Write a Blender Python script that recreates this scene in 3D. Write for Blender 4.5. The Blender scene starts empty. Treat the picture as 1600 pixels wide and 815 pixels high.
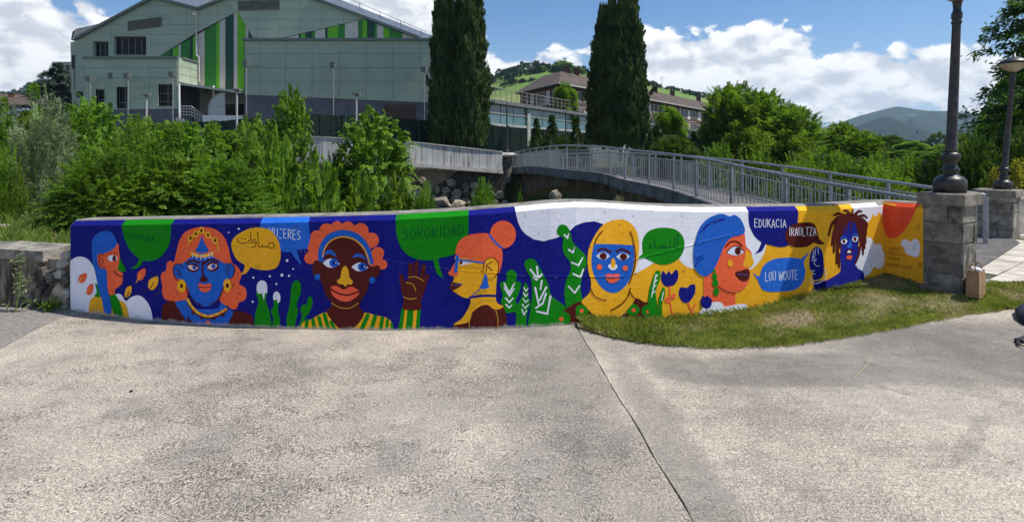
import bpy, bmesh, math, random
import numpy as np
from mathutils import Vector
from mathutils.geometry import tessellate_polygon

random.seed(7)
rng = np.random.default_rng(7)
sc = bpy.context.scene
COL = sc.collection

# ------------------------------------------------------------------ camera, light, sky
FPX = 900.0                      # focal length in photograph pixels (1600 wide)
CAMZ, HOR = 1.6, 240.0           # eye height in metres, row of the horizon
cd = bpy.data.cameras.new('camera')
cam = bpy.data.objects.new('camera', cd)
COL.objects.link(cam)
cd.sensor_width = 36.0
cd.lens = 36.0 * FPX / 1600.0
cd.shift_y = -(407.5 - HOR) / 1600.0
cd.clip_start = 0.05
cd.clip_end = 9000.0
cam.location = (0, 0, CAMZ)
cam.rotation_euler = (math.radians(90), 0, 0)
sc.camera = cam

SUN = Vector((0.49, -0.025, 0.87)).normalized()
sl = bpy.data.lights.new('sun', 'SUN')
sl.energy = 5.0
sl.angle = math.radians(0.53)
sl.color = (1.0, 0.955, 0.88)
so = bpy.data.objects.new('sun', sl)
COL.objects.link(so)
so.rotation_euler = SUN.to_track_quat('Z', 'Y').to_euler()
so.location = (20, -5, 40)

sc.view_settings.view_transform = 'Standard'
sc.view_settings.look = 'None'
sc.view_settings.gamma = 1.0
sc.view_settings.exposure = 0.12


class NT:
    """small helper round a node tree"""
    def __init__(self, tree):
        self.t = tree
        tree.nodes.clear()

    def n(self, kind, **kw):
        nd = self.t.nodes.new(kind)
        for k, v in kw.items():
            setattr(nd, k, v)
        return nd

    def set(self, sock, v):
        if isinstance(v, bpy.types.NodeSocket):
            self.t.links.new(v, sock)
        elif isinstance(v, tuple) and len(v) == 3 and len(getattr(sock, 'default_value', ())) == 4:
            sock.default_value = (*v, 1)
        else:
            sock.default_value = v

    def math(self, op, a, b=0.0, c=0.0, clamp=False):
        nd = self.n('ShaderNodeMath', operation=op, use_clamp=clamp)
        self.set(nd.inputs[0], a)
        self.set(nd.inputs[1], b)
        if op in ('MULTIPLY_ADD', 'SMOOTH_MAX', 'SMOOTH_MIN'):
            self.set(nd.inputs[2], c)
        return nd.outputs[0]

    def vmath(self, op, a, b=(0, 0, 0)):
        nd = self.n('ShaderNodeVectorMath', operation=op)
        self.set(nd.inputs[0], a)
        self.set(nd.inputs[1], b)
        return nd.outputs[1] if op in ('LENGTH', 'DOT_PRODUCT', 'DISTANCE') else nd.outputs[0]

    def noise(self, vec, scale=5.0, detail=4.0, rough=0.55, dist=0.0):
        nd = self.n('ShaderNodeTexNoise')
        self.set(nd.inputs['Vector'], vec)
        nd.inputs['Scale'].default_value = scale
        nd.inputs['Detail'].default_value = detail
        nd.inputs['Roughness'].default_value = rough
        nd.inputs['Distortion'].default_value = dist
        return nd.outputs['Fac']

    def ss(self, x, lo, hi, a=0.0, b=1.0):
        nd = self.n('ShaderNodeMapRange', interpolation_type='SMOOTHSTEP')
        self.set(nd.inputs[0], x)
        self.set(nd.inputs[1], lo)
        self.set(nd.inputs[2], hi)
        self.set(nd.inputs[3], a)
        self.set(nd.inputs[4], b)
        return nd.outputs[0]

    def mix(self, f, a, b, blend='MIX'):
        nd = self.n('ShaderNodeMix', data_type='RGBA', blend_type=blend)
        self.set(nd.inputs[0], f)
        self.set(nd.inputs[6], a)
        self.set(nd.inputs[7], b)
        return nd.outputs[2]

    def xyz(self, v):
        nd = self.n('ShaderNodeSeparateXYZ')
        self.set(nd.inputs[0], v)
        return nd.outputs

    def comb(self, x, y, z):
        nd = self.n('ShaderNodeCombineXYZ')
        for i, q in enumerate((x, y, z)):
            self.set(nd.inputs[i], q)
        return nd.outputs[0]


world = bpy.data.worlds.new('World')
sc.world = world
world.use_nodes = True
W = NT(world.node_tree)
sky = W.n('ShaderNodeTexSky', sky_type='NISHITA')
sky.sun_disc = False
sky.sun_elevation = math.asin(SUN.z)
sky.sun_rotation = math.atan2(SUN.x, SUN.y)
sky.altitude = 200
sky.air_density = 1.0
sky.dust_density = 0.5
sky.ozone_density = 2.2
tc = W.n('ShaderNodeTexCoord')
dirv = tc.outputs['Generated']
X, Y, Z = W.xyz(dirv)
az = W.math('ARCTAN2', X, Y)
el = W.math('ARCSINE', Z)
# cumulus: soft banks (azimuth, elevation, half widths in degrees, weight) broken up by noise
def deg(px, py):
    return (math.degrees(math.atan2(px - 800, FPX)),
            math.degrees(math.atan2(HOR - py, math.hypot(px - 800, FPX))))
BANKS = []
for px, py, rx, ry, w in [(40, 110, 14, 6.2, 1.15), (90, 60, 9, 3.6, .85), (190, 80, 8, 4.5, .75),
                          (600, 40, 7, 5.5, 1.1), (520, 10, 8, 3, .7), (670, 90, 7, 3, .6), (775, 5, 3.2, .9, .5),
                          (800, 105, 9, 2.2, .72), (900, 95, 6, 2, .6),
                          (1050, 120, 7, 4.5, 1.05), (1180, 130, 8, 4.6, 1.15), (1150, 55, 1.6, 1.6, .62), (1290, 135, 8, 3.4, 1.1),
                          (1390, 150, 8, 2.2, .95), (1470, 125, 4, 2.6, 1.05), (1455, 102, 2.6, .9, .65), (1408, 108, .8, 1.0, .6),
                          (1600, 150, 9, 3.0, .9)]:
    a, e = deg(px, py)
    BANKS.append((a, e, rx, ry, w))


def cloud_density(az, el, wob):
    acc = None
    for a, e, rx, ry, w in BANKS:
        dx = W.math('MULTIPLY', W.math('SUBTRACT', az, math.radians(a)), 1 / math.radians(rx))
        dy = W.math('MULTIPLY', W.math('SUBTRACT', el, math.radians(e)), 1 / math.radians(ry))
        r2 = W.math('ADD', W.math('MULTIPLY', dx, dx), W.math('MULTIPLY', dy, dy))
        g = W.math('MULTIPLY', W.math('POWER', 2.718, W.math('MULTIPLY', r2, -0.8)), w)
        acc = g if acc is None else W.math('MAXIMUM', acc, g)
    # the rest of the sky: broken low cumulus all the way round
    low = W.math('MULTIPLY', W.ss(el, math.radians(24), math.radians(7)), W.ss(W.math('ABSOLUTE', az), math.radians(44), math.radians(60)))
    rest = W.math('MULTIPLY', low, W.noise(W.comb(W.math('MULTIPLY', az, 2.0), W.math('MULTIPLY', el, 4.0), 3.1), 2.2, 2))
    acc = W.math('MAXIMUM', acc, W.math('MULTIPLY', rest, 1.5))
    return acc


def billow(az, el, off):
    v = W.comb(W.math('MULTIPLY', az, 1.0), W.math('MULTIPLY', el, 1.55), off)
    n1 = W.noise(v, 11.0, 7.0, 0.56, 0.25)
    vo = W.n('ShaderNodeTexVoronoi', feature='SMOOTH_F1')
    W.set(vo.inputs['Vector'], W.vmath('ADD', v, W.vmath('MULTIPLY', W.comb(n1, n1, n1), (.12, .12, 0))))
    vo.inputs['Scale'].default_value = 26.0
    return W.math('ADD', n1, W.math('MULTIPLY', W.math('SUBTRACT', 0.45, vo.outputs['Distance']), 0.26))


base = cloud_density(az, el, None)
b0 = billow(az, el, 1.7)
dens = W.math('ADD', base, W.math('MULTIPLY', W.math('SUBTRACT', b0, 0.52), 1.75))
alpha = W.ss(dens, 0.46, 0.62)
el2 = W.math('ADD', el, math.radians(1.3))
az2 = W.math('ADD', az, math.radians(0.9))
b1 = billow(az2, el2, 1.7)
lit = W.ss(W.math('SUBTRACT', b0, b1), -0.16, 0.10)
core = W.ss(dens, 0.75, 1.6)
lit = W.math('MULTIPLY', lit, W.math('SUBTRACT', 1.0, W.math('MULTIPLY', core, 0.25)))
ccol = W.mix(lit, (7.4, 7.9, 8.8), (12.6, 12.6, 12.6))
veil = W.math('MULTIPLY', W.ss(el, math.radians(15), math.radians(2)), 0.34)
skyc = W.mix(veil, W.mix(1.0, sky.outputs[0], (.84, 1.11, 1.38), 'MULTIPLY'), (7.0, 8.4, 10.2))
final = W.mix(alpha, skyc, ccol)
bg = W.n('ShaderNodeBackground')
W.set(bg.inputs[0], final)
bg.inputs[1].default_value = 0.085
wo = W.n('ShaderNodeOutputWorld')
W.t.links.new(bg.outputs[0], wo.inputs[0])
try:
    world.cycles.sampling_method = 'MANUAL'
    world.cycles.sample_map_resolution = 512
except Exception:
    pass


# ------------------------------------------------------------------ helpers
def P(px, py, d):
    """point seen at photograph pixel (px, py), d metres in front of the camera"""
    return Vector(((px - 800) / FPX * d, d, CAMZ - (py - HOR) / FPX * d))


def s2l(*c):
    r = []
    for v in c:
        v /= 255.0
        r.append(v / 12.92 if v <= 0.04045 else ((v + 0.055) / 1.055) ** 2.4)
    return tuple(r)


def wloc(o):
    v = Vector((0, 0, 0))
    while o is not None:
        v += o.location
        o = o.parent
    return v


def tag(o, label=None, cat=None, group=None, kind=None):
    if label: o['label'] = label
    if cat: o['category'] = cat
    if group: o['group'] = group
    if kind: o['kind'] = kind
    return o


def thing(name, loc, label, cat, group=None):
    o = bpy.data.objects.new(name, None)
    o.empty_display_size = 0.2
    o.location = loc
    COL.objects.link(o)
    return tag(o, label, cat, group)


def link(name, me, parent=None, loc=None):
    o = bpy.data.objects.new(name, me)
    COL.objects.link(o)
    if parent is not None:
        o.parent = parent
    if loc is not None:
        o.location = Vector(loc) - (wloc(parent) if parent is not None else Vector((0, 0, 0)))
    return o


class MB:
    """collects shapes (world metres) and links them as one mesh object"""
    def __init__(self):
        self.v, self.f, self.m = [], [], []

    def add(self, vs, fs, mi=0):
        k = len(self.v)
        self.v += [tuple(p) for p in vs]
        self.f += [tuple(i + k for i in q) for q in fs]
        self.m += [mi] * len(fs)
        return self

    def box(self, x0, x1, y0, y1, z0, z1, mi=0):
        return self.hexa([(x0, y0, z0), (x1, y0, z0), (x1, y1, z0), (x0, y1, z0),
                          (x0, y0, z1), (x1, y0, z1), (x1, y1, z1), (x0, y1, z1)], mi)

    def hexa(self, p, mi=0):
        return self.add(p, [(0, 3, 2, 1), (4, 5, 6, 7), (0, 1, 5, 4), (1, 2, 6, 5), (2, 3, 7, 6), (3, 0, 4, 7)], mi)

    def bar(self, a, b, w, h, mi=0, up=(0, 0, 1)):
        a, b = Vector(a), Vector(b)
        t = (b - a).normalized()
        s = t.cross(Vector(up))
        s = s.normalized() if s.length > 1e-6 else Vector((1, 0, 0))
        u = s.cross(t).normalized()
        q = []
        for c in (a, b):
            q += [c - s * w / 2 - u * h / 2, c + s * w / 2 - u * h / 2, c + s * w / 2 + u * h / 2, c - s * w / 2 + u * h / 2]
        return self.add(q, [(0, 1, 2, 3), (7, 6, 5, 4), (0, 4, 5, 1), (1, 5, 6, 2), (2, 6, 7, 3), (3, 7, 4, 0)], mi)

    def tube(self, path, rad, n=8, mi=0, cap=True):
        path = [Vector(p) for p in path]
        if not isinstance(rad, (list, tuple)):
            rad = [rad] * len(path)
        vs = []
        ref = Vector((0.31, 0.9, 0.12)).normalized()
        for i, p in enumerate(path):
            t = (path[min(i + 1, len(path) - 1)] - path[max(i - 1, 0)]).normalized()
            s = t.cross(ref)
            if s.length < 0.05:
                s = t.cross(Vector((1, 0, 0)))
            s.normalize()
            u = t.cross(s)
            for k in range(n):
                a = 2 * math.pi * k / n
                vs.append(p + (s * math.cos(a) + u * math.sin(a)) * rad[i])
        fs = []
        for i in range(len(path) - 1):
            for k in range(n):
                a, b = i * n + k, i * n + (k + 1) % n
                fs.append((a, b, b + n, a + n))
        if cap:
            fs.append(tuple(range(n))[::-1])
            fs.append(tuple((len(path) - 1) * n + k for k in range(n)))
        return self.add(vs, fs, mi)

    def lathe(self, prof, c, n=16, mi=0, lean=(0, 0)):
        c = Vector(c)
        vs, fs = [], []
        for r, z in prof:
            for k in range(n):
                a = 2 * math.pi * k / n
                vs.append((c.x + r * math.cos(a) + lean[0] * z, c.y + r * math.sin(a) + lean[1] * z, c.z + z))
        for i in range(len(prof) - 1):
            for k in range(n):
                a, b = i * n + k, i * n + (k + 1) % n
                fs.append((a, b, b + n, a + n))
        fs.append(tuple(range(n))[::-1])
        fs.append(tuple((len(prof) - 1) * n + k for k in range(n)))
        return self.add(vs, fs, mi)

    def prism(self, front, back, mi=0):
        """front, back: matching rings of points"""
        n = len(front)
        tri = tessellate_polygon([[Vector(p) for p in front]])
        self.add(list(front) + list(back),
                 [tuple(t) for t in tri] + [tuple(i + n for i in t)[::-1] for t in tri] +
                 [(i, i + n, (i + 1) % n + n, (i + 1) % n) for i in range(n)], mi)
        return self

    def build(self, name, mats, parent=None, smooth=False, loc=None, bevel=0):
        me = bpy.data.meshes.new(name)
        o0 = wloc(parent) if parent is not None else Vector((0, 0, 0))
        if loc is not None:
            o0 = Vector(loc)
        me.from_pydata([(p[0] - o0.x, p[1] - o0.y, p[2] - o0.z) for p in self.v], [], self.f)
        for m in (mats if isinstance(mats, (list, tuple)) else [mats]):
            me.materials.append(m)
        me.polygons.foreach_set('material_index', self.m)
        bm = bmesh.new()
        bm.from_mesh(me)
        bmesh.ops.recalc_face_normals(bm, faces=bm.faces)
        if bevel:
            bmesh.ops.bevel(bm, geom=list(bm.edges), offset=bevel, segments=1, affect='EDGES')
        bm.to_mesh(me)
        bm.free()
        if smooth:
            me.polygons.foreach_set('use_smooth', [True] * len(me.polygons))
        return link(name, me, parent, loc)


def quad_mesh(name, V, nper, mats, smooth=False, mi=None):
    """V: (N*nper, 3) numpy array, faces of nper consecutive vertices"""
    n = len(V) // nper
    me = bpy.data.meshes.new(name)
    me.vertices.add(len(V))
    me.vertices.foreach_set('co', np.ascontiguousarray(V, np.float32).ravel())
    me.loops.add(len(V))
    me.loops.foreach_set('vertex_index', np.arange(len(V), dtype=np.int32))
    me.polygons.add(n)
    me.polygons.foreach_set('loop_start', np.arange(0, len(V), nper, dtype=np.int32))
    try:
        me.polygons.foreach_set('loop_total', np.full(n, nper, np.int32))
    except Exception:
        pass
    for m in (mats if isinstance(mats, (list, tuple)) else [mats]):
        me.materials.append(m)
    if mi is not None:
        me.polygons.foreach_set('material_index', mi.astype(np.int32))
    me.update(calc_edges=True)
    return me


# ------------------------------------------------------------------ materials
def new_mat(name):
    m = bpy.data.materials.new(name)
    m.use_nodes = True
    return m, NT(m.node_tree)


def finish(T, col, rough=0.8, bump=None, bstr=0.3, bdist=0.02, metal=0.0, spec=0.4, normal=None):
    b = T.n('ShaderNodeBsdfPrincipled')
    T.set(b.inputs['Base Color'], col)
    T.set(b.inputs['Roughness'], rough)
    b.inputs['Metallic'].default_value = metal
    b.inputs['Specular IOR Level'].default_value = spec
    if bump is not None:
        bn = T.n('ShaderNodeBump')
        bn.inputs['Strength'].default_value = bstr
        bn.inputs['Distance'].default_value = bdist
        T.set(bn.inputs['Height'], bump)
        T.t.links.new(bn.outputs[0], b.inputs['Normal'])
    o = T.n('ShaderNodeOutputMaterial')
    T.t.links.new(b.outputs[0], o.inputs[0])
    return b


def noisy(name, c1, c2, scale=3.0, rough=0.8, bump=0.0, bscale=40.0, bdist=0.01, detail=5, c3=None, s3=0.6, metal=0.0,
          lo=0.35, hi=0.65, stretch=None, spec=0.35, perobj=0.0):
    m, T = new_mat(name)
    g = T.n('ShaderNodeNewGeometry')
    v = g.outputs['Position']
    if stretch:
        v = T.vmath('MULTIPLY', v, stretch)
    f = T.ss(T.noise(v, scale, detail, 0.6), lo, hi)
    col = T.mix(f, c1, c2)
    if c3 is not None:
        col = T.mix(T.ss(T.noise(v, s3, 4, 0.6, 0.6), 0.5, 0.68), col, c3)
    if perobj:
        oi = T.n('ShaderNodeObjectInfo')
        hs = T.n('ShaderNodeHueSaturation')
        T.set(hs.inputs['Value'], T.math('MULTIPLY_ADD', oi.outputs['Random'], perobj, 1 - perobj / 2))
        T.set(hs.inputs['Color'], col)
        col = hs.outputs[0]
    h = T.noise(g.outputs['Position'], bscale, 6, 0.65) if bump else None
    finish(T, col, rough, h, bump, bdist, metal, spec)
    return m


def leaf_mat(name, dark, light, trans=0.35, rough=0.5, objvar=0.25, clump=1.6):
    m, T = new_mat(name)
    g = T.n('ShaderNodeNewGeometry')
    oi = T.n('ShaderNodeObjectInfo')
    tcn = T.n('ShaderNodeTexCoord')
    r = g.outputs['Random Per Island']
    big = T.noise(g.outputs['Position'], clump, 2, 0.5)
    f = T.math('ADD', T.math('MULTIPLY', r, 0.42), T.math('MULTIPLY', T.ss(big, 0.38, 0.62), 0.58))
    col = T.mix(f, dark, light)
    hs = T.n('ShaderNodeHueSaturation')
    T.set(hs.inputs['Value'], T.math('MULTIPLY_ADD', oi.outputs['Random'], objvar, 1 - objvar / 2))
    T.set(hs.inputs['Hue'], T.math('MULTIPLY_ADD', oi.outputs['Random'], 0.02, 0.49))
    T.set(hs.inputs['Color'], col)
    b = T.n('ShaderNodeBsdfPrincipled')
    T.set(b.inputs['Base Color'], hs.outputs[0])
    b.inputs['Roughness'].default_value = rough
    b.inputs['Specular IOR Level'].default_value = 0.28
    tr = T.n('ShaderNodeBsdfTranslucent')
    tcx = T.mix(1.0, hs.outputs[0], (1.25, 1.2, 0.6), 'MULTIPLY')
    T.set(tr.inputs[0], tcx)
    mx = T.n('ShaderNodeMixShader')
    mx.inputs[0].default_value = trans
    T.t.links.new(b.outputs[0], mx.inputs[1])
    T.t.links.new(tr.outputs[0], mx.inputs[2])
    o = T.n('ShaderNodeOutputMaterial')
    T.t.links.new(mx.outputs[0], o.inputs[0])
    return m


CONC = noisy('weathered_concrete', (.30, .285, .26), (.42, .40, .37), 6, .9, .35, 60, .006, c3=(.20, .19, .17), s3=2.2)
CONCL = noisy('pale_concrete', (.40, .385, .36), (.52, .50, .47), 7, .9, .3, 70, .005, c3=(.30, .285, .26), s3=3.0)
METAL = noisy('galvanised_steel', (.30, .31, .33), (.40, .41, .43), 9, .45, .05, 90, .002, metal=.55, spec=.5)
IRON = noisy('black_painted_iron', (.018, .016, .016), (.040, .034, .032), 14, .42, .15, 80, .002, c3=(.06, .045, .04), s3=7, spec=.5)
DARKGLASS, _T = new_mat('dark_window_glass')
finish(_T, (.012, .015, .019), .15, spec=.12)
WHITEPAINT = noisy('white_paint', (.70, .70, .69), (.80, .80, .79), 3, .5)
BARK = noisy('bark', (.07, .055, .042), (.15, .125, .10), 14, .95, .6, 30, .02, stretch=(1, 1, .3))
HAZE = 0.00013

# ------------------------------------------------------------------ the mural wall
def lerp_tab(tab, u):
    return float(np.interp(u, [t[0] for t in tab], [t[1] for t in tab]))

_DL = [(100, 5.95), (115, 5.88), (200, 5.60), (300, 5.40), (450, 5.26), (600, 5.22), (750, 5.25), (860, 5.345), (900, 5.40)]
CORNER, WEND = 1383.0, 1443.0
_pc = P(CORNER, 300, 5.163 / (1 - .395 * (CORNER - 800) / 900))
_pe = Vector((4.655, 6.50, 0))


def wall_depth(u):
    """depth of the painted face along photograph column u"""
    if u <= 900:
        return lerp_tab(_DL, u)
    k = (u - 800) / FPX
    if u <= CORNER:
        return 5.163 / (1 - .395 * k)
    # end panel: line from the corner to the pillar
    dx, dy = _pe.x - _pc.x, _pe.y - _pc.y
    s = (_pc.x - k * _pc.y) / (k * dy - dx)
    return _pc.y + s * dy


_YC = [(100, 352.8), (110, 352.4), (200, 351.4), (340, 349.7), (480, 347.2), (620, 343.5), (730, 337), (805, 331), (860, 325.6), (900, 323.4), (940, 324),
       (975, 326.5), (1030, 329.5), (1090, 331), (1170, 330.3), (1290, 328.4), (1383, 321.5), (1443, 325.5)]


def yc(u):
    return lerp_tab(_YC, u)


USAMP = sorted(set(list(range(110, 1383, 14)) + [860, 900, 940, 975, CORNER] + [1400, 1415, 1430, WEND]))
CH = 0.045     # chamfer size


def face_pt(u, v):
    d = wall_depth(u)
    return P(u, v, d)


def face_n(u):
    """outward horizontal normal of the painted face"""
    if u > CORNER + .01:
        t = Vector((_pe.x - _pc.x, _pe.y - _pc.y, 0))
    else:
        a, b = face_pt(max(u - 6, 100), 400), face_pt(min(u + 6, CORNER), 400)
        t = Vector((b.x - a.x, b.y - a.y, 0))
    t.normalize()
    return Vector((t.y, -t.x, 0))


def surf(u, vp, off):
    """point on the wall: vp = rows below the chamfer edge (negative: on the chamfer), off = metres proud"""
    n = face_n(u)
    e = face_pt(u, yc(u))
    if vp >= 0:
        p = face_pt(u, yc(u) + vp)
        return p + n * off
    t = min(1.0, -vp / 8.0)
    return e + (Vector((0, 0, 1)) - n) * (CH * t) + (n + Vector((0, 0, 1))) * (.7 * off)


def paint(name, rgb, gloss=.55):
    m, T = new_mat(name)
    g = T.n('ShaderNodeNewGeometry')
    pos = g.outputs['Position']
    uv = T.n('ShaderNodeUVMap', uv_map='wall')
    u, v, _ = T.xyz(uv.outputs[0])
    # brush patches and slight fading
    n1 = T.noise(pos, 3.0, 5, .6, .4)
    n2 = T.noise(pos, 26, 5, .6)
    hs = T.n('ShaderNodeHueSaturation')
    T.set(hs.inputs['Color'], (*rgb, 1))
    T.set(hs.inputs['Value'], T.math('ADD', T.math('MULTIPLY_ADD', n1, .34, .74), T.math('ADD', T.math('MULTIPLY', n2, .16), T.math('MULTIPLY', T.noise(T.vmath('MULTIPLY', pos, (22, 22, 1.6)), 1.0, 3, .6), .10))))
    T.set(hs.inputs['Saturation'], T.math('MULTIPLY_ADD', n2, -.1, 1.03))
    # chipped paint along the joints
    jt = [(0.0, .4345), (.119, .4345), (.2125, .4724), (.3456, .486), (.4062, .5104), (.52, .531), (.61, .531), (.616, .500), (.68, .467), (.75, .430), (1, .43)]
    fc = T.n('ShaderNodeFloatCurve')
    cu = fc.mapping.curves[0]
    while len(cu.points) > 2:
        cu.points.remove(cu.points[1])
    cu.points[0].location = jt[0]
    cu.points[1].location = jt[-1]
    for a, b in jt[1:-1]:
        cu.points.new(a, b)
    for q in cu.points:
        q.handle_type = 'VECTOR'
    fc.mapping.update()
    T.set(fc.inputs['Value'], u)
    wob = T.math('MULTIPLY', T.math('SUBTRACT', T.noise(pos, 9, 5, .7), .5), .008)
    dv = T.math('ADD', T.math('SUBTRACT', v, fc.outputs[0]), wob)
    near = T.math('MULTIPLY', T.ss(T.math('ABSOLUTE', dv), .0035, .0004), T.math('MULTIPLY', T.ss(u, .085, .12), T.ss(u, .735, .69)))
    step = T.math('MULTIPLY', T.ss(dv, -.0012, .0012), T.math('MULTIPLY', T.ss(u, .085, .12), T.ss(u, .62, .60)))
    chip = T.math('MULTIPLY', near, T.ss(T.noise(pos, 60, 4, .7), .60, .68))
    pits = T.math('MULTIPLY', T.ss(T.noise(pos, 17, 3, .5), .665, .69), T.ss(T.noise(pos, 70, 2, .5), .5, .56))
    col = T.mix(T.math('MULTIPLY', chip, .5), hs.outputs[0], (.55, .53, .50))
    col = T.mix(T.math('MULTIPLY', pits, .75), col, (.06, .055, .05))
    # splashed dirt close to the ground
    _, _, pz = T.xyz(pos)
    dirt = T.math('MULTIPLY', T.ss(T.math('ADD', pz, T.math('MULTIPLY', T.noise(pos, 14, 5, .7), .10)), .085, .055), T.math('MULTIPLY', T.ss(u, .575, .56), .75))
    col = T.mix(dirt, col, (.46, .42, .37))
    coarse = T.noise(pos, 34, 6, .62)
    board = T.noise(T.vmath('MULTIPLY', pos, (1, 1, 6)), 6, 4, .6)
    h = T.math('ADD', T.math('MULTIPLY', coarse, .35), T.math('MULTIPLY', board, .25))
    h = T.math('ADD', h, T.math('MULTIPLY', near, T.math('MULTIPLY_ADD', T.noise(pos, 40, 3, .6), 1.0, .2)))
    h = T.math('SUBTRACT', h, T.math('MULTIPLY', step, .8))
    h = T.math('SUBTRACT', h, T.math('MULTIPLY', pits, .9))
    finish(T, col, gloss, h, .55, .012, spec=.06)
    return m


PAL = dict(navy=(15, 20, 108), navy2=(24, 30, 128), blue=(20, 84, 174), bubble=(26, 94, 188), orange=(238, 96, 50), red=(222, 84, 52), redsun=(228, 74, 36),
           yellow=(240, 172, 12), green=(14, 118, 12), brown=(78, 28, 24), line=(72, 20, 26), white=(226, 226, 234), gold=(206, 160, 44),
           dgreen=(6, 62, 40), ink=(58, 34, 16), slate=(206, 212, 228), pink=(232, 190, 180), oink=(168, 92, 14))
PM = {}
for k, c in PAL.items():
    l = s2l(*c)
    kk = min(1.3, .90 / max(l))
    PM[k] = paint('mural_paint_' + {'navy2': 'violet_navy', 'dgreen': 'dark_green', 'oink': 'ochre', 'redsun': 'sun_red', 'ink': 'brown_ink', 'line': 'maroon'}.get(k, k),
                  tuple(x * kk for x in l), .8)

wall_parts = {}
ROOT = thing('mural_wall', P(700, 517, 5.25), 'long low curved wall painted with a bright mural of women, speech bubbles and plants', 'wall')

# concrete body
mb = MB()
TH = 0.21
cols = []
for u in USAMP:
    n = face_n(u)
    if abs(u - CORNER) < .01:
        n = (face_n(u) + face_n(u + 5)).normalized()
    f = face_pt(u, yc(u))
    b = f.copy(); b.z = -.15
    t = f + Vector((0, 0, CH)) - n * CH
    k1 = t - n * .012 + Vector((0, 0, .012))
    k2 = f - n * TH + Vector((0, 0, CH + .018))
    k3 = k2.copy(); k3.z = -2.9 if u < 1360 else -.2
    cols.append([b, f, t, k1, k2, k3])
vs = [p for c in cols for p in c]
fs = []
for i in range(len(cols) - 1):
    for j in range(5):
        a = i * 6 + j
        fs.append((a, a + 6, a + 7, a + 1))
fs += [tuple(range(6)), tuple((len(cols) - 1) * 6 + j for j in range(5, -1, -1))]
mb.add(vs, fs)
mb.build('concrete_core', noisy('worn_wall_top', (.20, .18, .155), (.31, .285, .25), 9, .95, .5, 60, .008, c3=(.13, .115, .10), s3=3.5), ROOT)

# ---- drawing kit: shapes are traced in photograph pixels and laid on the wall's real surface
def tr(x0, y0, k):
    return lambda pts: [(x0 + p[0] * k, y0 + p[1] * k) for p in pts]

K3 = 310 / 1148.0
T1, T2, T3, T4 = tr(90, 310, K3), tr(340, 310, K3), tr(590, 310, K3), tr(780, 310, K3)
T5, T6 = tr(980, 300, K3), tr(1220, 280, K3)
Z5, Z6, Z7 = tr(240, 340, 160 / 724), tr(460, 340, 170 / 770), tr(1270, 320, 130 / 815)
L1, L3, L4, L5, L6, L0 = tr(180, 350, 80 / 1304), tr(360, 345, 120 / 1304), tr(620, 335, 120 / 1304), tr(1000, 350, 80 / 1304), tr(1170, 320, 160 / 1087), tr(1370, 370, 80 / 931)


def smooth(pts, closed=True, n=5):
    """Catmull-Rom; a repeated point makes a corner"""
    m = len(pts)
    out = []
    rngi = range(m) if closed else range(m - 1)
    for i in rngi:
        g = lambda j: pts[j % m] if closed else pts[min(max(j, 0), m - 1)]
        p0, p1, p2, p3 = g(i - 1), g(i), g(i + 1), g(i + 2)
        if p1 == p2:
            continue
        for s in range(n):
            t = s / n
            q = []
            for c in (0, 1):
                q.append(.5 * (2 * p1[c] + (p2[c] - p0[c]) * t + (2 * p0[c] - 5 * p1[c] + 4 * p2[c] - p3[c]) * t * t +
                               (3 * p1[c] - p0[c] - 3 * p2[c] + p3[c]) * t ** 3))
            out.append(tuple(q))
    if not closed:
        out.append(tuple(pts[-1]))
    return out


def ell(cx, cy, rx, ry, rot=0, n=22):
    c, s = math.cos(rot), math.sin(rot)
    return [(cx + rx * math.cos(a) * c - ry * math.sin(a) * s, cy + rx * math.cos(a) * s + ry * math.sin(a) * c)
            for a in [2 * math.pi * i / n for i in range(n)]]


def ribbon(pts, w, curve=True, taper=0.0):
    """outline of a brush stroke of width w with rounded ends"""
    q = smooth(pts, False, 5) if curve and len(pts) > 2 else list(pts)
    q = [p for i, p in enumerate(q) if i == 0 or math.dist(p, q[i - 1]) > 1e-3]
    L, R = [], []
    m = len(q)
    for i, p in enumerate(q):
        a, b = q[max(i - 1, 0)], q[min(i + 1, m - 1)]
        dx, dy = b[0] - a[0], b[1] - a[1]
        l = math.hypot(dx, dy) or 1
        ww = w / 2 * (1 - taper * i / max(1, m - 1))
        L.append((p[0] - dy / l * ww, p[1] + dx / l * ww))
        R.append((p[0] + dy / l * ww, p[1] - dx / l * ww))
    def cap(p, a, ww):
        return [(p[0] + ww * math.cos(a + t), p[1] + ww * math.sin(a + t)) for t in (math.pi / 2 - .4 * k for k in range(1, 8))]
    def ang(a, b):
        return math.atan2(b[1] - a[1], b[0] - a[0])
    e = cap(q[-1], ang(q[-2], q[-1]), w / 2 * (1 - taper))
    s = cap(q[0], ang(q[1], q[0]), w / 2)
    return L + e + R[::-1] + s


class Figure:
    """one painted motif: a part of the wall, its colour fields sub-parts"""
    def __init__(self, name, label, base=5):
        self.name, self.label, self.lay = name, label, base
        self.subs = {}          # name -> list of (poly, colour, layer)
        self.order = []

    def put(self, sub, colour, *polys, layer=None):
        if sub not in self.subs:
            self.subs[sub] = []
            self.order.append(sub)
        for i, p in enumerate(polys):
            self.subs[sub].append((p, colour, (self.lay if layer is None else layer) + .12 * i))
        if layer is None:
            self.lay += 1 + int(.12 * len(polys))
        return self

    def build(self, merge=True):
        top = None
        for sub in self.order:
            o = shapes_object(self.subs[sub], self.name if top is None else sub, ROOT if top is None else top)
            if top is None:
                top = o
                o['label'] = self.label
        return top


CUTS = [float(u) for u in USAMP[1:-1]]


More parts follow.
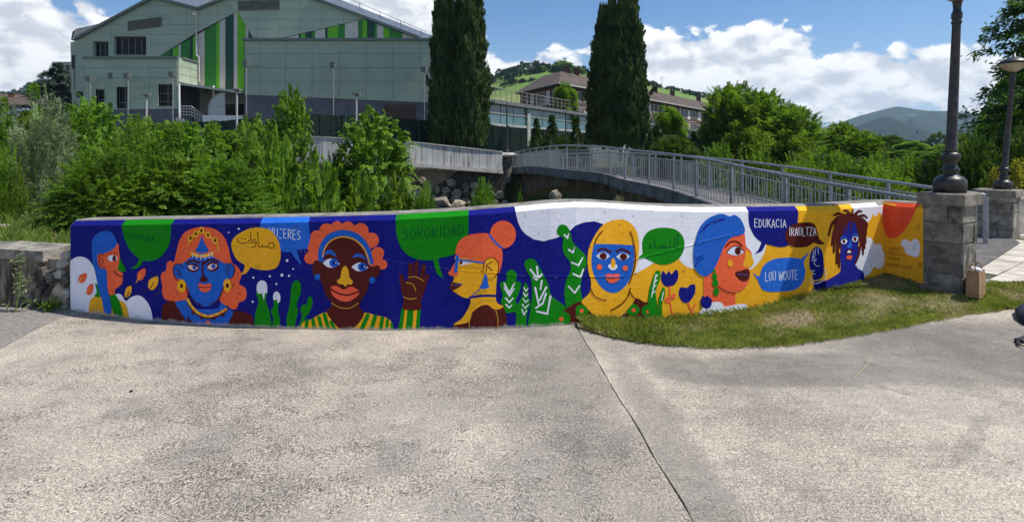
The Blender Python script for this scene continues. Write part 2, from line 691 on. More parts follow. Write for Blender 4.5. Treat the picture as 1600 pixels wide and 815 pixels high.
def shapes_object(lst, name, parent):
    V, F, MI, UV = [], [], [], []
    cols = []
    for poly, colour, layer in lst:
        if colour not in cols:
            cols.append(colour)
        mi = cols.index(colour)
        pts = []
        for (u, v) in poly:
            u = min(max(u, 110.4), WEND - .4)
            pts.append((u, max(v - yc(u), -8.0)))
        bm = bmesh.new()
        try:
            vv = [bm.verts.new((p[0], p[1], 0)) for p in pts]
            tri = tessellate_polygon([[Vector((p[0], p[1], 0)) for p in pts]])
            for t in tri:
                if len(set(t)) == 3:
                    try:
                        bm.faces.new([vv[i] for i in t])
                    except ValueError:
                        pass
            us = [p[0] for p in pts]
            u0, u1 = min(us), max(us)
            for c in CUTS:
                if u0 < c < u1:
                    bmesh.ops.bisect_plane(bm, geom=bm.verts[:] + bm.edges[:] + bm.faces[:], plane_co=(c, 0, 0), plane_no=(1, 0, 0))
            if min(p[1] for p in pts) < 0 < max(p[1] for p in pts):
                bmesh.ops.bisect_plane(bm, geom=bm.verts[:] + bm.edges[:] + bm.faces[:], plane_co=(0, 0, 0), plane_no=(0, 1, 0))
            k = len(V)
            bm.verts.index_update()
            off = .0008 + .00035 * layer
            for w in bm.verts:
                # keep cut vertices at the corner on their own side
                V.append(surf(w.co.x, w.co.y, off))
                UV.append((w.co.x / 1600.0, (w.co.y + yc(w.co.x)) / 815.0))
            for f in bm.faces:
                if f.calc_area() > 1e-5:
                    F.append([w.index + k for w in f.verts])
                    MI.append(mi)
        finally:
            bm.free()
    me = bpy.data.meshes.new(name)
    o0 = wloc(parent)
    me.from_pydata([tuple(p - o0) for p in V], [], F)
    ul = me.uv_layers.new(name='wall')
    li = np.empty(len(me.loops), np.int32)
    me.loops.foreach_get('vertex_index', li)
    ul.data.foreach_set('uv', np.array(UV, np.float32)[li].ravel())
    for c in cols:
        me.materials.append(PM[c])
    me.polygons.foreach_set('material_index', MI)
    # face outwards (towards the road)
    bm = bmesh.new(); bm.from_mesh(me)
    for f in bm.faces:
        c = f.calc_center_median() + o0
        if f.normal.dot(Vector((0, 0, CAMZ)) - c) < 0:
            f.normal_flip()
    bm.to_mesh(me); bm.free()
    return link(name, me, parent)


FONT = {
    'A': [[(0, 1), (.5, 0)], [(.5, 0), (1, 1)], [(.2, .65), (.82, .65)]],
    'C': [[(.95, .15), (.5, 0), (.05, .35), (.05, .7), (.45, 1), (.95, .88)]],
    'D': [[(.08, 0), (.08, 1)], [(.08, 0), (.7, .12), (.95, .5), (.7, .9), (.08, 1)]],
    'E': [[(.08, 0), (.08, 1)], [(.08, 0), (.9, 0)], [(.08, .48), (.75, .48)], [(.08, 1), (.92, 1)]],
    'H': [[(.08, 0), (.08, 1)], [(.92, 0), (.92, 1)], [(.08, .5), (.92, .5)]],
    'I': [[(.5, 0), (.5, 1)]],
    'i': [[(.5, .1), (.5, 1)], [(.5, -.12), (.5, -.06)]],
    'J': [[(.75, 0), (.75, .75), (.5, 1), (.15, .9)], [(.35, 0), (1, 0)]],
    'K': [[(.1, 0), (.1, 1)], [(.9, 0), (.12, .55)], [(.35, .4), (.95, 1)]],
    'L': [[(.1, 0), (.1, 1)], [(.1, 1), (.95, 1)]],
    'M': [[(.02, 1), (.1, 0)], [(.1, 0), (.5, .6)], [(.5, .6), (.9, 0)], [(.9, 0), (.98, 1)]],
    'N': [[(.05, 1), (.05, 0)], [(.05, 0), (.95, 1)], [(.95, 1), (.95, 0)]],
    'O': [[(.5, 0), (.08, .3), (.08, .7), (.5, 1), (.92, .7), (.92, .3), (.5, 0)]],
    'P': [[(.08, 0), (.08, 1)], [(.08, 0), (.8, .1), (.85, .4), (.1, .52)]],
    'R': [[(.08, 0), (.08, 1)], [(.08, 0), (.8, .08), (.85, .4), (.1, .52)], [(.3, .52), (.95, 1)]],
    'S': [[(.9, .1), (.45, 0), (.1, .22), (.5, .5), (.9, .75), (.5, 1), (.06, .9)]],
    'T': [[(.5, 0), (.5, 1)], [(0, 0), (1, 0)]],
    'U': [[(.08, 0), (.1, .75), (.5, 1), (.9, .75), (.92, 0)]],
    'V': [[(0, 0), (.5, 1)], [(.5, 1), (1, 0)]],
    'W': [[(0, 0), (.22, 1)], [(.22, 1), (.5, .25)], [(.5, .25), (.78, 1)], [(.78, 1), (1, 0)]],
    'X': [[(0, 0), (1, 1)], [(1, 0), (0, 1)]],
    'Z': [[(.02, 0), (.98, 0)], [(.98, 0), (.02, 1)], [(.02, 1), (1, 1)]],
    'л': [[(0, 1), (.35, 0)], [(.35, 0), (.9, 0)], [(.9, 0), (.9, 1)]],
    'б': [[(.9, 0), (.1, 0)], [(.1, 0), (.1, 1)], [(.1, .45), (.8, .5), (.85, .9), (.1, 1)]],
    'д': [[(.15, .85), (.45, 0)], [(.45, 0), (.8, .85)], [(-.05, .85), (1.05, .85)], [(-.05, .85), (-.05, 1.05)], [(1.05, .85), (1.05, 1.05)]],
    ' ': [],
}


def text_strokes(s, a, b, h, w, gap=.34, rows=None):
    """hand lettering from a (top of first letter) to b (top right of last), photograph pixels"""
    n = len(s)
    wid = [(.45 if c in 'Ii' else .55 if c == ' ' else 1.25 if c in 'MW' else 1.0) for c in s]
    tot = sum(wid) + gap * (n - 1)
    out = []
    x = 0.0
    r = random.Random(hash(len(s)) + 3)
    for c, q in zip(s, wid):
        jy, js = r.uniform(-.05, .05), r.uniform(.94, 1.06)
        for st in FONT[c]:
            pts = []
            for (px, py) in st:
                t = (x + px * q) / tot
                pts.append((a[0] + (b[0] - a[0]) * t, a[1] + (b[1] - a[1]) * t + h * (py * js + jy)))
            out.append(ribbon(pts, w, len(pts) > 2))
        x += q + gap
    return out


def disc(f, pts, r, n=12):
    return [ell(*f([p])[0], r, r, 0, n) for p in pts]

# ---- colour fields of the background
TOPV = 300
f = Figure('painted_background', 'navy, yellow and white colour fields behind the figures', 0)
f.put('navy_field', 'navy', [(110, TOPV), (240, TOPV), (500, TOPV), (800, TOPV), (1000, TOPV), (1010, 540), (800, 540), (450, 540), (110, 540)], layer=0)
f.put('yellow_field', 'yellow', [(1000.1, TOPV), (1200, TOPV), (WEND, TOPV), (WEND, 540), (1000.1, 540)], layer=0)
f.put('yellow_ground', 'yellow', T4([(760, 470), (800, 425), (850, 400), (900, 375), (1000, 350), (1000, 800), (740, 800), (720, 600)]), layer=1)
wt = T4([(93, 55), (97, 90), (110, 140), (128, 178), (152, 206), (200, 236), (258, 247), (330, 228), (400, 195), (440, 157), (490, 138), (550, 131), (600, 148), (700, 300), (760, 440), (800, 428), (850, 400), (885, 378), (960, 350)]) + \
    T5([(300, 385), (312, 405), (330, 422), (355, 436), (385, 444), (460, 446), (690, 452), (715, 446), (738, 430), (770, 395), (794, 350), (804, 306), (760, 250), (705, 200), (704, 95)]) + \
    [(1170.5, TOPV), (1090, TOPV), (1000, TOPV), (900, TOPV), (805, TOPV)]
f.put('white_field', 'white', wt, layer=2)
f.build()

# ---- woman in profile with blue hair
f = Figure('painted_cloud', 'pale painted cloud at the left end of the wall')
f.put('cloud', 'white', smooth(T1([(74, 720), (74, 720), (74, 360), (74, 360), (110, 338), (150, 338), (185, 358), (212, 400), (240, 470), (260, 560), (300, 640), (300, 720), (300, 720)])))
f.build()
f = Figure('painted_cloud', 'small pale painted cloud beside the yellow dress')
f.put('cloud', 'white', smooth(T1([(300, 720), (300, 720), (310, 590), (340, 552), (370, 556), (388, 582), (400, 592), (430, 568), (470, 560), (505, 580), (535, 625), (551, 690), (551, 730), (551, 730)])))
f.build()
f = Figure('painted_portrait', 'painted orange woman in profile with long blue hair and a green nose', 9)
f.put('dress', 'yellow', smooth(T1([(185, 612), (200, 575), (235, 562), (270, 570), (300, 600), (350, 588), (385, 600), (405, 640), (408, 720), (300, 720), (190, 720)])))
f.put('leaf', 'green', smooth(T1([(215, 562), (228, 540), (220, 495), (232, 498), (247, 545), (252, 567), (230, 570)])))
f.put('shoulder', 'green', smooth(T1([(298, 560), (325, 548), (350, 575), (370, 620), (382, 700), (342, 700), (318, 640)])))
f.put('face', 'orange', smooth(T1([(235, 325), (290, 295), (350, 258), (358, 300), (365, 350), (372, 390), (355, 415), (378, 428), (381, 455), (375, 490), (350, 515), (335, 525), (333, 550), (305, 556), (285, 520), (285, 440), (250, 400), (235, 362)])))
f.put('nose', 'green', smooth(T1([(361, 342), (378, 372), (397, 412), (380, 424), (352, 410), (358, 375)])))
f.put('eye', 'white', ell(*T1([(321, 345)])[0], 28 * K3, 18 * K3))
f.put('eye', 'brown', ell(*T1([(331, 346)])[0], 11 * K3, 17 * K3))
f.put('eye', 'line', *[ribbon(T1(q), 1.0) for q in ([(303, 326), (296, 312)], [(318, 322), (314, 308)], [(333, 322), (334, 306)], [(345, 328), (350, 314)])])
f.put('ear', 'line', ribbon(T1([(278, 332), (250, 325), (246, 360), (258, 390), (282, 398)]), 1.2), ribbon(T1([(255, 340), (268, 360), (262, 378)]), 1.0))
f.put('mouth', 'line', ribbon(T1([(332, 416), (345, 436), (362, 448), (379, 450)]), 1.5))
f.put('hair', 'blue', smooth(T1([(202, 290), (205, 240), (235, 202), (280, 186), (320, 198), (345, 240), (345, 268), (320, 295), (270, 318), (238, 322), (234, 370), (250, 400), (285, 412), (290, 470), (295, 530), (312, 600), (312, 665), (275, 655), (262, 590), (240, 520), (225, 440), (208, 370)])))
f.build()
for lab, c, pts, stem in [('orange painted leaf on the white cloud, the higher one', 'orange', [(124, 472), (135, 440), (170, 433), (165, 470), (145, 488)], [(150, 455), (120, 485)]),
                          ('orange painted leaf on the white cloud, the lower one', 'orange', [(172, 545), (180, 505), (207, 493), (207, 530), (190, 557)], [(190, 525), (166, 545)]),
                          ('orange painted leaf on navy beside the green nose', 'orange', [(465, 465), (470, 425), (510, 403), (510, 440), (490, 470)], [(485, 440), (458, 485)]),
                          ('largest yellow painted leaf, on navy', 'yellow', [(528, 510), (535, 470), (583, 448), (583, 490), (560, 525), (540, 525)], [(560, 485), (535, 522), (502, 534)]),
                          ('yellow painted leaf with a brown stem above the small cloud', 'yellow', [(393, 565), (400, 520), (430, 503), (430, 540), (410, 570)], [(418, 535), (402, 570), (386, 580)])]:
    f = Figure('painted_leaf', lab, 18)
    f.put('leaf', c, smooth(T1(pts)))
    f.put('stem', 'line' if c == 'yellow' else 'gold', ribbon(T1(stem), 1.3))
    f.build()
f = Figure('speech_bubble', 'green painted speech bubble with Cyrillic lettering', 6)
f.put('bubble', 'green', smooth(T1([(373, 100), (373, 100), (374, 170), (390, 235), (415, 290), (448, 328), (472, 347), (472, 347), (458, 382), (423, 402), (423, 402), (450, 405), (478, 388), (497, 359), (497, 359), (550, 360), (600, 335), (640, 280), (655, 220), (660, 100), (660, 100)])))
f.put('lettering', 'dgreen', *text_strokes('CлOбOдA', *T1([(392, 192), (562, 222)]), 7.6, 1.0))
f.build()

# ---- blue faced woman
f = Figure('painted_portrait', 'painted blue faced woman with orange hair, tiara and gold earrings', 5)
k5 = 160 / 724
f.put('hair', 'orange', smooth(Z5([(145, 310), (165, 230), (185, 160), (220, 105), (280, 75), (340, 66), (400, 70), (460, 95), (505, 145), (530, 210), (545, 280), (560, 320), (600, 350), (622, 410), (605, 465), (650, 495), (658, 550), (640, 585), (605, 600), (590, 640), (555, 645), (520, 620), (480, 615), (450, 560), (260, 520), (235, 575), (180, 592), (130, 590), (80, 572), (60, 520), (65, 480), (52, 430), (60, 390), (90, 370), (95, 320), (120, 302)])))
f.put('dress', 'brown', smooth(Z5([(55, 790), (55, 790), (60, 640), (90, 600), (150, 590), (230, 680), (320, 790), (320, 790)])), smooth(Z5([(480, 800), (480, 800), (560, 665), (650, 668), (700, 700), (716, 800), (716, 800)])))
f.put('neck', 'blue', smooth(Z5([(158, 595), (240, 585), (300, 640), (450, 640), (478, 600), (530, 640), (562, 668), (535, 730), (495, 790), (300, 790), (230, 720), (180, 645)])))
f.put('face', 'blue', smooth(Z5([(145, 345), (165, 326), (205, 322), (270, 275), (300, 258), (340, 250), (390, 260), (450, 290), (500, 320), (545, 322), (575, 350), (570, 400), (540, 430), (500, 470), (480, 540), (440, 598), (380, 625), (320, 612), (270, 560), (242, 490), (215, 440), (170, 430), (145, 390)])))
f.put('parting', 'blue', smooth(Z5([(342, 128), (342, 128), (365, 185), (392, 236), (345, 246), (298, 236), (322, 185)])))
f.put('tiara', 'gold', ribbon(Z5([(258, 150), (300, 115), (340, 95), (387, 125), (440, 160)]), 3.2), ribbon(Z5([(255, 150), (250, 190)]), 2), ribbon(Z5([(452, 165), (460, 232)]), 2))
f.put('tiara', 'yellow', *[ell(*Z5([p])[0], 19 * k5, 25 * k5, 0, 16) for p in ((263, 146), (300, 113), (340, 88), (388, 122), (438, 160))])
f.put('tiara', 'line', *[ell(*Z5([p])[0], 8 * k5, 13 * k5, 0, 12) for p in ((263, 143), (300, 113), (340, 91), (388, 122), (438, 160))])
f.put('headband', 'yellow', ribbon(Z5([(272, 252), (310, 266), (345, 270), (385, 264), (422, 248)]), 5.2))
f.put('headband', 'white', *[ribbon(Z5([(x, y - 16), (x + dx, y + 18)]), 1.0) for x, y, dx in ((285, 262, -6), (310, 272, -3), (338, 277, 0), (365, 274, 4), (392, 266, 6), (412, 258, 8))])
f.put('eyebrow', 'line', ribbon(Z5([(238, 322), (262, 306), (290, 304), (325, 318)]), 3.2), ribbon(Z5([(360, 322), (385, 304), (420, 296), (462, 312)]), 3.4))
f.put('eye', 'line', ell(*Z5([(283, 352)])[0], 42 * k5, 31 * k5), ell(*Z5([(420, 344)])[0], 42 * k5, 34 * k5))
f.put('eye', 'pink', smooth(Z5([(246, 342), (275, 334), (318, 352), (295, 368), (266, 366)])), smooth(Z5([(384, 350), (412, 324), (452, 334), (432, 360), (408, 366)])))
f.put('eye', 'blue', ell(*Z5([(292, 350)])[0], 15 * k5, 15 * k5), ell(*Z5([(426, 342)])[0], 16 * k5, 16 * k5))
f.put('eye', 'line', ell(*Z5([(292, 350)])[0], 5 * k5, 5 * k5), ell(*Z5([(426, 342)])[0], 5 * k5, 5 * k5))
f.put('nose', 'line', smooth(Z5([(343, 308), (350, 304), (356, 320), (358, 400), (384, 428), (378, 450), (335, 450), (328, 432), (344, 412)])))
f.put('mouth', 'red', smooth(Z5([(318, 470), (345, 464), (365, 472), (385, 464), (413, 470), (402, 510), (370, 525), (338, 514)])))
f.put('mouth', 'line', ribbon(Z5([(320, 484), (365, 492), (410, 484)]), 1.2))
f.put('ear', 'line', ribbon(Z5([(207, 356), (195, 332), (165, 326), (143, 355), (150, 410), (172, 440)]), 1.2), ribbon(Z5([(160, 362), (185, 380), (180, 410)]), 1.1), ribbon(Z5([(185, 382), (196, 414)]), 1.0),
      ribbon(Z5([(516, 356), (530, 328), (556, 324), (575, 360), (568, 405), (548, 430)]), 1.2), ribbon(Z5([(545, 345), (525, 375), (532, 410)]), 1.1))
f.put('earring', 'yellow', ell(*Z5([(203, 480)])[0], 32 * k5, 46 * k5), ell(*Z5([(525, 476)])[0], 29 * k5, 47 * k5))
f.put('earring', 'line', ell(*Z5([(203, 480)])[0], 10 * k5, 15 * k5), ell(*Z5([(526, 478)])[0], 11 * k5, 17 * k5))
f.put('jaw_line', 'line', ribbon(Z5([(236, 490), (255, 540), (290, 592), (336, 612)]), 1.6), ribbon(Z5([(500, 485), (480, 540), (450, 588), (404, 610)]), 1.6))
f.put('necklace', 'line', ribbon(Z5([(242, 575), (268, 632), (318, 680), (390, 706), (460, 690), (522, 652)]), 3.4), *[ell(*Z5([p])[0], 12 * k5, 13 * k5, 0, 10) for p in ((285, 668), (345, 704), (430, 708), (495, 684))])
f.put('necklace', 'gold', ribbon(Z5([(247, 575), (275, 625), (325, 672), (390, 692), (455, 678), (516, 644)]), 4.2))
f.put('necklace', 'orange', *[ell(*Z5([p])[0], 9 * k5, 8 * k5, 0, 10) for p in ((292, 650), (338, 680), (390, 690), (435, 688), (478, 668), (510, 650))])
f.put('pendant', 'red', smooth(Z5([(378, 728), (395, 724), (412, 748), (392, 756), (372, 748)])))
f.build()
f = Figure('painted_star', 'white painted dots scattered like stars on the navy ground', 5)
f.put('stars', 'white', *[ell(*T2([(x, y)])[0], r * K3, r * K3, 0, 10) for x, y, r in ((123, 175, 6), (65, 196, 4.5), (403, 358, 8), (438, 407, 5), (373, 442, 9), (414, 446, 6.5), (303, 449, 6), (208, 457, 6), (341, 494, 6), (204, 596, 6))])
f.build()
f = Figure('speech_bubble', 'blue painted speech bubble reading MUJERES', 6)
f.put('bubble', 'bubble', smooth(T2([(248, 80), (248, 80), (523, 80), (523, 80), (530, 170), (535, 235), (520, 290), (520, 290), (458, 298), (458, 298), (470, 335), (488, 385), (488, 385), (455, 352), (426, 308), (426, 308), (370, 305), (300, 240), (248, 160), (248, 160)])))
f.put('lettering', 'white', *text_strokes('MUJERES', *T2([(297, 168), (481, 186)]), 14, 1.15))
f.build()
f = Figure('speech_bubble', 'yellow painted speech bubble with Arabic lettering', 12)
f.put('bubble', 'yellow', smooth(T2([(82, 280), (90, 235), (130, 200), (190, 172), (240, 167), (300, 180), (340, 220), (362, 270), (366, 340), (345, 395), (300, 413), (240, 410), (192, 396), (192, 396), (168, 430), (125, 442), (125, 442), (150, 420), (160, 384), (160, 384), (110, 348)])))
ar = [[(120, 300), (135, 350), (200, 376), (280, 370), (315, 345), (325, 312)], [(350, 188), (354, 290), (358, 390)], [(440, 345), (415, 375), (385, 345), (405, 312), (435, 328), (445, 390), (415, 438), (370, 442)],
      [(468, 185), (475, 300), (480, 400), (500, 440), (530, 430), (545, 402), (552, 438), (580, 440), (600, 408), (610, 440), (640, 432), (658, 392), (692, 366), (730, 374), (748, 410), (735, 450), (700, 462), (660, 448), (640, 425)]]
f.put('lettering', 'ink', *[ribbon(L3(q), 1.25) for q in ar], *[ell(*L3([p])[0], 1.1, 1.1, 0, 8) for p in ((200, 300), (252, 306))])
f.build()

# ---- cacti
for lab, a, b in [('green painted cactus capped with snow, the taller of the snowy pair', [(212, 760), (212, 760), (220, 660), (237, 600), (225, 545), (255, 532), (286, 545), (280, 590), (300, 650), (313, 720), (312, 765), (312, 765)],
                   [(228, 530), (232, 490), (258, 472), (285, 490), (288, 542), (276, 548), (268, 586), (259, 548), (240, 550)]),
                  ('green painted cactus capped with snow, the shorter of the snowy pair', [(314, 765), (314, 765), (322, 690), (308, 650), (325, 622), (328, 585), (355, 592), (350, 640), (362, 700), (355, 765), (355, 765)],
                   [(322, 570), (328, 545), (345, 537), (362, 555), (363, 590), (350, 602), (343, 582), (328, 588)])]:
    f = Figure('painted_cactus', lab, 8)
    f.put('cactus', 'green', smooth(T2(a)))
    f.put('snow', 'white', smooth(T2(b)))
    f.build()
f = Figure('painted_cactus', 'tall plain green painted cactus with a side plant, left of the striped shirt', 5)
f.put('cactus', 'green', smooth(T2([(402, 775), (402, 775), (400, 690), (412, 640), (420, 600), (425, 530), (435, 490), (462, 472), (482, 500), (480, 550), (458, 610), (466, 650), (455, 700), (440, 775), (440, 775)])))
f.put('side_plant', 'green', smooth(T2([(460, 760), (478, 715), (488, 680), (480, 645), (490, 617), (510, 612), (514, 630), (520, 590), (530, 568), (548, 575), (548, 620), (530, 660), (505, 695), (485, 760)])))
f.build()

# ---- brown faced woman with headband
k6 = 170 / 770
f = Figure('painted_portrait', 'painted brown faced woman with curly orange hair, blue headband and striped shirt', 5)
f.put('hair', 'orange', *[ell(*Z6([(x, y)])[0], r * k6, r * k6, 0, 22) for x, y, r in ((112, 285, 42), (122, 190, 44), (160, 135, 46), (228, 92, 52), (302, 78, 52), (378, 76, 50), (470, 92, 55), (545, 158, 54), (592, 250, 44), (622, 330, 36), (565, 290, 60), (150, 270, 60), (200, 180, 70), (480, 170, 80))])
f.put('shirt', 'yellow', smooth(Z6([(20, 830), (20, 830), (62, 740), (120, 716), (228, 668), (300, 740), (370, 790), (450, 735), (496, 672), (580, 690), (650, 705), (690, 742), (703, 830), (703, 830)])))
f.put('stripes', 'green', *[ribbon(Z6(q), w * k6, False) for q, w in (([(92, 728), (74, 825)], 26), ([(132, 722), (150, 825)], 26), ([(175, 704), (205, 825)], 26), ([(214, 684), (255, 825)], 28), ([(262, 735), (300, 825)], 26), ([(520, 690), (460, 825)], 30), ([(572, 698), (535, 825)], 28), ([(624, 706), (604, 825)], 26), ([(660, 722), (652, 825)], 22), ([(688, 748), (696, 825)], 18))])
f.put('face', 'brown', smooth(Z6([(200, 262), (225, 190), (275, 150), (340, 136), (410, 152), (470, 200), (518, 268), (535, 340), (565, 342), (602, 340), (602, 400), (562, 440), (530, 460), (510, 530), (470, 590), (463, 630), (494, 680), (440, 762), (370, 800), (300, 765), (230, 668), (262, 625), (255, 590), (220, 540), (190, 450), (150, 430), (130, 380), (140, 308), (190, 300)])))
f.put('headband', 'blue', ribbon(Z6([(190, 290), (196, 215), (245, 140), (340, 107), (440, 132), (508, 205), (540, 312)]), 42 * k6))
f.put('headband', 'yellow', ribbon(Z6([(203, 272), (216, 218), (260, 162), (340, 134), (428, 156), (490, 212), (524, 290), (534, 328)]), 9 * k6))
f.put('eyebrow', 'blue', smooth(Z6([(208, 262), (235, 229), (270, 232), (299, 276), (252, 256)])), smooth(Z6([(412, 280), (435, 254), (475, 256), (508, 293), (460, 276)])))
f.put('eye', 'white', smooth(Z6([(202, 320), (202, 320), (232, 294), (275, 290), (324, 325), (324, 325), (282, 350), (238, 348)])), smooth(Z6([(405, 346), (405, 346), (440, 322), (480, 317), (524, 350), (524, 350), (490, 374), (440, 374)])))
f.put('eye', 'blue', ell(*Z6([(282, 319)])[0], 33 * k6, 31 * k6), ell(*Z6([(482, 346)])[0], 32 * k6, 30 * k6))
f.put('eye', 'navy', ell(*Z6([(284, 319)])[0], 14 * k6, 14 * k6), ell(*Z6([(484, 346)])[0], 14 * k6, 14 * k6))
f.put('eye', 'white', ell(*Z6([(296, 318)])[0], 5 * k6, 5 * k6), ell(*Z6([(497, 345)])[0], 5 * k6, 5 * k6))
f.put('nose', 'yellow', smooth(Z6([(360, 338), (384, 370), (392, 420), (415, 446), (404, 471), (380, 469), (362, 486), (345, 469), (315, 466), (304, 440), (326, 425), (336, 370)])))
f.put('mouth', 'red', smooth(Z6([(258, 490), (300, 480), (352, 506), (400, 484), (462, 520), (432, 565), (370, 592), (310, 576), (270, 542)])))
f.put('mouth', 'line', ribbon(Z6([(258, 502), (310, 532), (380, 545), (460, 520)]), 11 * k6))
f.put('earring', 'blue', ell(*Z6([(165, 417)])[0], 21 * k6, 22 * k6), ell(*Z6([(553, 440)])[0], 21 * k6, 24 * k6))
f.put('neck_line', 'gold', ribbon(Z6([(265, 600), (320, 632), (395, 636), (455, 600)]), .9))
f.build()
f = Figure('painted_hand', 'painted brown raised hand in a green and yellow striped sleeve', 5)
f.put('sleeve', 'green', T3([(140, 632), (250, 632), (240, 800), (112, 800)]))
f.put('sleeve', 'yellow', ribbon(T3([(166, 640), (148, 800)]), 4, False), ribbon(T3([(220, 640), (206, 800)]), 5.2, False))
f.put('palm', 'brown', ribbon(T3([(136, 446), (148, 490), (170, 540)]), 6.2, True), ribbon(T3([(191, 386), (188, 490)]), 7.6), ribbon(T3([(226, 374), (220, 480)]), 7.6), ribbon(T3([(268, 392), (250, 500)]), 7.4), ribbon(T3([(288, 446), (258, 540)]), 6.2),
      smooth(T3([(132, 480), (150, 500), (172, 470), (250, 460), (282, 480), (270, 540), (250, 590), (248, 640), (150, 640), (152, 585), (140, 540)])))
f.put('palm_lines', 'gold', ribbon(T3([(165, 485), (205, 497), (222, 535)]), .9), ribbon(T3([(180, 455), (222, 452), (266, 476)]), .9), ribbon(T3([(150, 568), (185, 580), (225, 575)]), .9))
f.build()
f = Figure('speech_bubble', 'green painted speech bubble reading SORORIDAD', 4)
f.put('bubble', 'green', smooth(T3([(107, 50), (107, 50), (525, 40), (525, 40), (525, 180), (510, 255), (450, 320), (352, 345), (352, 345), (360, 400), (382, 462), (382, 462), (342, 430), (322, 355), (322, 355), (260, 356), (190, 335), (140, 290), (112, 220), (105, 150)])))
f.put('lettering', 'dgreen', *text_strokes('SORORiDAD', *T3([(147, 178), (498, 152)]), 16, 1.25))
f.build()
# ---- yellow faced woman with bun
f = Figure('painted_portrait', 'painted yellow faced woman in profile with orange bun and blue glasses', 9)
f.put('dress', 'brown', smooth(T3([(422, 800), (422, 800), (440, 730), (530, 708), (545, 660), (590, 622), (635, 612), (680, 642), (722, 612), (745, 690), (752, 800), (752, 800)])))
f.put('face', 'yellow', smooth(T3([(460, 330), (600, 345), (660, 340), (692, 380), (690, 450), (684, 550), (690, 600), (728, 625), (680, 642), (635, 614), (590, 624), (545, 662), (528, 712), (440, 728), (490, 690), (530, 622), (537, 580), (500, 572), (460, 550), (434, 530), (424, 500), (440, 470), (450, 400), (450, 360)])))
f.put('hair', 'orange', smooth(T3([(452, 300), (470, 250), (520, 213), (590, 200), (650, 206), (700, 242), (722, 310), (718, 380), (700, 430), (692, 380), (655, 340), (620, 372), (540, 348), (470, 333), (454, 330)])))
f.put('bun', 'orange', ell(*T3([(725, 208)])[0], 75 * K3, 80 * K3, 0, 30))
f.put('hair_band', 'blue', ribbon(T3([(648, 210), (682, 255), (720, 285)]), 3.2))
f.put('nose', 'orange', smooth(T3([(448, 370), (425, 410), (408, 432), (440, 450), (467, 442), (462, 420)])))
f.put('eye', 'white', T3([(470, 358), (550, 374), (480, 386)]))
f.put('eye', 'brown', ell(*T3([(483, 369)])[0], 9 * K3, 12 * K3))
f.put('eyebrow', 'orange', ribbon(T3([(480, 340), (515, 340), (545, 352)]), 3))
f.put('glasses', 'blue', ribbon(T3([(462, 335), (452, 420)]), 5.2, False), ribbon(T3([(470, 354), (540, 361), (615, 373)]), 2.6))
f.put('mouth', 'brown', smooth(T3([(420, 480), (450, 486), (490, 496), (450, 525), (425, 529), (418, 505), (432, 498)])))
f.put('mouth', 'blue', ribbon(T3([(434, 500), (492, 495)]), .9))
f.put('ear', 'yellow', smooth(T3([(613, 400), (625, 355), (665, 340), (695, 370), (697, 420), (672, 455), (630, 448)])))
f.put('ear', 'line', ribbon(T3([(613, 405), (622, 358), (662, 340), (695, 368), (697, 420), (676, 455)]), 1.2), ribbon(T3([(628, 425), (632, 385), (662, 364)]), 1.4), ribbon(T3([(636, 390), (662, 416)]), 1.6))
f.put('earring', 'blue', smooth(T3([(620, 440), (630, 440), (640, 495), (645, 512), (615, 522), (590, 515), (602, 495)])))
f.put('choker', 'navy', ribbon(T3([(536, 571), (610, 561), (686, 562)]), 3.6))
f.put('jaw_line', 'blue', ribbon(T3([(545, 562), (590, 525)]), 1.4))
f.put('straps', 'gold', ribbon(T3([(530, 755), (532, 700), (545, 672)]), .9), ribbon(T3([(682, 645), (695, 690), (694, 755)]), .9))
f.build()

# ---- leafy plants with white chevrons
def chev(tf, trips, w):
    r = []
    for t in trips:
        for a, b in zip(t[:-1], t[1:]):
            r.append(ribbon(tf([a, b]), w, False, .25))
    return r

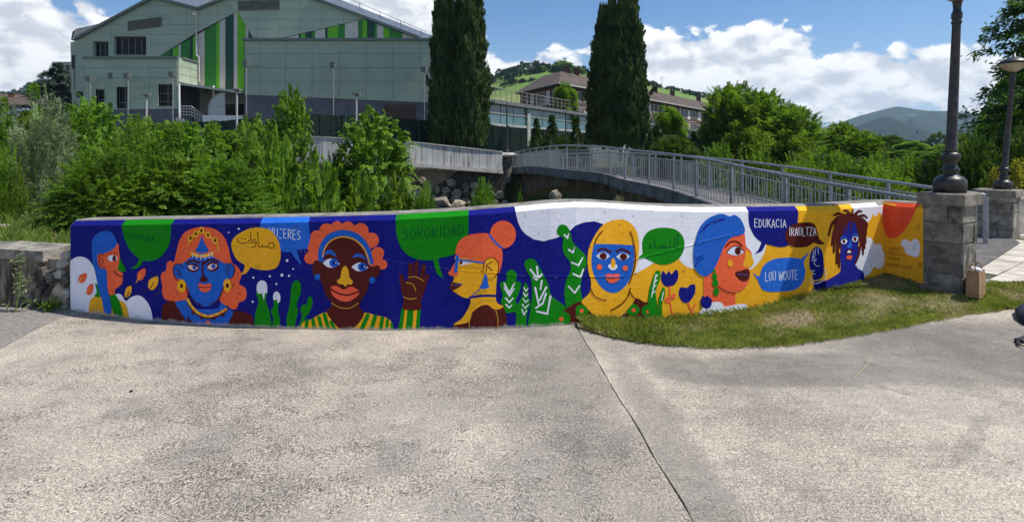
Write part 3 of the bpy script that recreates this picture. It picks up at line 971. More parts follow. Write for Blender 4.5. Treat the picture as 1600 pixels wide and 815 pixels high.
for lab, body, tri, w in [
    ('green painted plant with a round top and white chevrons, beside the brown dress', [(5, 490), (42, 474), (42, 435), (70, 410), (103, 435), (97, 475), (127, 488), (112, 550), (95, 592), (118, 640), (108, 770), (88, 770), (100, 680), (85, 655), (40, 660), (10, 600), (20, 560)],
     [((30, 492), (58, 545), (88, 490)), ((30, 515), (58, 562), (86, 520)), ((38, 575), (58, 600), (80, 575)), ((40, 612), (56, 630), (72, 617))], 2.6),
    ('thin green painted plant with a column of white chevrons', [(152, 488), (166, 510), (166, 560), (181, 610), (162, 660), (148, 790), (112, 790), (118, 680), (110, 612), (134, 560), (138, 510)],
     [((144, 515), (154, 535), (166, 520)), ((140, 545), (152, 565), (166, 550)), ((138, 578), (152, 600), (168, 585)), ((134, 612), (150, 632), (170, 612)), ((132, 640), (142, 672), (158, 645))], 1.9),
    ('broad green painted plant with large white leaf strokes', [(145, 375), (165, 350), (200, 352), (235, 400), (260, 450), (285, 500), (302, 560), (350, 600), (390, 640), (392, 790), (180, 790), (180, 640), (190, 560), (185, 470), (160, 420)],
     [((180, 410), (218, 458)), ((218, 395), (224, 458)), ((246, 438), (216, 470), (196, 455)), ((246, 475), (238, 525)), ((208, 515), (228, 612)), ((272, 512), (232, 590)), ((270, 550), (252, 605), (212, 632)), ((296, 565), (278, 665), (216, 652))], 3.2),
    ('tall wavy green painted plant with white ticks, left of the yellow headscarf', [(333, 185), (350, 153), (385, 155), (410, 190), (425, 250), (460, 290), (495, 325), (505, 380), (480, 450), (470, 520), (476, 600), (400, 640), (378, 560), (385, 480), (410, 420), (410, 370), (375, 320), (365, 270), (370, 230), (340, 210)],
     [((378, 210), (394, 228), (402, 205)), ((402, 296), (426, 312), (434, 284)), ((420, 370), (458, 386), (482, 342)), ((428, 435), (468, 456), (486, 408)), ((402, 508), (436, 545), (464, 504))], 2.7)]:
    f = Figure('painted_plant', lab, 6)
    f.put('plant', 'green', smooth(T4(body)))
    f.put('leaf_strokes', 'white', *chev(T4, tri, w))
    f.build()

# ---- woman in yellow headscarf
f = Figure('painted_portrait', 'painted blue faced woman wearing a yellow headscarf', 9)
f.put('dress', 'brown', smooth(T4([(310, 800), (310, 800), (330, 690), (380, 640), (470, 595), (530, 640), (700, 690), (780, 580), (840, 598), (880, 602), (915, 690), (925, 800), (925, 800)])))
f.put('dress_pattern', 'green', *[ell(*T4([(x, y)])[0], rx * K3, ry * K3) for x, y, rx, ry in ((478, 648, 38, 36), (366, 695, 46, 44), (565, 695, 38, 28), (772, 643, 38, 34), (860, 650, 38, 36))])
f.put('dress_pattern', 'orange', *[ell(*T4([(x, y)])[0], 13 * K3, 12 * K3, 0, 12) for x, y in ((476, 648), (358, 696), (556, 688), (776, 644), (862, 654))])
f.put('headscarf', 'yellow', smooth(T4([(510, 350), (520, 280), (560, 200), (610, 145), (680, 122), (740, 130), (790, 180), (808, 260), (802, 350), (780, 440), (757, 500), (762, 545), (785, 580), (740, 640), (700, 680), (640, 690), (560, 680), (500, 625), (475, 592), (520, 545), (530, 480), (515, 420)])))
f.put('headscarf', 'yellow', smooth(T4([(645, 690), (670, 675), (700, 678), (704, 708), (640, 712)])))
f.put('face', 'blue', smooth(T4([(548, 262), (548, 262), (665, 264), (776, 270), (776, 270), (780, 340), (765, 430), (740, 490), (700, 530), (660, 545), (610, 530), (565, 480), (535, 400), (535, 320)])))
f.put('eyebrow', 'line', ribbon(T4([(570, 300), (600, 290), (642, 308)]), 3.6), ribbon(T4([(676, 306), (710, 294), (752, 314)]), 3.6))
f.put('eye', 'slate', smooth(T4([(558, 332), (558, 332), (585, 313), (615, 313), (640, 332), (640, 332), (612, 351), (585, 350)])), smooth(T4([(675, 336), (675, 336), (700, 317), (730, 317), (753, 334), (753, 334), (728, 354), (700, 353)])))
f.put('eye', 'brown', ell(*T4([(600, 332)])[0], 21 * K3, 20 * K3), ell(*T4([(717, 336)])[0], 21 * K3, 20 * K3))
f.put('eye', 'line', ell(*T4([(600, 332)])[0], 9 * K3, 9 * K3, 0, 10), ell(*T4([(717, 336)])[0], 9 * K3, 9 * K3, 0, 10))
f.put('nose', 'white', smooth(T4([(628, 390), (640, 378), (655, 384), (672, 378), (682, 392), (668, 410), (645, 411)])))
f.put('nose', 'yellow', ell(*T4([(657, 374)])[0], 13 * K3, 30 * K3))
f.put('cheek', 'orange', ell(*T4([(578, 395)])[0], 16 * K3, 16 * K3), ell(*T4([(727, 402)])[0], 15 * K3, 16 * K3))
f.put('mouth', 'red', smooth(T4([(613, 442), (640, 432), (655, 441), (670, 432), (693, 440), (690, 470), (650, 488), (622, 474)])))
f.put('mouth', 'blue', ribbon(T4([(615, 453), (690, 453)]), 1.6))
f.put('folds', 'line', ribbon(T4([(596, 187), (566, 222), (550, 262)]), 1.7), ribbon(T4([(755, 190), (772, 240), (786, 330), (776, 410), (750, 490)]), 1.7), ribbon(T4([(525, 515), (545, 558), (580, 580), (616, 587)]), 1.7), ribbon(T4([(642, 645), (700, 612), (742, 565), (755, 518)]), 1.7), ribbon(T4([(755, 540), (775, 570), (800, 590)]), 1.7))
f.build()
f = Figure('speech_bubble', 'green painted speech bubble with Arabic lettering on the white ground', 6)
f.put('bubble', 'green', smooth(T4([(826, 260), (840, 215), (880, 180), (950, 168), (1020, 180), (1062, 220), (1071, 280), (1045, 340), (990, 376), (930, 382), (870, 358), (838, 342), (838, 342), (794, 349), (794, 349), (830, 318), (830, 318)])))
ar = [[(955, 265), (966, 400), (960, 540), (930, 600)], [(895, 330), (895, 480), (880, 560), (820, 595), (700, 598), (560, 600), (400, 595), (372, 565), (365, 480), (375, 380)], [(755, 490), (752, 590)], [(645, 520), (640, 592)], [(595, 530), (597, 592)], [(548, 535), (550, 592)], [(275, 530), (243, 545), (242, 572), (278, 572), (215, 625)], [(775, 410), (740, 440)], [(935, 270), (975, 262)]]
f.put('lettering', 'dgreen', *[ribbon(L5(q), 1.35) for q in ar])
f.build()
f = Figure('painted_plant', 'pair of slim green painted leaves with white veins beside the tulips', 13)
f.put('plant', 'green', smooth(T4([(862, 650), (862, 560), (880, 480), (905, 420), (930, 425), (928, 470), (905, 540), (915, 620), (940, 760), (900, 760)])), smooth(T4([(920, 600), (930, 550), (945, 513), (957, 525), (955, 570), (940, 620), (950, 740), (935, 740)])))
f.put('leaf_strokes', 'white', *chev(T4, [((905, 440), (880, 570)), ((915, 440), (898, 462)), ((912, 470), (892, 490)), ((905, 500), (885, 520)), ((900, 535), (880, 550)), ((948, 540), (938, 590))], 1.7))
f.build()
for lab, body, stem in [('navy painted tulip with an orange stem, the tallest of three', [(195, 500), (200, 462), (210, 458), (225, 474), (240, 455), (255, 474), (275, 452), (290, 452), (295, 490), (276, 530), (240, 546), (210, 535)], [[(245, 545), (248, 640), (268, 745)]]),
                        ('navy painted tulip leaning right, the middle of three', [(298, 590), (305, 553), (325, 550), (345, 553), (365, 535), (392, 536), (388, 590), (350, 640), (315, 628)], [[(350, 640), (370, 690), (390, 745)], [(392, 650), (370, 692)]])]:
    f = Figure('painted_flower', lab, 6)
    f.put('bloom', 'navy', smooth(T5(body)))
    f.put('stem', 'orange', *[ribbon(T5(q), 2.4) for q in stem])
    if 'tallest' in lab:
        f.put('leaf', 'orange', ell(*T5([(230, 625)])[0], 14 * K3, 19 * K3, -.3), ell(*T5([(265, 603)])[0], 12 * K3, 20 * K3, .35))
    f.build()
f = Figure('painted_cloud', 'white painted cloud under the turbaned woman', 24)
f.put('cloud', 'white', smooth(T5([(412, 760), (412, 760), (418, 690), (460, 650), (510, 632), (545, 640), (562, 660), (620, 650), (670, 645), (695, 665), (692, 760), (692, 760)])))
f.build()
f = Figure('painted_flower', 'smallest navy painted tulip, on the white cloud', 26)
f.put('bloom', 'navy', smooth(T5([(423, 632), (430, 600), (448, 606), (460, 596), (470, 606), (486, 622), (480, 660), (455, 672), (430, 660)])))
f.put('stem', 'navy', ribbon(T5([(456, 668), (444, 720)]), .9))
f.build()

# ---- turbaned woman
f = Figure('painted_portrait', 'painted orange woman in profile with a blue turban and green earrings', 10)
f.put('face', 'orange', smooth(T5([(545, 315), (590, 265), (640, 235), (676, 240), (686, 310), (715, 345), (722, 400), (702, 430), (706, 450), (706, 500), (690, 540), (660, 570), (625, 586), (622, 655), (560, 662), (500, 640), (446, 610), (446, 480), (500, 430)])))
f.put('nose', 'yellow', smooth(T5([(688, 335), (715, 362), (731, 410), (705, 433), (670, 426), (680, 380)])))
f.put('mouth', 'brown', smooth(T5([(622, 465), (660, 452), (690, 445), (708, 460), (700, 502), (672, 516), (640, 500)])))
f.put('mouth', 'blue', ribbon(T5([(640, 472), (698, 478)]), .8))
f.put('eye', 'slate', smooth(T5([(574, 348), (574, 348), (600, 320), (640, 315), (676, 345), (676, 345), (640, 365), (600, 362)])))
f.put('eye', 'brown', ell(*T5([(638, 340)])[0], 18 * K3, 23 * K3))
f.put('eye', 'line', ell(*T5([(640, 340)])[0], 8 * K3, 10 * K3, 0, 10), ribbon(T5([(574, 348), (602, 318), (640, 313), (676, 343)]), 1.4))
f.put('eyebrow', 'line', ribbon(T5([(568, 314), (598, 286), (638, 288), (662, 312)]), 2.2))
f.put('cheek', 'yellow', ell(*T5([(594, 410)])[0], 15 * K3, 20 * K3))
f.put('turban', 'blue', smooth(T5([(382, 330), (395, 270), (420, 200), (470, 150), (540, 125), (590, 140), (620, 132), (660, 165), (676, 236), (600, 262), (560, 310), (530, 380), (490, 460), (440, 486), (395, 450), (383, 400)])))
f.put('turban_folds', 'navy', *[ribbon(T5(q), 2.0, True, .4) for q in ([(440, 215), (490, 172), (560, 152)], [(420, 235), (460, 190), (520, 160)], [(500, 180), (540, 165), (560, 160)], [(388, 432), (410, 400), (442, 378)], [(395, 388), (440, 362)], [(385, 300), (400, 290)])])
f.put('earring', 'green', *[ell(*T5([(x, y)])[0], rx * K3, ry * K3, 0, 14) for x, y, rx, ry in ((500, 456, 9, 10), (503, 486, 16, 18), (507, 525, 18, 24), (512, 575, 17, 24))])
f.put('jaw_line', 'line', ribbon(T5([(520, 542), (570, 572), (622, 584)]), 1.5))
f.build()
f = Figure('speech_bubble', 'navy painted speech bubble reading EDUKACIA', 6)
f.put('bubble', 'navy', smooth(T5([(703, 60), (703, 60), (988, 60), (988, 60), (985, 180), (950, 290), (890, 318), (800, 300), (800, 300), (778, 340), (735, 358), (735, 358), (760, 330), (775, 290), (775, 290), (740, 260), (712, 210), (700, 150)])))
f.put('lettering', 'white', *text_strokes('EDUKACIA', *T5([(735, 155), (918, 160)]), 12.4, .95))
f.build()
f = Figure('speech_bubble', 'brown painted speech bubble reading IRAULTZA', 12)
f.put('bubble', 'brown', smooth(T5([(912, 255), (930, 205), (980, 180), (1050, 175), (1085, 190), (1100, 240), (1112, 272), (1142, 298), (1142, 298), (1112, 303), (1075, 293), (1040, 315), (970, 318), (930, 298)])))
f.put('lettering', 'white', *text_strokes('iRAULTZA', *T5([(935, 206), (1090, 206)]), 12, .95))
f.build()
f = Figure('speech_bubble', 'blue painted speech bubble reading LOU WOUTE', 6)
f.put('bubble', 'bubble', smooth(T5([(724, 463), (724, 463), (762, 486), (785, 430), (840, 390), (930, 378), (1005, 386), (1005, 386), (1055, 340), (1055, 340), (1022, 402), (1030, 460), (1010, 530), (960, 565), (850, 576), (790, 568), (768, 540), (752, 505)])))
f.put('lettering', 'white', *text_strokes('LOU WOUTE', *T5([(797, 462), (986, 452)]), 14, .95, gap=.26))
f.build()
f = Figure('painted_hand', 'navy painted raised fist with white knuckle lines and cuff', 6)
f.put('arm', 'navy', T6([(190, 590), (262, 585), (262, 720), (190, 720)]))
f.put('fist', 'navy', smooth(T6([(165, 470), (175, 420), (205, 389), (235, 410), (246, 470), (246, 545), (220, 578), (186, 577), (183, 530), (168, 520)])))
f.put('knuckles', 'white', *[ribbon(T6(q), .85) for q in ([(190, 412), (180, 462)], [(200, 402), (196, 440)], [(212, 396), (217, 432)], [(178, 470), (205, 462), (190, 480), (205, 500), (222, 500)], [(178, 530), (195, 527)], [(182, 545), (198, 548)])], ell(*T6([(190, 450)])[0], 1.6, 1.2))
f.put('cuff', 'white', ribbon(T6([(172, 568), (185, 600), (225, 596), (258, 565), (256, 515)]), 1.1))
f.build()

# ---- woman with dreadlocks
f = Figure('painted_portrait', 'painted navy faced person with brown dreadlocks at the wall corner', 6)
f.put('shoulders', 'navy2', smooth(Z7([(-60, 900), (-60, 900), (20, 800), (110, 750), (220, 690), (268, 650), (285, 595), (410, 588), (440, 620), (490, 655), (505, 720), (505, 900), (505, 900)])))
f.put('face', 'navy2', smooth(Z7([(265, 310), (330, 170), (410, 170), (440, 280), (450, 400), (440, 500), (410, 590), (400, 640), (290, 640), (270, 560), (262, 400)])))
f.put('hair', 'brown', smooth(Z7([(205, 200), (240, 130), (290, 95), (340, 84), (400, 86), (460, 115), (505, 165), (515, 240), (480, 330), (445, 300), (435, 240), (405, 168), (370, 165), (330, 180), (290, 270), (265, 330), (235, 320)])))
kz = 130 / 815
f.put('locks', 'brown', *[ribbon(Z7(q), w * kz, True, .45) for q, w in (
    ([(250, 120), (185, 190), (152, 298)], 34), ([(235, 170), (200, 290), (184, 392)], 34), ([(240, 240), (212, 350), (204, 462)], 34), ([(252, 300), (238, 420), (231, 572)], 36), ([(265, 380), (252, 500), (256, 610)], 32),
    ([(300, 105), (250, 84), (205, 102)], 36), ([(355, 88), (330, 58), (300, 56)], 30), ([(385, 90), (386, 70), (392, 46)], 22), ([(415, 92), (445, 62), (475, 64)], 32), ([(450, 115), (495, 102), (528, 124)], 32),
    ([(480, 140), (525, 185), (520, 240)], 32), ([(490, 200), (518, 250), (515, 300)], 30), ([(480, 250), (508, 310), (515, 370)], 30), ([(470, 300), (498, 360), (505, 425)], 30), ([(462, 330), (485, 410), (490, 482)], 30), ([(458, 390), (445, 490), (412, 575)], 30),
    ([(310, 150), (285, 295)], 24), ([(335, 150), (318, 270)], 20), ([(385, 150), (368, 250)], 20), ([(422, 150), (445, 280)], 24))])
f.put('eye', 'white', ell(*Z7([(303, 357)])[0], 31 * kz, 25 * kz, -.2), ell(*Z7([(411, 334)])[0], 30 * kz, 27 * kz, -.3))
f.put('eye', 'brown', ell(*Z7([(300, 356)])[0], 15 * kz, 20 * kz, 0, 14), ell(*Z7([(409, 333)])[0], 16 * kz, 21 * kz, 0, 14))
f.put('eyebrow', 'blue', ribbon(Z7([(272, 330), (300, 310), (330, 322)]), 2.0), ribbon(Z7([(386, 302), (412, 285), (440, 300)]), 2.0))
f.put('nose', 'bubble', smooth(Z7([(360, 338), (376, 380), (372, 418), (342, 420), (330, 402), (350, 380)])))
f.put('mouth', 'brown', smooth(Z7([(318, 472), (345, 432), (380, 440), (382, 470), (350, 476)])))
f.put('mouth', 'white', smooth(Z7([(332, 468), (352, 442), (370, 465)])))
f.put('mouth', 'red', smooth(Z7([(325, 505), (350, 492), (380, 498), (370, 530), (335, 532)])))
f.put('earring', 'yellow', ell(*Z7([(446, 390)])[0], 6 * kz, 19 * kz, 0, 10), ell(*Z7([(257, 450)])[0], 6 * kz, 26 * kz, 0, 10))
f.build()
f = Figure('painted_cloud', 'white painted cloud at the top of the wall beside the dreadlocks', 2)
f.put('cloud', 'white', smooth(T6([(418, 120), (418, 120), (588, 100), (588, 100), (588, 206), (572, 192), (560, 200), (548, 216), (530, 203), (520, 230), (500, 250), (470, 270), (440, 235), (420, 200), (420, 200)])))
f.build()
f = Figure('painted_cloud', 'white painted cloud behind the dreadlocks near the corner', 2)
f.put('cloud', 'white', smooth(T6([(420, 600), (420, 600), (432, 440), (470, 370), (495, 338), (520, 338), (542, 372), (575, 376), (588, 410), (600, 440), (592, 500), (562, 518), (540, 506), (512, 548), (490, 560), (470, 600), (470, 600)])))
f.build()
f = Figure('painted_sun', 'orange red painted half sun at the top of the end panel', 4)
f.put('sun', 'redsun', smooth(T6([(588, 100), (588, 100), (800, 100), (800, 100), (780, 180), (740, 260), (695, 318), (645, 342), (612, 322), (592, 272), (588, 180)])))
f.build()
f = Figure('painted_cloud', 'heart shaped white painted cloud on the end panel', 4)
f.put('cloud', 'white', smooth(T6([(697, 378), (704, 352), (728, 347), (752, 364), (752, 364), (770, 346), (792, 350), (806, 378), (804, 420), (792, 448), (755, 442), (722, 425), (716, 400)])))
f.build()
f = Figure('lettering', 'small dark hand lettered lines on the yellow end panel', 4)
f.put('lettering', 'oink', *text_strokes('ADMERTA', *L0([(225, 180), (440, 205)]), 4.4, .55), *text_strokes('UDARITZ ETA', *L0([(200, 260), (510, 310)]), 4.4, .55),
      *text_strokes('EIHARNE', *L0([(215, 350), (440, 388)]), 4.2, .55), *text_strokes('ERROME TALDEA', *L0([(205, 465), (650, 540)]), 4.6, .6))
f.put('mark', 'dgreen', *[ribbon(L0(q), .7) for q in ([(765, 490), (790, 480), (770, 540), (800, 530)], [(805, 480), (830, 485), (810, 530), (825, 545)])])
f.build()

# ------------------------------------------------------------------ terrain, road, verge
def sstep(a, b, x):
    t = np.clip((x - a) / (b - a), 0, 1)
    return t * t * (3 - 2 * t)


def zfar(x):
    return np.clip(.75 - .055 * x, .7, 2.5)


def terrain_z(x, y):
    x = np.asarray(x, float); y = np.asarray(y, float)
    # near bank edge: farther away at the left, just behind the wall in the middle
    edge = np.where(x < -3.6, 10.2, np.where(x < 4.4, 6.9, 11.5))
    edge = 6.75 + 3.6 * sstep(-3.4, -5.2, x) + 6.0 * sstep(5.0, 7.6, x)
    yw = np.where(x < -.4, 30.1 + (x + 19.7) * .259, 35.3)
    low = sstep(edge, edge + 1.6, y) * (1 - sstep(yw + .15, yw + .6, y))
    near = -.03 + .30 * sstep(-4.4, -5.0, x) * sstep(6.1, 6.9, y) + .06 * sstep(4.6, 5.2, x) * sstep(6.0, 7.0, y)
    near = near - .2 * sstep(.45, .7, x) * (1 - sstep(3.2, 4.2, x)) * sstep(4.75, 5.1, y) * (1 - sstep(6.6, 6.9, y))
    far = zfar(x)
    base = np.where(y > 20, far, near)
    z = base * (1 - low) + (-2.5) * low
    z = z + .012 * np.sin(x * 3.1 + y * 1.7) * sstep(6.2, 7.5, y)
    return z

gx = np.unique(np.concatenate([-np.geomspace(14, 2700, 26), np.arange(-14, 14.01, .4), np.geomspace(14, 2700, 26)]))
gy = np.unique(np.concatenate([-np.geomspace(4, 2700, 22), np.arange(-4, 12, .35), np.arange(12, 29, .6), np.arange(29, 38, .25), np.geomspace(38, 2700, 40)]))
GX, GY = np.meshgrid(gx, gy)
GZ = terrain_z(GX, GY)
nx, ny = len(gx), len(gy)
me = bpy.data.meshes.new('ground')
ii = np.arange(nx * ny).reshape(ny, nx)
q = np.stack([ii[:-1, :-1], ii[:-1, 1:], ii[1:, 1:], ii[1:, :-1]], -1).reshape(-1, 4)
me.from_pydata(np.stack([GX, GY, GZ], -1).reshape(-1, 3).tolist(), [], q.tolist())
me.polygons.foreach_set('use_smooth', [True] * len(me.polygons))

m, T = new_mat('earth_and_grass')
g = T.n('ShaderNodeNewGeometry'); pos = g.outputs['Position']
c = T.mix(T.ss(T.noise(pos, 2.2, 6, .6), .38, .62), (.035, .06, .014), (.10, .095, .05))
c = T.mix(T.ss(T.noise(pos, 9, 5, .7), .60, .70), c, (.22, .20, .16))
finish(T, c, .95, T.noise(pos, 22, 6, .7), .6, .04)
me.materials.append(m)
tag(link('ground', me), kind='structure')


def road_mat(name, light, mid, dark, patches=False, spk=1.0, wornc=(.27, .25, .232)):
    m, T = new_mat(name)
    g = T.n('ShaderNodeNewGeometry'); pos = g.outputs['Position']
    x, y, _ = T.xyz(pos)
    warp = T.vmath('ADD', pos, T.vmath('MULTIPLY', T.comb(T.noise(pos, 7, 3), T.noise(T.vmath('ADD', pos, (9, 3, 0)), 7, 3), 0), (.10, .10, 0)))
    big = T.noise(pos, .9, 4, .55)
    midn = T.noise(warp, 5.5, 7, .70)
    fine = T.noise(warp, 70, 4, .74)
    grit = T.noise(pos, 150, 3, .65)
    f = T.ss(T.math('ADD', T.math('MULTIPLY', midn, .35), T.math('MULTIPLY', fine, .65)), .42, .58)
    col = T.mix(f, mid, light)
    # worn laitance: short dark flecks where the cream skin is gone, commoner in some areas
    def fleck(rot, sx, sy):
        mp = T.n('ShaderNodeMapping'); mp.inputs['Rotation'].default_value = (0, 0, rot)
        T.set(mp.inputs['Vector'], warp)
        return T.noise(T.vmath('MULTIPLY', mp.outputs[0], (sx, sy, 1)), 1.0, 4, .65, .6)
    kf = 1.45 if patches else 1.12
    fl = T.math('MAXIMUM', T.math('MAXIMUM', fleck(.5, 52 * kf, 96 * kf), fleck(1.7, 40 * kf, 118 * kf)), fleck(2.7, 95 * kf, 120 * kf))
    area = T.ss(T.math('ADD', T.math('MULTIPLY', big, .5), T.math('MULTIPLY', midn, .6)), .44, .66)
    thr = T.math('SUBTRACT', .638, T.math('MULTIPLY', area, .10))
    fleck = T.math('MULTIPLY', T.ss(T.math('SUBTRACT', fl, thr), 0, .045), spk)
    col = T.mix(T.math('MULTIPLY', fleck, .92), col, dark)
    worn = T.ss(T.math('ADD', T.math('MULTIPLY', T.noise(pos, .55, 3, .6, .5), .6), T.math('MULTIPLY', T.noise(warp, 2.6, 5, .65), .5)), .48, .64)
    col = T.mix(T.math('MULTIPLY', worn, .46), col, wornc)
    col = T.mix(T.math('MULTIPLY', area, .12), col, dark)
    cr = T.n('ShaderNodeTexVoronoi', feature='DISTANCE_TO_EDGE')
    T.set(cr.inputs['Vector'], T.vmath('ADD', warp, T.vmath('MULTIPLY', T.comb(big, midn, 0), (.5, .3, 0))))
    cr.inputs['Scale'].default_value = .42
    crack = T.math('MULTIPLY', T.ss(cr.outputs['Distance'], .0045, .0015), T.ss(T.noise(pos, 1.1, 2), .46, .54))
    col = T.mix(T.math('MULTIPLY', crack, .12), col, dark)
    col = T.mix(T.math('MULTIPLY', T.ss(grit, .50, .66), .75), col, dark)
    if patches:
        # darker soft patches beside the verge, and a trowel band along the joint
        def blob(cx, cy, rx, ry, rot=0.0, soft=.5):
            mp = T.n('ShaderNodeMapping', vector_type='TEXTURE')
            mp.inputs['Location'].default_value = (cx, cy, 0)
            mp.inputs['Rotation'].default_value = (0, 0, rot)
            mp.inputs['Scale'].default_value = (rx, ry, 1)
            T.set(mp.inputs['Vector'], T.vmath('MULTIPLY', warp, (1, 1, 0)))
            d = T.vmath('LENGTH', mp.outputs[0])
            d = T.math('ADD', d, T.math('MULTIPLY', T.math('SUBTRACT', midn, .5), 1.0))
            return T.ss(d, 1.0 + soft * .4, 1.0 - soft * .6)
        dark_patch = T.math('MAXIMUM', blob(2.5, 4.35, 1.5, .36, .05, .4), blob(4.2, 4.75, 1.7, .78, .25, .4))
        dark_patch = T.math('MAXIMUM', dark_patch, blob(1.35, 4.35, .34, .33, 0, .7))
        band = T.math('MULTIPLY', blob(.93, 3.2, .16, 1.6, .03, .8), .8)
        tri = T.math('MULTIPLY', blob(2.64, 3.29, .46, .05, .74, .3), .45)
        dark_patch = T.math('MAXIMUM', T.math('MAXIMUM', dark_patch, band), tri)
        col = T.mix(T.math('MULTIPLY', dark_patch, .62), col, (.165, .152, .138))
        # broom streaks
        br = T.noise(T.vmath('MULTIPLY', pos, (3, 60, 1)), 1.0, 3, .6)
        col = T.mix(T.math('MULTIPLY', T.ss(br, .52, .66), .22), col, dark)
    else:
        def blob(cx, cy, rx, ry, soft):
            mp = T.n('ShaderNodeMapping', vector_type='TEXTURE')
            mp.inputs['Location'].default_value = (cx, cy, 0); mp.inputs['Scale'].default_value = (rx, ry, 1)
            T.set(mp.inputs['Vector'], T.vmath('MULTIPLY', warp, (1, 1, 0)))
            return T.ss(T.math('ADD', T.vmath('LENGTH', mp.outputs[0]), T.math('MULTIPLY', T.math('SUBTRACT', midn, .5), 1.4)), 1.0 + soft, 1.0 - soft)
        grime = T.math('MAXIMUM', blob(.45, 4.3, .42, 1.1, .6), T.math('MULTIPLY', blob(.55, 3.0, .30, .9, .6), .7))
        col = T.mix(T.math('MULTIPLY', grime, .5), col, (.17, .155, .14))
        stain = T.ss(T.noise(T.vmath('ADD', pos, (3, 7, 0)), .8, 4, .6, .8), .58, .70)
        col = T.mix(T.math('MULTIPLY', stain, .25), col, (.20, .185, .165))
    h = T.math('ADD', T.math('MULTIPLY', fine, .55), T.math('MULTIPLY', grit, .35))
    h = T.math('SUBTRACT', h, T.math('MULTIPLY', fleck, .5))
    finish(T, col, .92, h, .75, .012, spec=.25)
    return m

ROADL = road_mat('worn_cream_concrete', (.76, .655, .525), (.35, .305, .25), (.07, .065, .064))
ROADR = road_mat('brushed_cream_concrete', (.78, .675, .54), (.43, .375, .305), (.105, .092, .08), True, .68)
ASPH = noisy('grey_asphalt', (.17, .155, .14), (.27, .245, .215), 26, .95, .5, 120, .006, c3=(.30, .28, .25), s3=1.6)


def G(px, py, z=0.0):
    d = (CAMZ - z) * FPX / (py - HOR)
    return ((px - 800) / FPX * d, d)


def sheet(name, outline, z, mat, parent=None, step=None):
    mb = MB()
    tri = tessellate_polygon([[Vector((p[0], p[1], 0)) for p in outline]])
    zz = z if callable(z) else (lambda x, y: z)
    mb.add([(p[0], p[1], zz(*p)) for p in outline], [tuple(t) for t in tri])
    return mb.build(name, mat, parent)

# road bed and the slabs on it
bedp = [(-9, -3), (9, -3), (9, 6.2), (5.4, 6.1), (4.9, 5.9)] + [G(1450, 500), G(1250, 535), G(1040, 535), G(905, 510)] + [(.6, 5.6), (-2, 5.6), (-4.6, 6.05), (-9, 6.05)]
road = tag(sheet('road', bedp, -.022, noisy('joint_dirt', (.09, .08, .068), (.17, .15, .125), 12, 1)), kind='structure')


def slab(outline, mat, thick=.05, z=0.0):
    mb = MB()
    a = [(p[0], p[1], z) for p in outline]
    b = [(p[0], p[1], z - thick) for p in outline]
    mb.prism(a, b)
    return mb.build('concrete_slab', mat, road)

rj = random.Random(4)
joint = []
for t in [i / 26 for i in range(27)]:
    x = .600 + (.80 - .600) * t; y = 5.32 + (2.30 - 5.32) * t
    joint.append((x + rj.uniform(-.006, .006), y))
joint.append((.93, 0.2)); joint.append((1.1, -2.8))
wallfoot = [(face_pt(u, 500).x, face_pt(u, 500).y + .02) for u in range(116, 905, 24)]
left = wallfoot + [(joint[0][0] - .004, 5.4)] + [(x - .003, y) for x, y in joint] + [(-9, -2.8), (-9, 4.2), G(0, 545), G(60, 512), G(114, 487)]
slab(left, ROADL)
vcurve = [(905, 514), (930, 521), (960, 529), (1000, 536), (1040, 541), (1100, 545), (1150, 546), (1200, 544), (1250, 540), (1300, 533), (1350, 525), (1400, 516), (1450, 505), (1500, 496), (1550, 488), (1600, 480), (1680, 470), (1800, 462)]
vg = [G(*p) for p in vcurve]
right = [(x + .005 + rj.uniform(-.003, .006), y) for x, y in joint[::-1]] + [(p[0], p[1] + .14) for p in vg] + [(8.9, 6.1), (8.9, -2.8)]
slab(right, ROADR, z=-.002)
sheet('asphalt_strip', [G(114, 487.5), G(60, 512.5), G(0, 545.5), (-9, 4.15), (-9, 6.5), (-6.4, 6.3), (-4.5, 5.97)], .003, ASPH, road)
mb = MB(); x, y = G(205, 612)
mb.lathe([(.004, 0), (.012, .003), (.010, .012), (.003, .015)], (x, y, 0), 7)
tag(mb.build('pebble', noisy('dark_stone', (.03, .03, .03), (.06, .055, .05), 40)), 'tiny dark pebble lying alone on the cream concrete', 'stone')
mb = MB()
for a, b in (((1334, 592), (1356, 570)), ((1350, 566), (1374, 571)), ((1356, 570), (1362, 560))):
    mb.tube([(*G(*a), .004), (*G((a[0] + b[0]) / 2, (a[1] + b[1]) / 2), .010), (*G(*b), .004)], .0018, 5)
tag(mb.build('straw', noisy('dry_straw', (.45, .38, .22), (.55, .47, .30), 30)), 'dry forked straw stalk lying on the grey concrete', 'straw')

# verge: soil bank under grass, rising to the foot of the wall
foot = [(face_pt(u, 480).x, face_pt(u, 480).y) for u in list(range(898, 1383, 16)) + [1383, 1400, 1420, 1443]]


def verge_inside(x, y):
    """signed: rows between kerb curve and wall foot, 0..1"""
    vx = np.array([p[0] for p in vg]); vy = np.array([p[1] for p in vg])
    fx = np.array([p[0] for p in foot[:-3]] + [5.05, 5.5, 6.2, 9]); fy = np.array([p[1] for p in foot[:-3]] + [6.42, 6.62, 6.78, 7.0])
    lo = np.interp(x, vx, vy); hi = np.interp(x, fx, fy)
    return (y - lo) / np.maximum(hi - lo, .02), lo, hi


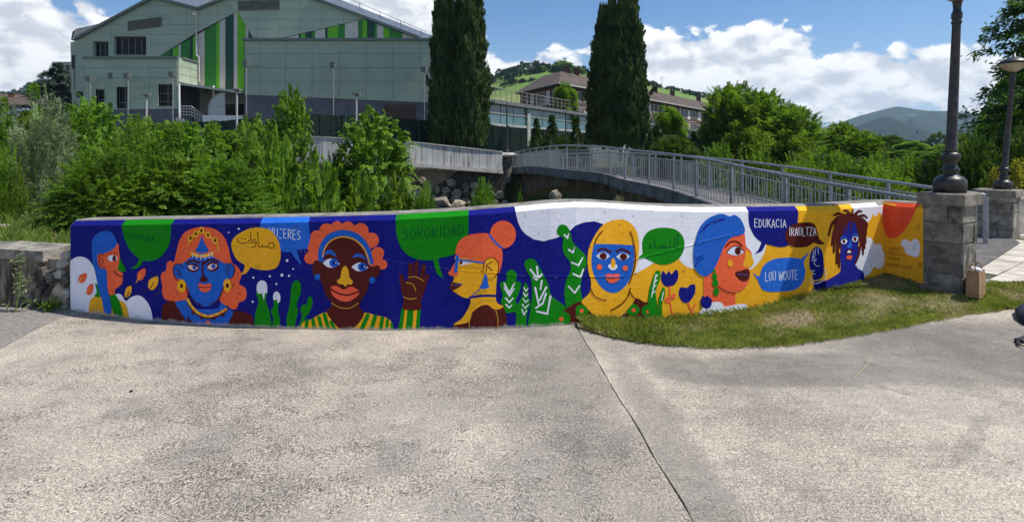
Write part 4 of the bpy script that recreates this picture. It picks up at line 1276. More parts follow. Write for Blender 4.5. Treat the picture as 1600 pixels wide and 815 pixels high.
def verge_z(x, y):
    t, lo, hi = verge_inside(x, y)
    rise = np.interp(x, [.6, .9, 1.4, 2.0, 2.6, 3.2, 4.15, 4.5, 5.2, 7], [.0, -.035, -.075, -.10, -.10, -.03, .095, .14, .11, .06])
    t = np.clip(t, 0, 1)
    return .004 + rise * (t * .8 + .2 * t * t) + .02 * np.sin(np.pi * t) + .012 * np.sin(5.3 * x + 3 * y) * t * (1 - t) * 4

mb = MB()
xs = np.concatenate([np.linspace(.60, 5.2, 60), np.linspace(5.3, 8.9, 14)])
rows = 12
for i, x in enumerate(xs):
    t, lo, hi = verge_inside(x, 6.0)
    for j in range(rows + 1):
        y = lo + (hi + .01 - lo) * j / rows
        mb.v.append((float(x), float(y + (.035 * math.sin(x * 17) * math.sin(x * 7.3) if j == 0 else 0)), float(verge_z(x, y)) + (.010 if j else -.012)))
for i in range(len(xs) - 1):
    for j in range(rows):
        a = i * (rows + 1) + j
        mb.f.append((a, a + rows + 1, a + rows + 2, a + 1)); mb.m.append(0)
VSOIL = noisy('verge_soil', (.11, .115, .04), (.24, .21, .11), 5, .95, .6, 60, .02, c3=(.28, .22, .14), s3=1.3)
tag(mb.build('verge', VSOIL, smooth=True), kind='structure')


def blades(n, place, hmin, hmax, w, lean, name, mats, label, weights):
    xy, z, dry = place(n)
    n = len(xy)
    h = rng.uniform(hmin, hmax, n) * np.where(dry, .75, 1.0)
    a = rng.uniform(0, 2 * np.pi, n)
    la = rng.uniform(0, 2 * np.pi, n); ll = rng.uniform(.1, 1, n) * lean * h
    bx, by = np.cos(a) * w / 2, np.sin(a) * w / 2
    p0 = np.stack([xy[:, 0] - bx, xy[:, 1] - by, z], -1)
    p1 = np.stack([xy[:, 0] + bx, xy[:, 1] + by, z], -1)
    mx, my = xy[:, 0] + np.cos(la) * ll * .35, xy[:, 1] + np.sin(la) * ll * .35
    p2 = np.stack([mx + bx * .7, my + by * .7, z + h * .6], -1)
    p3 = np.stack([xy[:, 0] + np.cos(la) * ll, xy[:, 1] + np.sin(la) * ll, z + h * .95], -1)
    V = np.stack([p0, p1, p2, p3], 1).reshape(-1, 3)
    mi = np.where(dry, 1, 0)
    me = quad_mesh(name, V, 4, mats, mi=mi)
    return tag(link(name, me), label, None, None, 'stuff')

GRASS = leaf_mat('grass_green', (.145, .20, .030), (.33, .37, .09), .40, .6, 0, 3)
DRY = leaf_mat('grass_dry', (.30, .24, .11), (.52, .43, .22), .2, .7, 0, 3)


def vplace(n):
    x = rng.uniform(.64, 8.0, n) ** 1.0
    x = np.where(rng.random(n) < .9, rng.uniform(.64, 6.6, n), x)
    _, lo, hi = verge_inside(x, x * 0)
    t = rng.random(n)
    y = lo + (hi - lo) * t + rng.normal(0, .012, n)
    y = np.maximum(y, lo - .02 + .055 * np.sin(x * 17) * np.sin(x * 7.3) + .02 * np.sin(x * 41))
    # patchiness
    pn = np.sin(x * 2.1 + 1.3 * np.sin(y * 3.0)) * np.sin(y * 4.3 + 1.1 * x) + .5 * np.sin(7.7 * x - 5.1 * y)
    keep = rng.random(n) < np.clip(.58 + .40 * pn + .5 * (np.abs(t - .08) < .08) + .25 * (t > .85), .22, 1)
    pil = (np.hypot(x - 4.90, (y - 6.46)) < .30)
    stone = ((np.abs(x - 4.83) < .28) & (np.abs(y - 6.42 + (x - 4.7) * .35) < .12))
    keep &= ~pil & (~stone | (rng.random(n) < .15)) & (y < hi - .01)
    x, y, pn, t = x[keep], y[keep], pn[keep], t[keep]
    dry = rng.random(len(x)) < np.clip(.33 - .55 * pn - .2 * (t < .15), .06, .92)
    return np.stack([x, y], -1), verge_z(x, y) + .008, dry

blades(125000, vplace, .012, .042, .0045, 1.3, 'verge_grass', [GRASS, DRY], 'short patchy green and straw coloured grass on the verge', None)


def tallplace(n):
    x = .66 + 3.0 * rng.random(n) ** 2.2; _, lo, hi = verge_inside(x, x * 0)
    y = hi - np.abs(rng.normal(0, .05, n)) - .01
    ext = rng.random(n) < .42
    xe = rng.uniform(.66, 1.45, n); _, le, he = verge_inside(xe, xe * 0)
    x = np.where(ext, xe, x); y = np.where(ext, le + (he - le) * rng.random(n), y)
    y = np.where(y > np.interp(x, [p[0] for p in foot[:-3]], [p[1] for p in foot[:-3]]) - .015, y - .04, y)
    return np.stack([x, y], -1), verge_z(x, y) + .005, rng.random(n) < .12

blades(3000, tallplace, .035, .095, .006, 1.2, 'tall_grass', [GRASS, DRY], 'longer grass tufts at the foot of the mural', None)

# ------------------------------------------------------------------ stone block patch beside the pillar, plaza and deck
STONE = noisy('mossy_granite', (.16, .148, .122), (.31, .285, .235), 7, .95, .9, 28, .03, c3=(.085, .078, .062), s3=4.5, perobj=.5)
slabs = thing('stepping_stone', (4.70, 6.12, .12), 'flat brown stone slab sunk in the grass in front of the pillar', 'stone')
for k, (pc, w, h, r_) in enumerate(((G(1462, 450, .10), .34, .15, -.35), (G(1490, 446, .10), .24, .13, -.35))):
    mb = MB()
    z = float(verge_z(*pc)) + .022
    cs, sn = math.cos(r_), math.sin(r_)
    p = [(pc[0] + (sx_ * w / 2) * cs - (sy_ * h / 2) * sn, pc[1] + (sx_ * w / 2) * sn + (sy_ * h / 2) * cs) for sx_, sy_ in ((-1, -1), (.9, -1.05), (1.05, .9), (-.95, 1))]
    mb.prism([(x, y, z) for x, y in p], [(x, y, z - .08) for x, y in p])
    mb.build('stone', noisy('brown_sandstone', (.20, .15, .11), (.30, .235, .175), 9, .95, .4, 60, .008, perobj=.2) if k == 0 else bpy.data.materials['brown_sandstone'], slabs, bevel=.006)

PAVER = noisy('sandy_pavers', (.46, .41, .33), (.60, .54, .45), 5, .9, .3, 80, .004, c3=(.38, .34, .28), s3=2.0, perobj=.16)
PZ = .045
plaza_pts = [(5.02, 6.55), (5.25, 6.42), (5.6, 6.52), (6.2, 6.66), (9, 6.88), (12, 9.5), (12, 13), (7.6, 11.4), (6.9, 9.4)]
pav = tag(sheet('pavement', plaza_pts, PZ - .02, noisy('mortar', (.20, .18, .15), (.28, .26, .22), 12)), kind='structure')


def inside(poly, x, y):
    r = False
    n = len(poly)
    for i in range(n):
        (x1, y1), (x2, y2) = poly[i], poly[(i + 1) % n]
        if (y1 > y) != (y2 > y) and x < (x2 - x1) * (y - y1) / (y2 - y1) + x1:
            r = not r
    return r

ang = math.radians(38)
pm = None
k = 0
for i in range(-9, 12):
    for j in range(-9, 12):
        c = Vector((7.4 + (i * .66 + (j % 2) * .2) * math.cos(ang) - j * .46 * math.sin(ang), 8.6 + (i * .66 + (j % 2) * .2) * math.sin(ang) + j * .46 * math.cos(ang), PZ))
        crn = [(c.x + .31 * sx * math.cos(ang) - .21 * sy * math.sin(ang), c.y + .31 * sx * math.sin(ang) + .21 * sy * math.cos(ang)) for sx, sy in ((-1, -1), (1, -1), (1, 1), (-1, 1))]
        # clear of the pillars
        if not all(inside(plaza_pts, *p) for p in crn) or any(math.hypot(c.x - px_, c.y - py_) < .46 for px_, py_ in ((4.90, 6.46), (8.95, 10.75))):
            continue
        if pm is None:
            mb = MB()
            w, h = .318, .218
            e = Vector((math.cos(ang), math.sin(ang), 0)); f_ = Vector((-math.sin(ang), math.cos(ang), 0))
            top = [e * (w * sx) + f_ * (h * sy) + Vector((0, 0, .0)) for sx, sy in ((-1, -1), (1, -1), (1, 1), (-1, 1))]
            bot = [e * ((w + .006) * sx) + f_ * ((h + .006) * sy) - Vector((0, 0, .03)) for sx, sy in ((-1, -1), (1, -1), (1, 1), (-1, 1))]
            mb.hexa(bot + top)
            o = mb.build('paving_slab', PAVER, pav)
            pm = o.data
            o.location = Vector((c.x, c.y, PZ + random.uniform(-.003, .003)))
        else:
            o = link('paving_slab', pm, pav)
            o.location = (c.x, c.y, PZ + random.uniform(-.003, .003))

def Gz(px, py, z):
    return G(px, py, z)
tag(sheet('walkway', [Gz(1500, 424, .062), Gz(1534, 417, .062), Gz(1594, 379, .062), Gz(1565, 360, .062), Gz(1490, 340, .062), Gz(1440, 352, .062)], .062,
          noisy('dark_walkway_asphalt', (.085, .08, .076), (.14, .13, .125), 12, .95, .5, 90, .006, c3=(.18, .165, .15), s3=2)), kind='structure')
# ------------------------------------------------------------------ pillars and lamps
PC = Vector((4.843, 6.20, 0)); PE = Vector((.85, .53, 0)).normalized(); PF = Vector((-.53, .85, 0)).normalized()


def pillar(corner, e, f, s, z0, z1, capz, label, courses):
    ctr = corner + e * s / 2 + f * s / 2
    t = thing('stone_pillar', (ctr.x, ctr.y, z0), label, 'pillar')
    mb = MB()
    def ring(m, z):
        return [ctr + e * (m * a) + f * (m * b) + Vector((0, 0, z)) for a, b in ((-1, -1), (1, -1), (1, 1), (-1, 1))]
    mb.hexa(ring(s / 2 - .014, z0 - .15) + ring(s / 2 - .014, capz))
    mb.build('mortar_core', noisy('grey_mortar', (.16, .15, .135), (.26, .245, .22), 14, .95, .5, 60, .01) if 'grey_mortar' not in bpy.data.materials else bpy.data.materials['grey_mortar'], t)
    rr = random.Random(int(corner.x * 100))
    z = z0 - .1
    H = courses
    for ci, hh in enumerate(H):
        for (o, d, nrm) in ((-1, e, -f), (1, f, e), (1, -e, f), (-1, -f, -e)):
            # one face: split at a running joint
            org = ctr + nrm * (s / 2 - .012)
            cut = rr.choice([None, -.08, .06, .1]) if ci < len(H) else None
            spans = [(-s / 2, s / 2)] if cut is None else [(-s / 2, cut), (cut, s / 2)]
            for a, b in spans:
                g_ = .006
                pr = rr.uniform(.008, .020)
                mb = MB()
                p = []
                for dep in (0, pr):
                    ins = 0 if dep == 0 else .006
                    for (uu, zz) in ((a + g_ + ins, z + g_ + ins), (b - g_ - ins, z + g_ + ins), (b - g_ - ins, z + hh - g_ - ins), (a + g_ + ins, z + hh - g_ - ins)):
                        p.append(org + d * (uu + rr.uniform(-.006, .006)) + nrm * (dep + rr.uniform(-.004, .004) * (dep > 0)) + Vector((0, 0, zz + rr.uniform(-.006, .006))))
                mb.hexa(p)
                mb.build('stone_block', STONE, t)
        z += hh
    mb = MB()
    o = .045
    mb.hexa(ring(s / 2 + o - .02, capz) + ring(s / 2 + o, capz + .015))
    mb2 = MB()
    mb2.hexa(ring(s / 2 + o, capz) + ring(s / 2 + o, z1 - .012))
    mb2.hexa(ring(s / 2 + o - .001, z1 - .0118) + ring(s / 2 + o - .014, z1))
    mb2.build('cap_stone', noisy('weathered_cap_stone', (.17, .15, .12), (.30, .265, .215), 8, .95, .6, 40, .015, c3=(.12, .105, .085), s3=4) if 'weathered_cap_stone' not in bpy.data.materials else bpy.data.materials['weathered_cap_stone'], t)
    return ctr

c1 = pillar(PC, PE, PF, .37, .10, 1.165, 1.035, 'square stone pillar at the end of the mural with a cap slab', [.28, .34, .22, .22])
PC2 = P(1583, 381, 10.45); PC2.z = 0
c2 = pillar(PC2, Vector((.78, .62, 0)).normalized(), Vector((-.62, .78, 0)).normalized(), .56, .0, .93, .80, 'square stone pillar beyond the paper bag, on the far side of the walkway', [.30, .30, .20, .12])

GLASS, T = new_mat('amber_lamp_bowl')
g = T.n('ShaderNodeNewGeometry')
finish(T, T.mix(T.noise(g.outputs['Position'], 9, 4), (.34, .26, .16), (.48, .39, .26)), .25, spec=.6)


def lamp(c, z, label, hgt, sc_=1.0, lean=(0, 0), group=None, bowl=True, nseg=18):
    t = thing('street_lamp', (c.x, c.y, z), label, 'lamp', group)
    mb = MB()
    s = sc_
    mb.lathe([(.155 * s, 0), (.158 * s, .10 * s), (.150 * s, .145 * s), (.118 * s, .175 * s), (.085 * s, .19 * s), (.072 * s, .205 * s), (.070 * s, .23 * s),
              (.086 * s, .25 * s), (.088 * s, .265 * s), (.066 * s, .285 * s), (.058 * s, .32 * s), (.062 * s, .345 * s), (.088 * s, .375 * s), (.093 * s, .405 * s), (.082 * s, .43 * s), (.062 * s, .45 * s)], (c.x, c.y, z), nseg, lean=lean)
    mb.build('base', IRON, t, smooth=True)
    mb = MB()
    zz = hgt - .25 * s
    mb.lathe([(.060 * s, .448 * s), (.062 * s, .47 * s), (.054 * s, .50 * s), (.041 * s, zz - .02), (.048 * s, zz), (.052 * s, zz + .015), (.041 * s, zz + .04), (.052 * s, zz + .06), (.054 * s, zz + .11 * s), (.042 * s, zz + .13 * s), (.038 * s, zz + .17 * s), (.046 * s, hgt - .01), (.05 * s, hgt)], (c.x, c.y, z), nseg, lean=lean)
    mb.build('pole', IRON, t, smooth=True)
    if bowl:
        mb = MB()
        mb.lathe([(.052 * s, hgt + .001), (.10 * s, hgt + .03 * s), (.19 * s, hgt + .085 * s), (.255 * s, hgt + .15 * s), (.262 * s, hgt + .165 * s)], (c.x, c.y, z), nseg, lean=lean)
        mb.build('lamp_bowl', GLASS, t, smooth=True)
        mb = MB()
        mb.lathe([(.268 * s, hgt + .166 * s), (.27 * s, hgt + .19 * s), (.20 * s, hgt + .25 * s), (.09 * s, hgt + .30 * s), (.03 * s, hgt + .32 * s), (.012 * s, hgt + .40 * s)], (c.x, c.y, z), nseg, lean=lean)
        mb.build('lid', IRON, t, smooth=True)
    return t

lamp(Vector((c1.x, c1.y, 0)), 1.166, 'black cast iron lamp post standing on the pillar at the end of the mural', 2.14, 1.0, (.042, .0))
lamp(Vector((c2.x + .10, c2.y, 0)), .931, 'black cast iron lamp post with amber bowl at the right edge, on the far pillar', 2.20, .92, (.088, .0))

# stone wall running on from the far pillar
t = thing('stone_wall', (10.5, 11.4, 0), 'pale stone parapet wall beyond the far pillar at the right edge', 'wall')
mb = MB(); a, b = Vector((9.42, 10.95, 0)), Vector((13.5, 12.6, 0))
dv = (b - a).normalized(); nv = Vector((dv.y, -dv.x, 0))
mb.hexa([a, b, b - nv * .3, a - nv * .3] + [p + Vector((0, 0, .72)) for p in (a, b, b - nv * .3, a - nv * .3)])
mb.build('wall_body', CONC, t)
mb = MB(); a2, b2 = a + nv * .03, b + nv * .03
mb.hexa([p + Vector((0, 0, .722)) for p in (a2, b2, b2 - nv * .36, a2 - nv * .36)] + [p + Vector((0, 0, .80)) for p in (a2, b2, b2 - nv * .36, a2 - nv * .36)])
mb.build('coping', CONCL, t)

# ------------------------------------------------------------------ paper bag and dark bag
KRAFT = noisy('kraft_paper', (.32, .19, .095), (.43, .265, .14), 7, .8, .8, 13, .03)
bag = thing('paper_bag', P(1522, 436, 5.95), 'brown kraft paper carrier bag leaning beside the stone pillar', 'bag')
b0 = P(1509, 433, 6.10); b1 = P(1530, 437, 5.99); b2 = P(1540, 431, 6.15)
zb = float(verge_z(5.0, 6.1)) + .020
for p in (b0, b1, b2): p.z = zb
b3 = b0 + b2 - b1
top = []
for p, dx in zip((b0, b1, b2, b3), (.006, -.002, -.006, .0)):
    top.append(p + Vector((dx, 0, .275 + random.uniform(-.006, .006))))
mb = MB()
mid = [(a + c) / 2 + (((a + c) / 2 - (b0 + b2) / 2 - Vector((0, 0, .14))).normalized() * s_) for a, c, s_ in zip((b0, b1, b2, b3), top, (.003, .004, .006, .003))]
ringv = [b0, b1, b2, b3] + mid + top
inner = [p * 1.0 for p in top]
cx_ = sum((p for p in top), Vector()) / 4
inn = [p + (cx_ - p) * .05 for p in top]
inb = [Vector((p.x, p.y, zb + .02)) for p in inn]
mb.add(ringv + inn + inb, [(0, 3, 2, 1)] + [(i, (i + 1) % 4, (i + 1) % 4 + 4, i + 4) for i in range(4)] + [(i + 4, (i + 1) % 4 + 4, (i + 1) % 4 + 8, i + 8) for i in range(4)] +
       [(i + 8, (i + 1) % 4 + 8, (i + 1) % 4 + 12, i + 12) for i in range(4)] + [(i + 12, (i + 1) % 4 + 12, (i + 1) % 4 + 16, i + 16) for i in range(4)] + [(16, 17, 18, 19)])
mb.build('bag_body', KRAFT, bag)
for (p, q_) in ((top[0], top[1]), (top[3], top[2])):
    mb = MB()
    a, b = p.lerp(q_, .28), p.lerp(q_, .72)
    m_ = (a + b) / 2 + Vector((0, 0, .075))
    mb.tube([a - Vector((0, 0, .03)), a + Vector((0, 0, .03)), a.lerp(m_, .6) + Vector((0, 0, .02)), m_, b.lerp(m_, .6) + Vector((0, 0, .02)), b + Vector((0, 0, .03)), b - Vector((0, 0, .03))], .006, 6)
    mb.build('handle', KRAFT, bag)
mb = MB(); c_ = (top[1] + top[2]) / 2
for k in range(3):
    mb.lathe([(.01, -.02), (.035, .0), (.03, .025), (.008, .04)], c_ + Vector((-.03 * k - .02, .02, -.012 + .008 * k)), 9)
mb.build('tissue', WHITEPAINT, bag, smooth=True)

DKF = noisy('dark_navy_cloth', (.008, .011, .03), (.018, .022, .05), 20, .8, .3, 60, .006)
sx, sy = G(1612, 505)
sk = thing('shoulder_bag', (sx, sy, 0), 'dark navy shoulder bag lying at the right edge of the concrete with its strap', 'bag')
mb = MB()
pr = [(1586, 490), (1600, 482), (1625, 480), (1650, 490), (1655, 506), (1630, 511), (1602, 508), (1589, 499)]
bt = [Vector((*G(*p), .0)) for p in pr]
ct = sum(bt, Vector()) / len(bt)
tp = [ct + (p - ct) * .72 + Vector((0, 0, .10)) for p in bt]
mp_ = [ct + (p - ct) * 1.02 + Vector((0, 0, .05)) for p in bt]
n = len(bt)
mb.add(bt + mp_ + tp, [tuple(range(n))[::-1]] + [(i, (i + 1) % n, (i + 1) % n + n, i + n) for i in range(n)] + [(i + n, (i + 1) % n + n, (i + 1) % n + 2 * n, i + 2 * n) for i in range(n)] + [tuple(range(2 * n, 3 * n))])
mb.build('bag_body', DKF, sk, smooth=True)
mb = MB()
mb.tube([(*G(1648, 508), .03), (*G(1625, 522), .015), (*G(1600, 529), .02), (*G(1589, 533), .02), (*G(1592, 541), .02), (*G(1604, 546), .02), (*G(1640, 540), .02)], .011, 7)
mb.tube([(*G(1586, 534), .016), (*G(1612, 536), .014)], .020, 7)
mb.build('strap', IRON, sk, smooth=True)

# ------------------------------------------------------------------ low stone wall at the left
LW = thing('low_stone_wall', (-6.0, 6.0, 0), 'low old stone wall with a concrete coping left of the mural', 'wall')
la, lb = Vector((-9.4, 6.45, 0)), Vector((-4.56, 6.0, 0))
ld = (lb - la).normalized(); ln = Vector((ld.y, -ld.x, 0))
LMORT = noisy('stained_old_render', (.12, .10, .075), (.30, .255, .195), 6, .95, .7, 26, .03, c3=(.04, .033, .026), s3=3.2, stretch=(2.2, 2.2, .4))
mb = MB()
mb.hexa([la, lb, lb - ln * .32, la - ln * .32] + [p + Vector((0, 0, .50)) for p in (la, lb, lb - ln * .32, la - ln * .32)])
mb.build('wall_core', LMORT, LW)
mb = MB()
ca, cb = la + ln * .05, lb - ld * .30 + ln * .05
n_ = 14
fr, bk = [], []
rr = random.Random(11)
for k in range(n_ + 1):
    p = ca.lerp(cb, k / n_)
    z0 = .495 + rr.uniform(-.035, .02); z1 = .60 + rr.uniform(-.015, .012); p = p + ln * rr.uniform(-.018, .014)
    fr.append((p + Vector((0, 0, z0)), p + Vector((0, 0, z1)), p - ln * .40 + Vector((0, 0, z1 + .015)), p - ln * .40 + Vector((0, 0, z0))))
vs = [q_ for r_ in fr for q_ in r_]
fs = [(i * 4 + j, (i + 1) * 4 + j, (i + 1) * 4 + (j + 1) % 4, i * 4 + (j + 1) % 4) for i in range(n_) for j in range(4)] + [(0, 1, 2, 3), (n_ * 4 + 3, n_ * 4 + 2, n_ * 4 + 1, n_ * 4)]
mb.add(vs, fs)
mb.build('coping', noisy('lichen_coping', (.17, .15, .12), (.36, .33, .28), 9, .95, .7, 30, .02, c3=(.09, .08, .066), s3=4), LW)


def rock(mb, c, rx, ry, rz, seed, d=Vector((1, 0, 0)), nrm=Vector((0, -1, 0)), flat=.55, rot=0.0, face=.66):
    """angular building stone in the plane d/z, proud along nrm"""
    r = random.Random(seed)
    n = r.choice([5, 6, 6, 7])
    ang0 = r.uniform(0, 6)
    base, mid, top = [], [], []
    for k in range(n):
        a = ang0 + 2 * math.pi * k / n + r.uniform(-.22, .22)
        q = r.uniform(.82, 1.12)
        u, w = math.cos(a) * rx * q, math.sin(a) * rz * q
        u, w = u * math.cos(rot) - w * math.sin(rot), u * math.sin(rot) + w * math.cos(rot)
        base.append(c + d * u + Vector((0, 0, w)) - nrm * ry)
        mid.append(c + d * u * .98 + Vector((0, 0, w * .98)) + nrm * ry * flat * r.uniform(.5, 1))
        top.append(c + d * u * face + Vector((0, 0, w * face)) + nrm * ry * r.uniform(.75, 1.15))
    cc = c + nrm * ry * 1.1
    mb.add(base + mid + top + [cc], [(i, (i + 1) % n, (i + 1) % n + n, i + n) for i in range(n)] + [(i + n, (i + 1) % n + n, (i + 1) % n + 2 * n, i + 2 * n) for i in range(n)] + [(i + 2 * n, (i + 1) % n + 2 * n, 3 * n) for i in range(n)])

OCHRE = noisy('ochre_limestone', (.30, .235, .15), (.44, .38, .28), 5, .95, .6, 30, .02, c3=(.17, .13, .09), s3=4, perobj=.5)
GREYST = noisy('dark_grey_stone', (.07, .064, .055), (.19, .175, .15), 6, .95, .6, 30, .02, c3=(.04, .036, .03), s3=4, perobj=.4)
WHITEST = noisy('pale_limestone', (.36, .34, .30), (.52, .50, .45), 6, .95, .6, 30, .02, c3=(.22, .20, .17), s3=4, perobj=.3)
zlw = lambda px, py: P(px, py, 5.97)
for k, (px, py, w, h, mt, rot) in enumerate([(88, 461, 11, 22, OCHRE, -.35), (100, 462, 8, 17, OCHRE, .2), (103, 478, 9, 7, OCHRE, .5), (104, 437, 8, 9, GREYST, .3), (98, 411, 13, 9, WHITEST, .3), (105, 398, 10, 8, WHITEST, 0), (92, 428, 9, 8, WHITEST, .4),
                                          (72, 464, 8, 18, GREYST, -.5), (57, 465, 7, 21, GREYST, -.25), (78, 432, 9, 13, GREYST, 0), (60, 428, 10, 14, GREYST, .1), (44, 470, 8, 13, GREYST, .2),
                                          (22, 474, 9, 9, GREYST, .3), (107, 458, 5, 8, WHITEST, 0), (86, 480, 9, 6, GREYST, 0), (66, 448, 6, 6, GREYST, 0), (109, 472, 4, 6, GREYST, 0), (50, 446, 6, 7, OCHRE, 0)]):
    mb = MB()
    c_ = zlw(px, py)
    # onto the wall face
    tpar = (c_ - la).dot(ld); c_ = la + ld * tpar + Vector((0, 0, c_.z))
    rock(mb, c_ + ln * .012, w * 5.97 / 900, .05, h * 5.97 / 900, 40 + k, ld, ln, .8, rot, .86)
    mb.build('stone', mt, LW)
mb = MB()
mb.box(-4.60, -4.50, 5.99, 6.25, -.1, .62)
mb.build('mortar_joint', WHITEST, LW)

# ------------------------------------------------------------------ footbridge
NEARR = [(1437, 311, 8.0), (1343, 295, 9.35), (1248, 278, 10.85), (1172, 263, 12.2), (1110, 250, 13.5), (1056, 242, 15.8), (1012, 237, 17.6), (978, 234, 19.0), (945, 229.5, 21.2), (912, 228, 22.6), (880, 227.5, 24.0), (858, 229, 27.0), (838, 231.5, 30.0), (818, 235, 33.5), (800, 239, 36.5)]
FARR = [(1540, 305, 9.9), (1455, 293, 10.5), (1378, 282, 11.6), (1310, 272, 12.9), (1248, 263, 14.3), (1195, 256, 15.6), (1150, 251, 16.9), (1105, 246.5, 18.4), (1060, 243, 20.2), (1022, 241, 21.8), (984, 239.5, 23.6), (950, 239, 25.2), (916, 239.5, 27.4), (880, 241, 30), (850, 242, 33), (822, 243, 36.8)]
RH = 1.0
near_t = [P(*q) for q in NEARR]
far_t = [P(*q) for q in FARR]
DZ = Vector((0, 0, RH))


def resample(pts, step):
    out = [pts[0].copy()]
    acc = 0.0
    for a, b in zip(pts[:-1], pts[1:]):
        L = (b - a).length
        t = step - acc
        while t < L:
            out.append(a.lerp(b, t / L))
            t += step
        acc = (acc + L) % step
    return out


def spline(pts, n=6):
    m = len(pts)
    out = []
    for i in range(m - 1):
        p0, p1, p2, p3 = pts[max(i - 1, 0)], pts[i], pts[i + 1], pts[min(i + 2, m - 1)]
        for s in range(n):
            t = s / n
            out.append(.5 * (2 * p1 + (p2 - p0) * t + (2 * p0 - 5 * p1 + 4 * p2 - p3) * t * t + (3 * p1 - p0 - 3 * p2 + p3) * t ** 3))
    out.append(pts[-1])
    return out

nt, ft = spline(near_t), spline(far_t)
BR = thing('footbridge', (3.5, 20, -.4), 'arched concrete footbridge with dark asphalt deck crossing to the far bank', 'bridge')
M_ = 60
ns = [nt[int(i * (len(nt) - 1) / M_)] for i in range(M_ + 1)]
def arcpts(pts, n):
    L = [0.0]
    for a, b in zip(pts[:-1], pts[1:]): L.append(L[-1] + (b - a).length)
    res = []
    for k in range(n + 1):
        s = L[-1] * k / n
        j = max(i for i in range(len(L)) if L[i] <= s + 1e-9)
        j = min(j, len(pts) - 2)
        res.append(pts[j].lerp(pts[j + 1], (s - L[j]) / max(1e-9, L[j + 1] - L[j])))
    return res
ns, fs_ = arcpts(nt, M_), arcpts(ft, M_)
DECK = noisy('bridge_asphalt', (.10, .095, .09), (.16, .15, .145), 7, .95, .4, 90, .006, c3=(.20, .185, .165), s3=2)
mb = MB()
sec = []
for a, b in zip(ns, fs_):
    o = (a - b); o.z = 0; o.normalize()
    a0, b0 = a - DZ, b - DZ
    sec.append([a0 + o * .02, b0 - o * .02, b0 - o * .02 - Vector((0, 0, .12)), a0 + o * .02 - Vector((0, 0, .12))])
vs = [p for s in sec for p in s]
mb.add(vs, [(i * 4 + j, i * 4 + (j + 1) % 4, (i + 1) * 4 + (j + 1) % 4, (i + 1) * 4 + j) for i in range(M_) for j in range(4)] + [(0, 1, 2, 3), (M_ * 4 + 3, M_ * 4 + 2, M_ * 4 + 1, M_ * 4)])
mb.build('deck', DECK, BR)
def edgebeam(line, side, name):
    mb = MB(); vs = []
    for a, b in zip(ns, fs_):
        o = (a - b); o.z = 0; o.normalize()
        if side < 0: o = -o
        p = (a if side > 0 else b) - DZ
        vs += [p + o * .14 + Vector((0, 0, .03)), p - o * .06 + Vector((0, 0, .03)), p - o * .06 - Vector((0, 0, .36)), p + o * .14 - Vector((0, 0, .34))]
    mb.add(vs, [(i * 4 + j, i * 4 + (j + 1) % 4, (i + 1) * 4 + (j + 1) % 4, (i + 1) * 4 + j) for i in range(M_) for j in range(4)] + [(0, 1, 2, 3), (M_ * 4 + 3, M_ * 4 + 2, M_ * 4 + 1, M_ * 4)])
    return mb.build(name, noisy('grey_beam_concrete', (.12, .12, .125), (.20, .20, .205), 3, .9, .3, 40, .01, c3=(.08, .08, .08), s3=1.4) if 'grey_beam_concrete' not in bpy.data.materials else bpy.data.materials['grey_beam_concrete'], BR)
edgebeam(ns, 1, 'edge_beam'); edgebeam(fs_, -1, 'edge_beam')
mb = MB(); vs = []
for k, (a, b) in enumerate(zip(ns, fs_)):
    o = (a - b); o.z = 0; o.normalize()
    t = k / M_
    dep = .55 + 1.1 * abs(2 * t - 1) ** 1.6
    a0, b0 = a - DZ - o * .38 - Vector((0, 0, .121)), b - DZ + o * .38 - Vector((0, 0, .121))
    vs += [a0, b0, b0 - Vector((0, 0, dep)), a0 - Vector((0, 0, dep))]
mb.add(vs, [(i * 4 + j, i * 4 + (j + 1) % 4, (i + 1) * 4 + (j + 1) % 4, (i + 1) * 4 + j) for i in range(M_) for j in range(4)] + [(0, 1, 2, 3), (M_ * 4 + 3, M_ * 4 + 2, M_ * 4 + 1, M_ * 4)])
mb.build('girder', noisy('stained_girder', (.10, .082, .06), (.20, .165, .115), 2, .95, .4, 30, .02, c3=(.04, .034, .026), s3=1.1, stretch=(1.6, 1.6, .35)), BR)
for (q, w) in ((P(792, 290, 36.4), 2.4),):
    mb = MB(); mb.box(q.x - 1.2, q.x + 1.6, q.y - .4, q.y + 2, -2.6, .62)
    mb.build('abutment', CONC, BR)
mb = MB(); mb.box(4.0, 7.6, 7.4, 8.7, -2.7, -.14); mb.build('abutment', CONC, BR)


def unit(name, make, mat):
    mb = MB(); make(mb)
    me_o = mb.build(name, mat)
    me = me_o.data
    bpy.data.objects.remove(me_o)
    return me

post_me = unit('post', lambda b: (b.box(-.035, .035, -.022, .022, -.02, RH - .028), b.box(-.05, .05, -.038, .038, -.02, .012)), METAL)
bal_me = unit('baluster', lambda b: b.tube([(0, 0, .09), (0, 0, RH - .17)], .0095, 6), METAL)


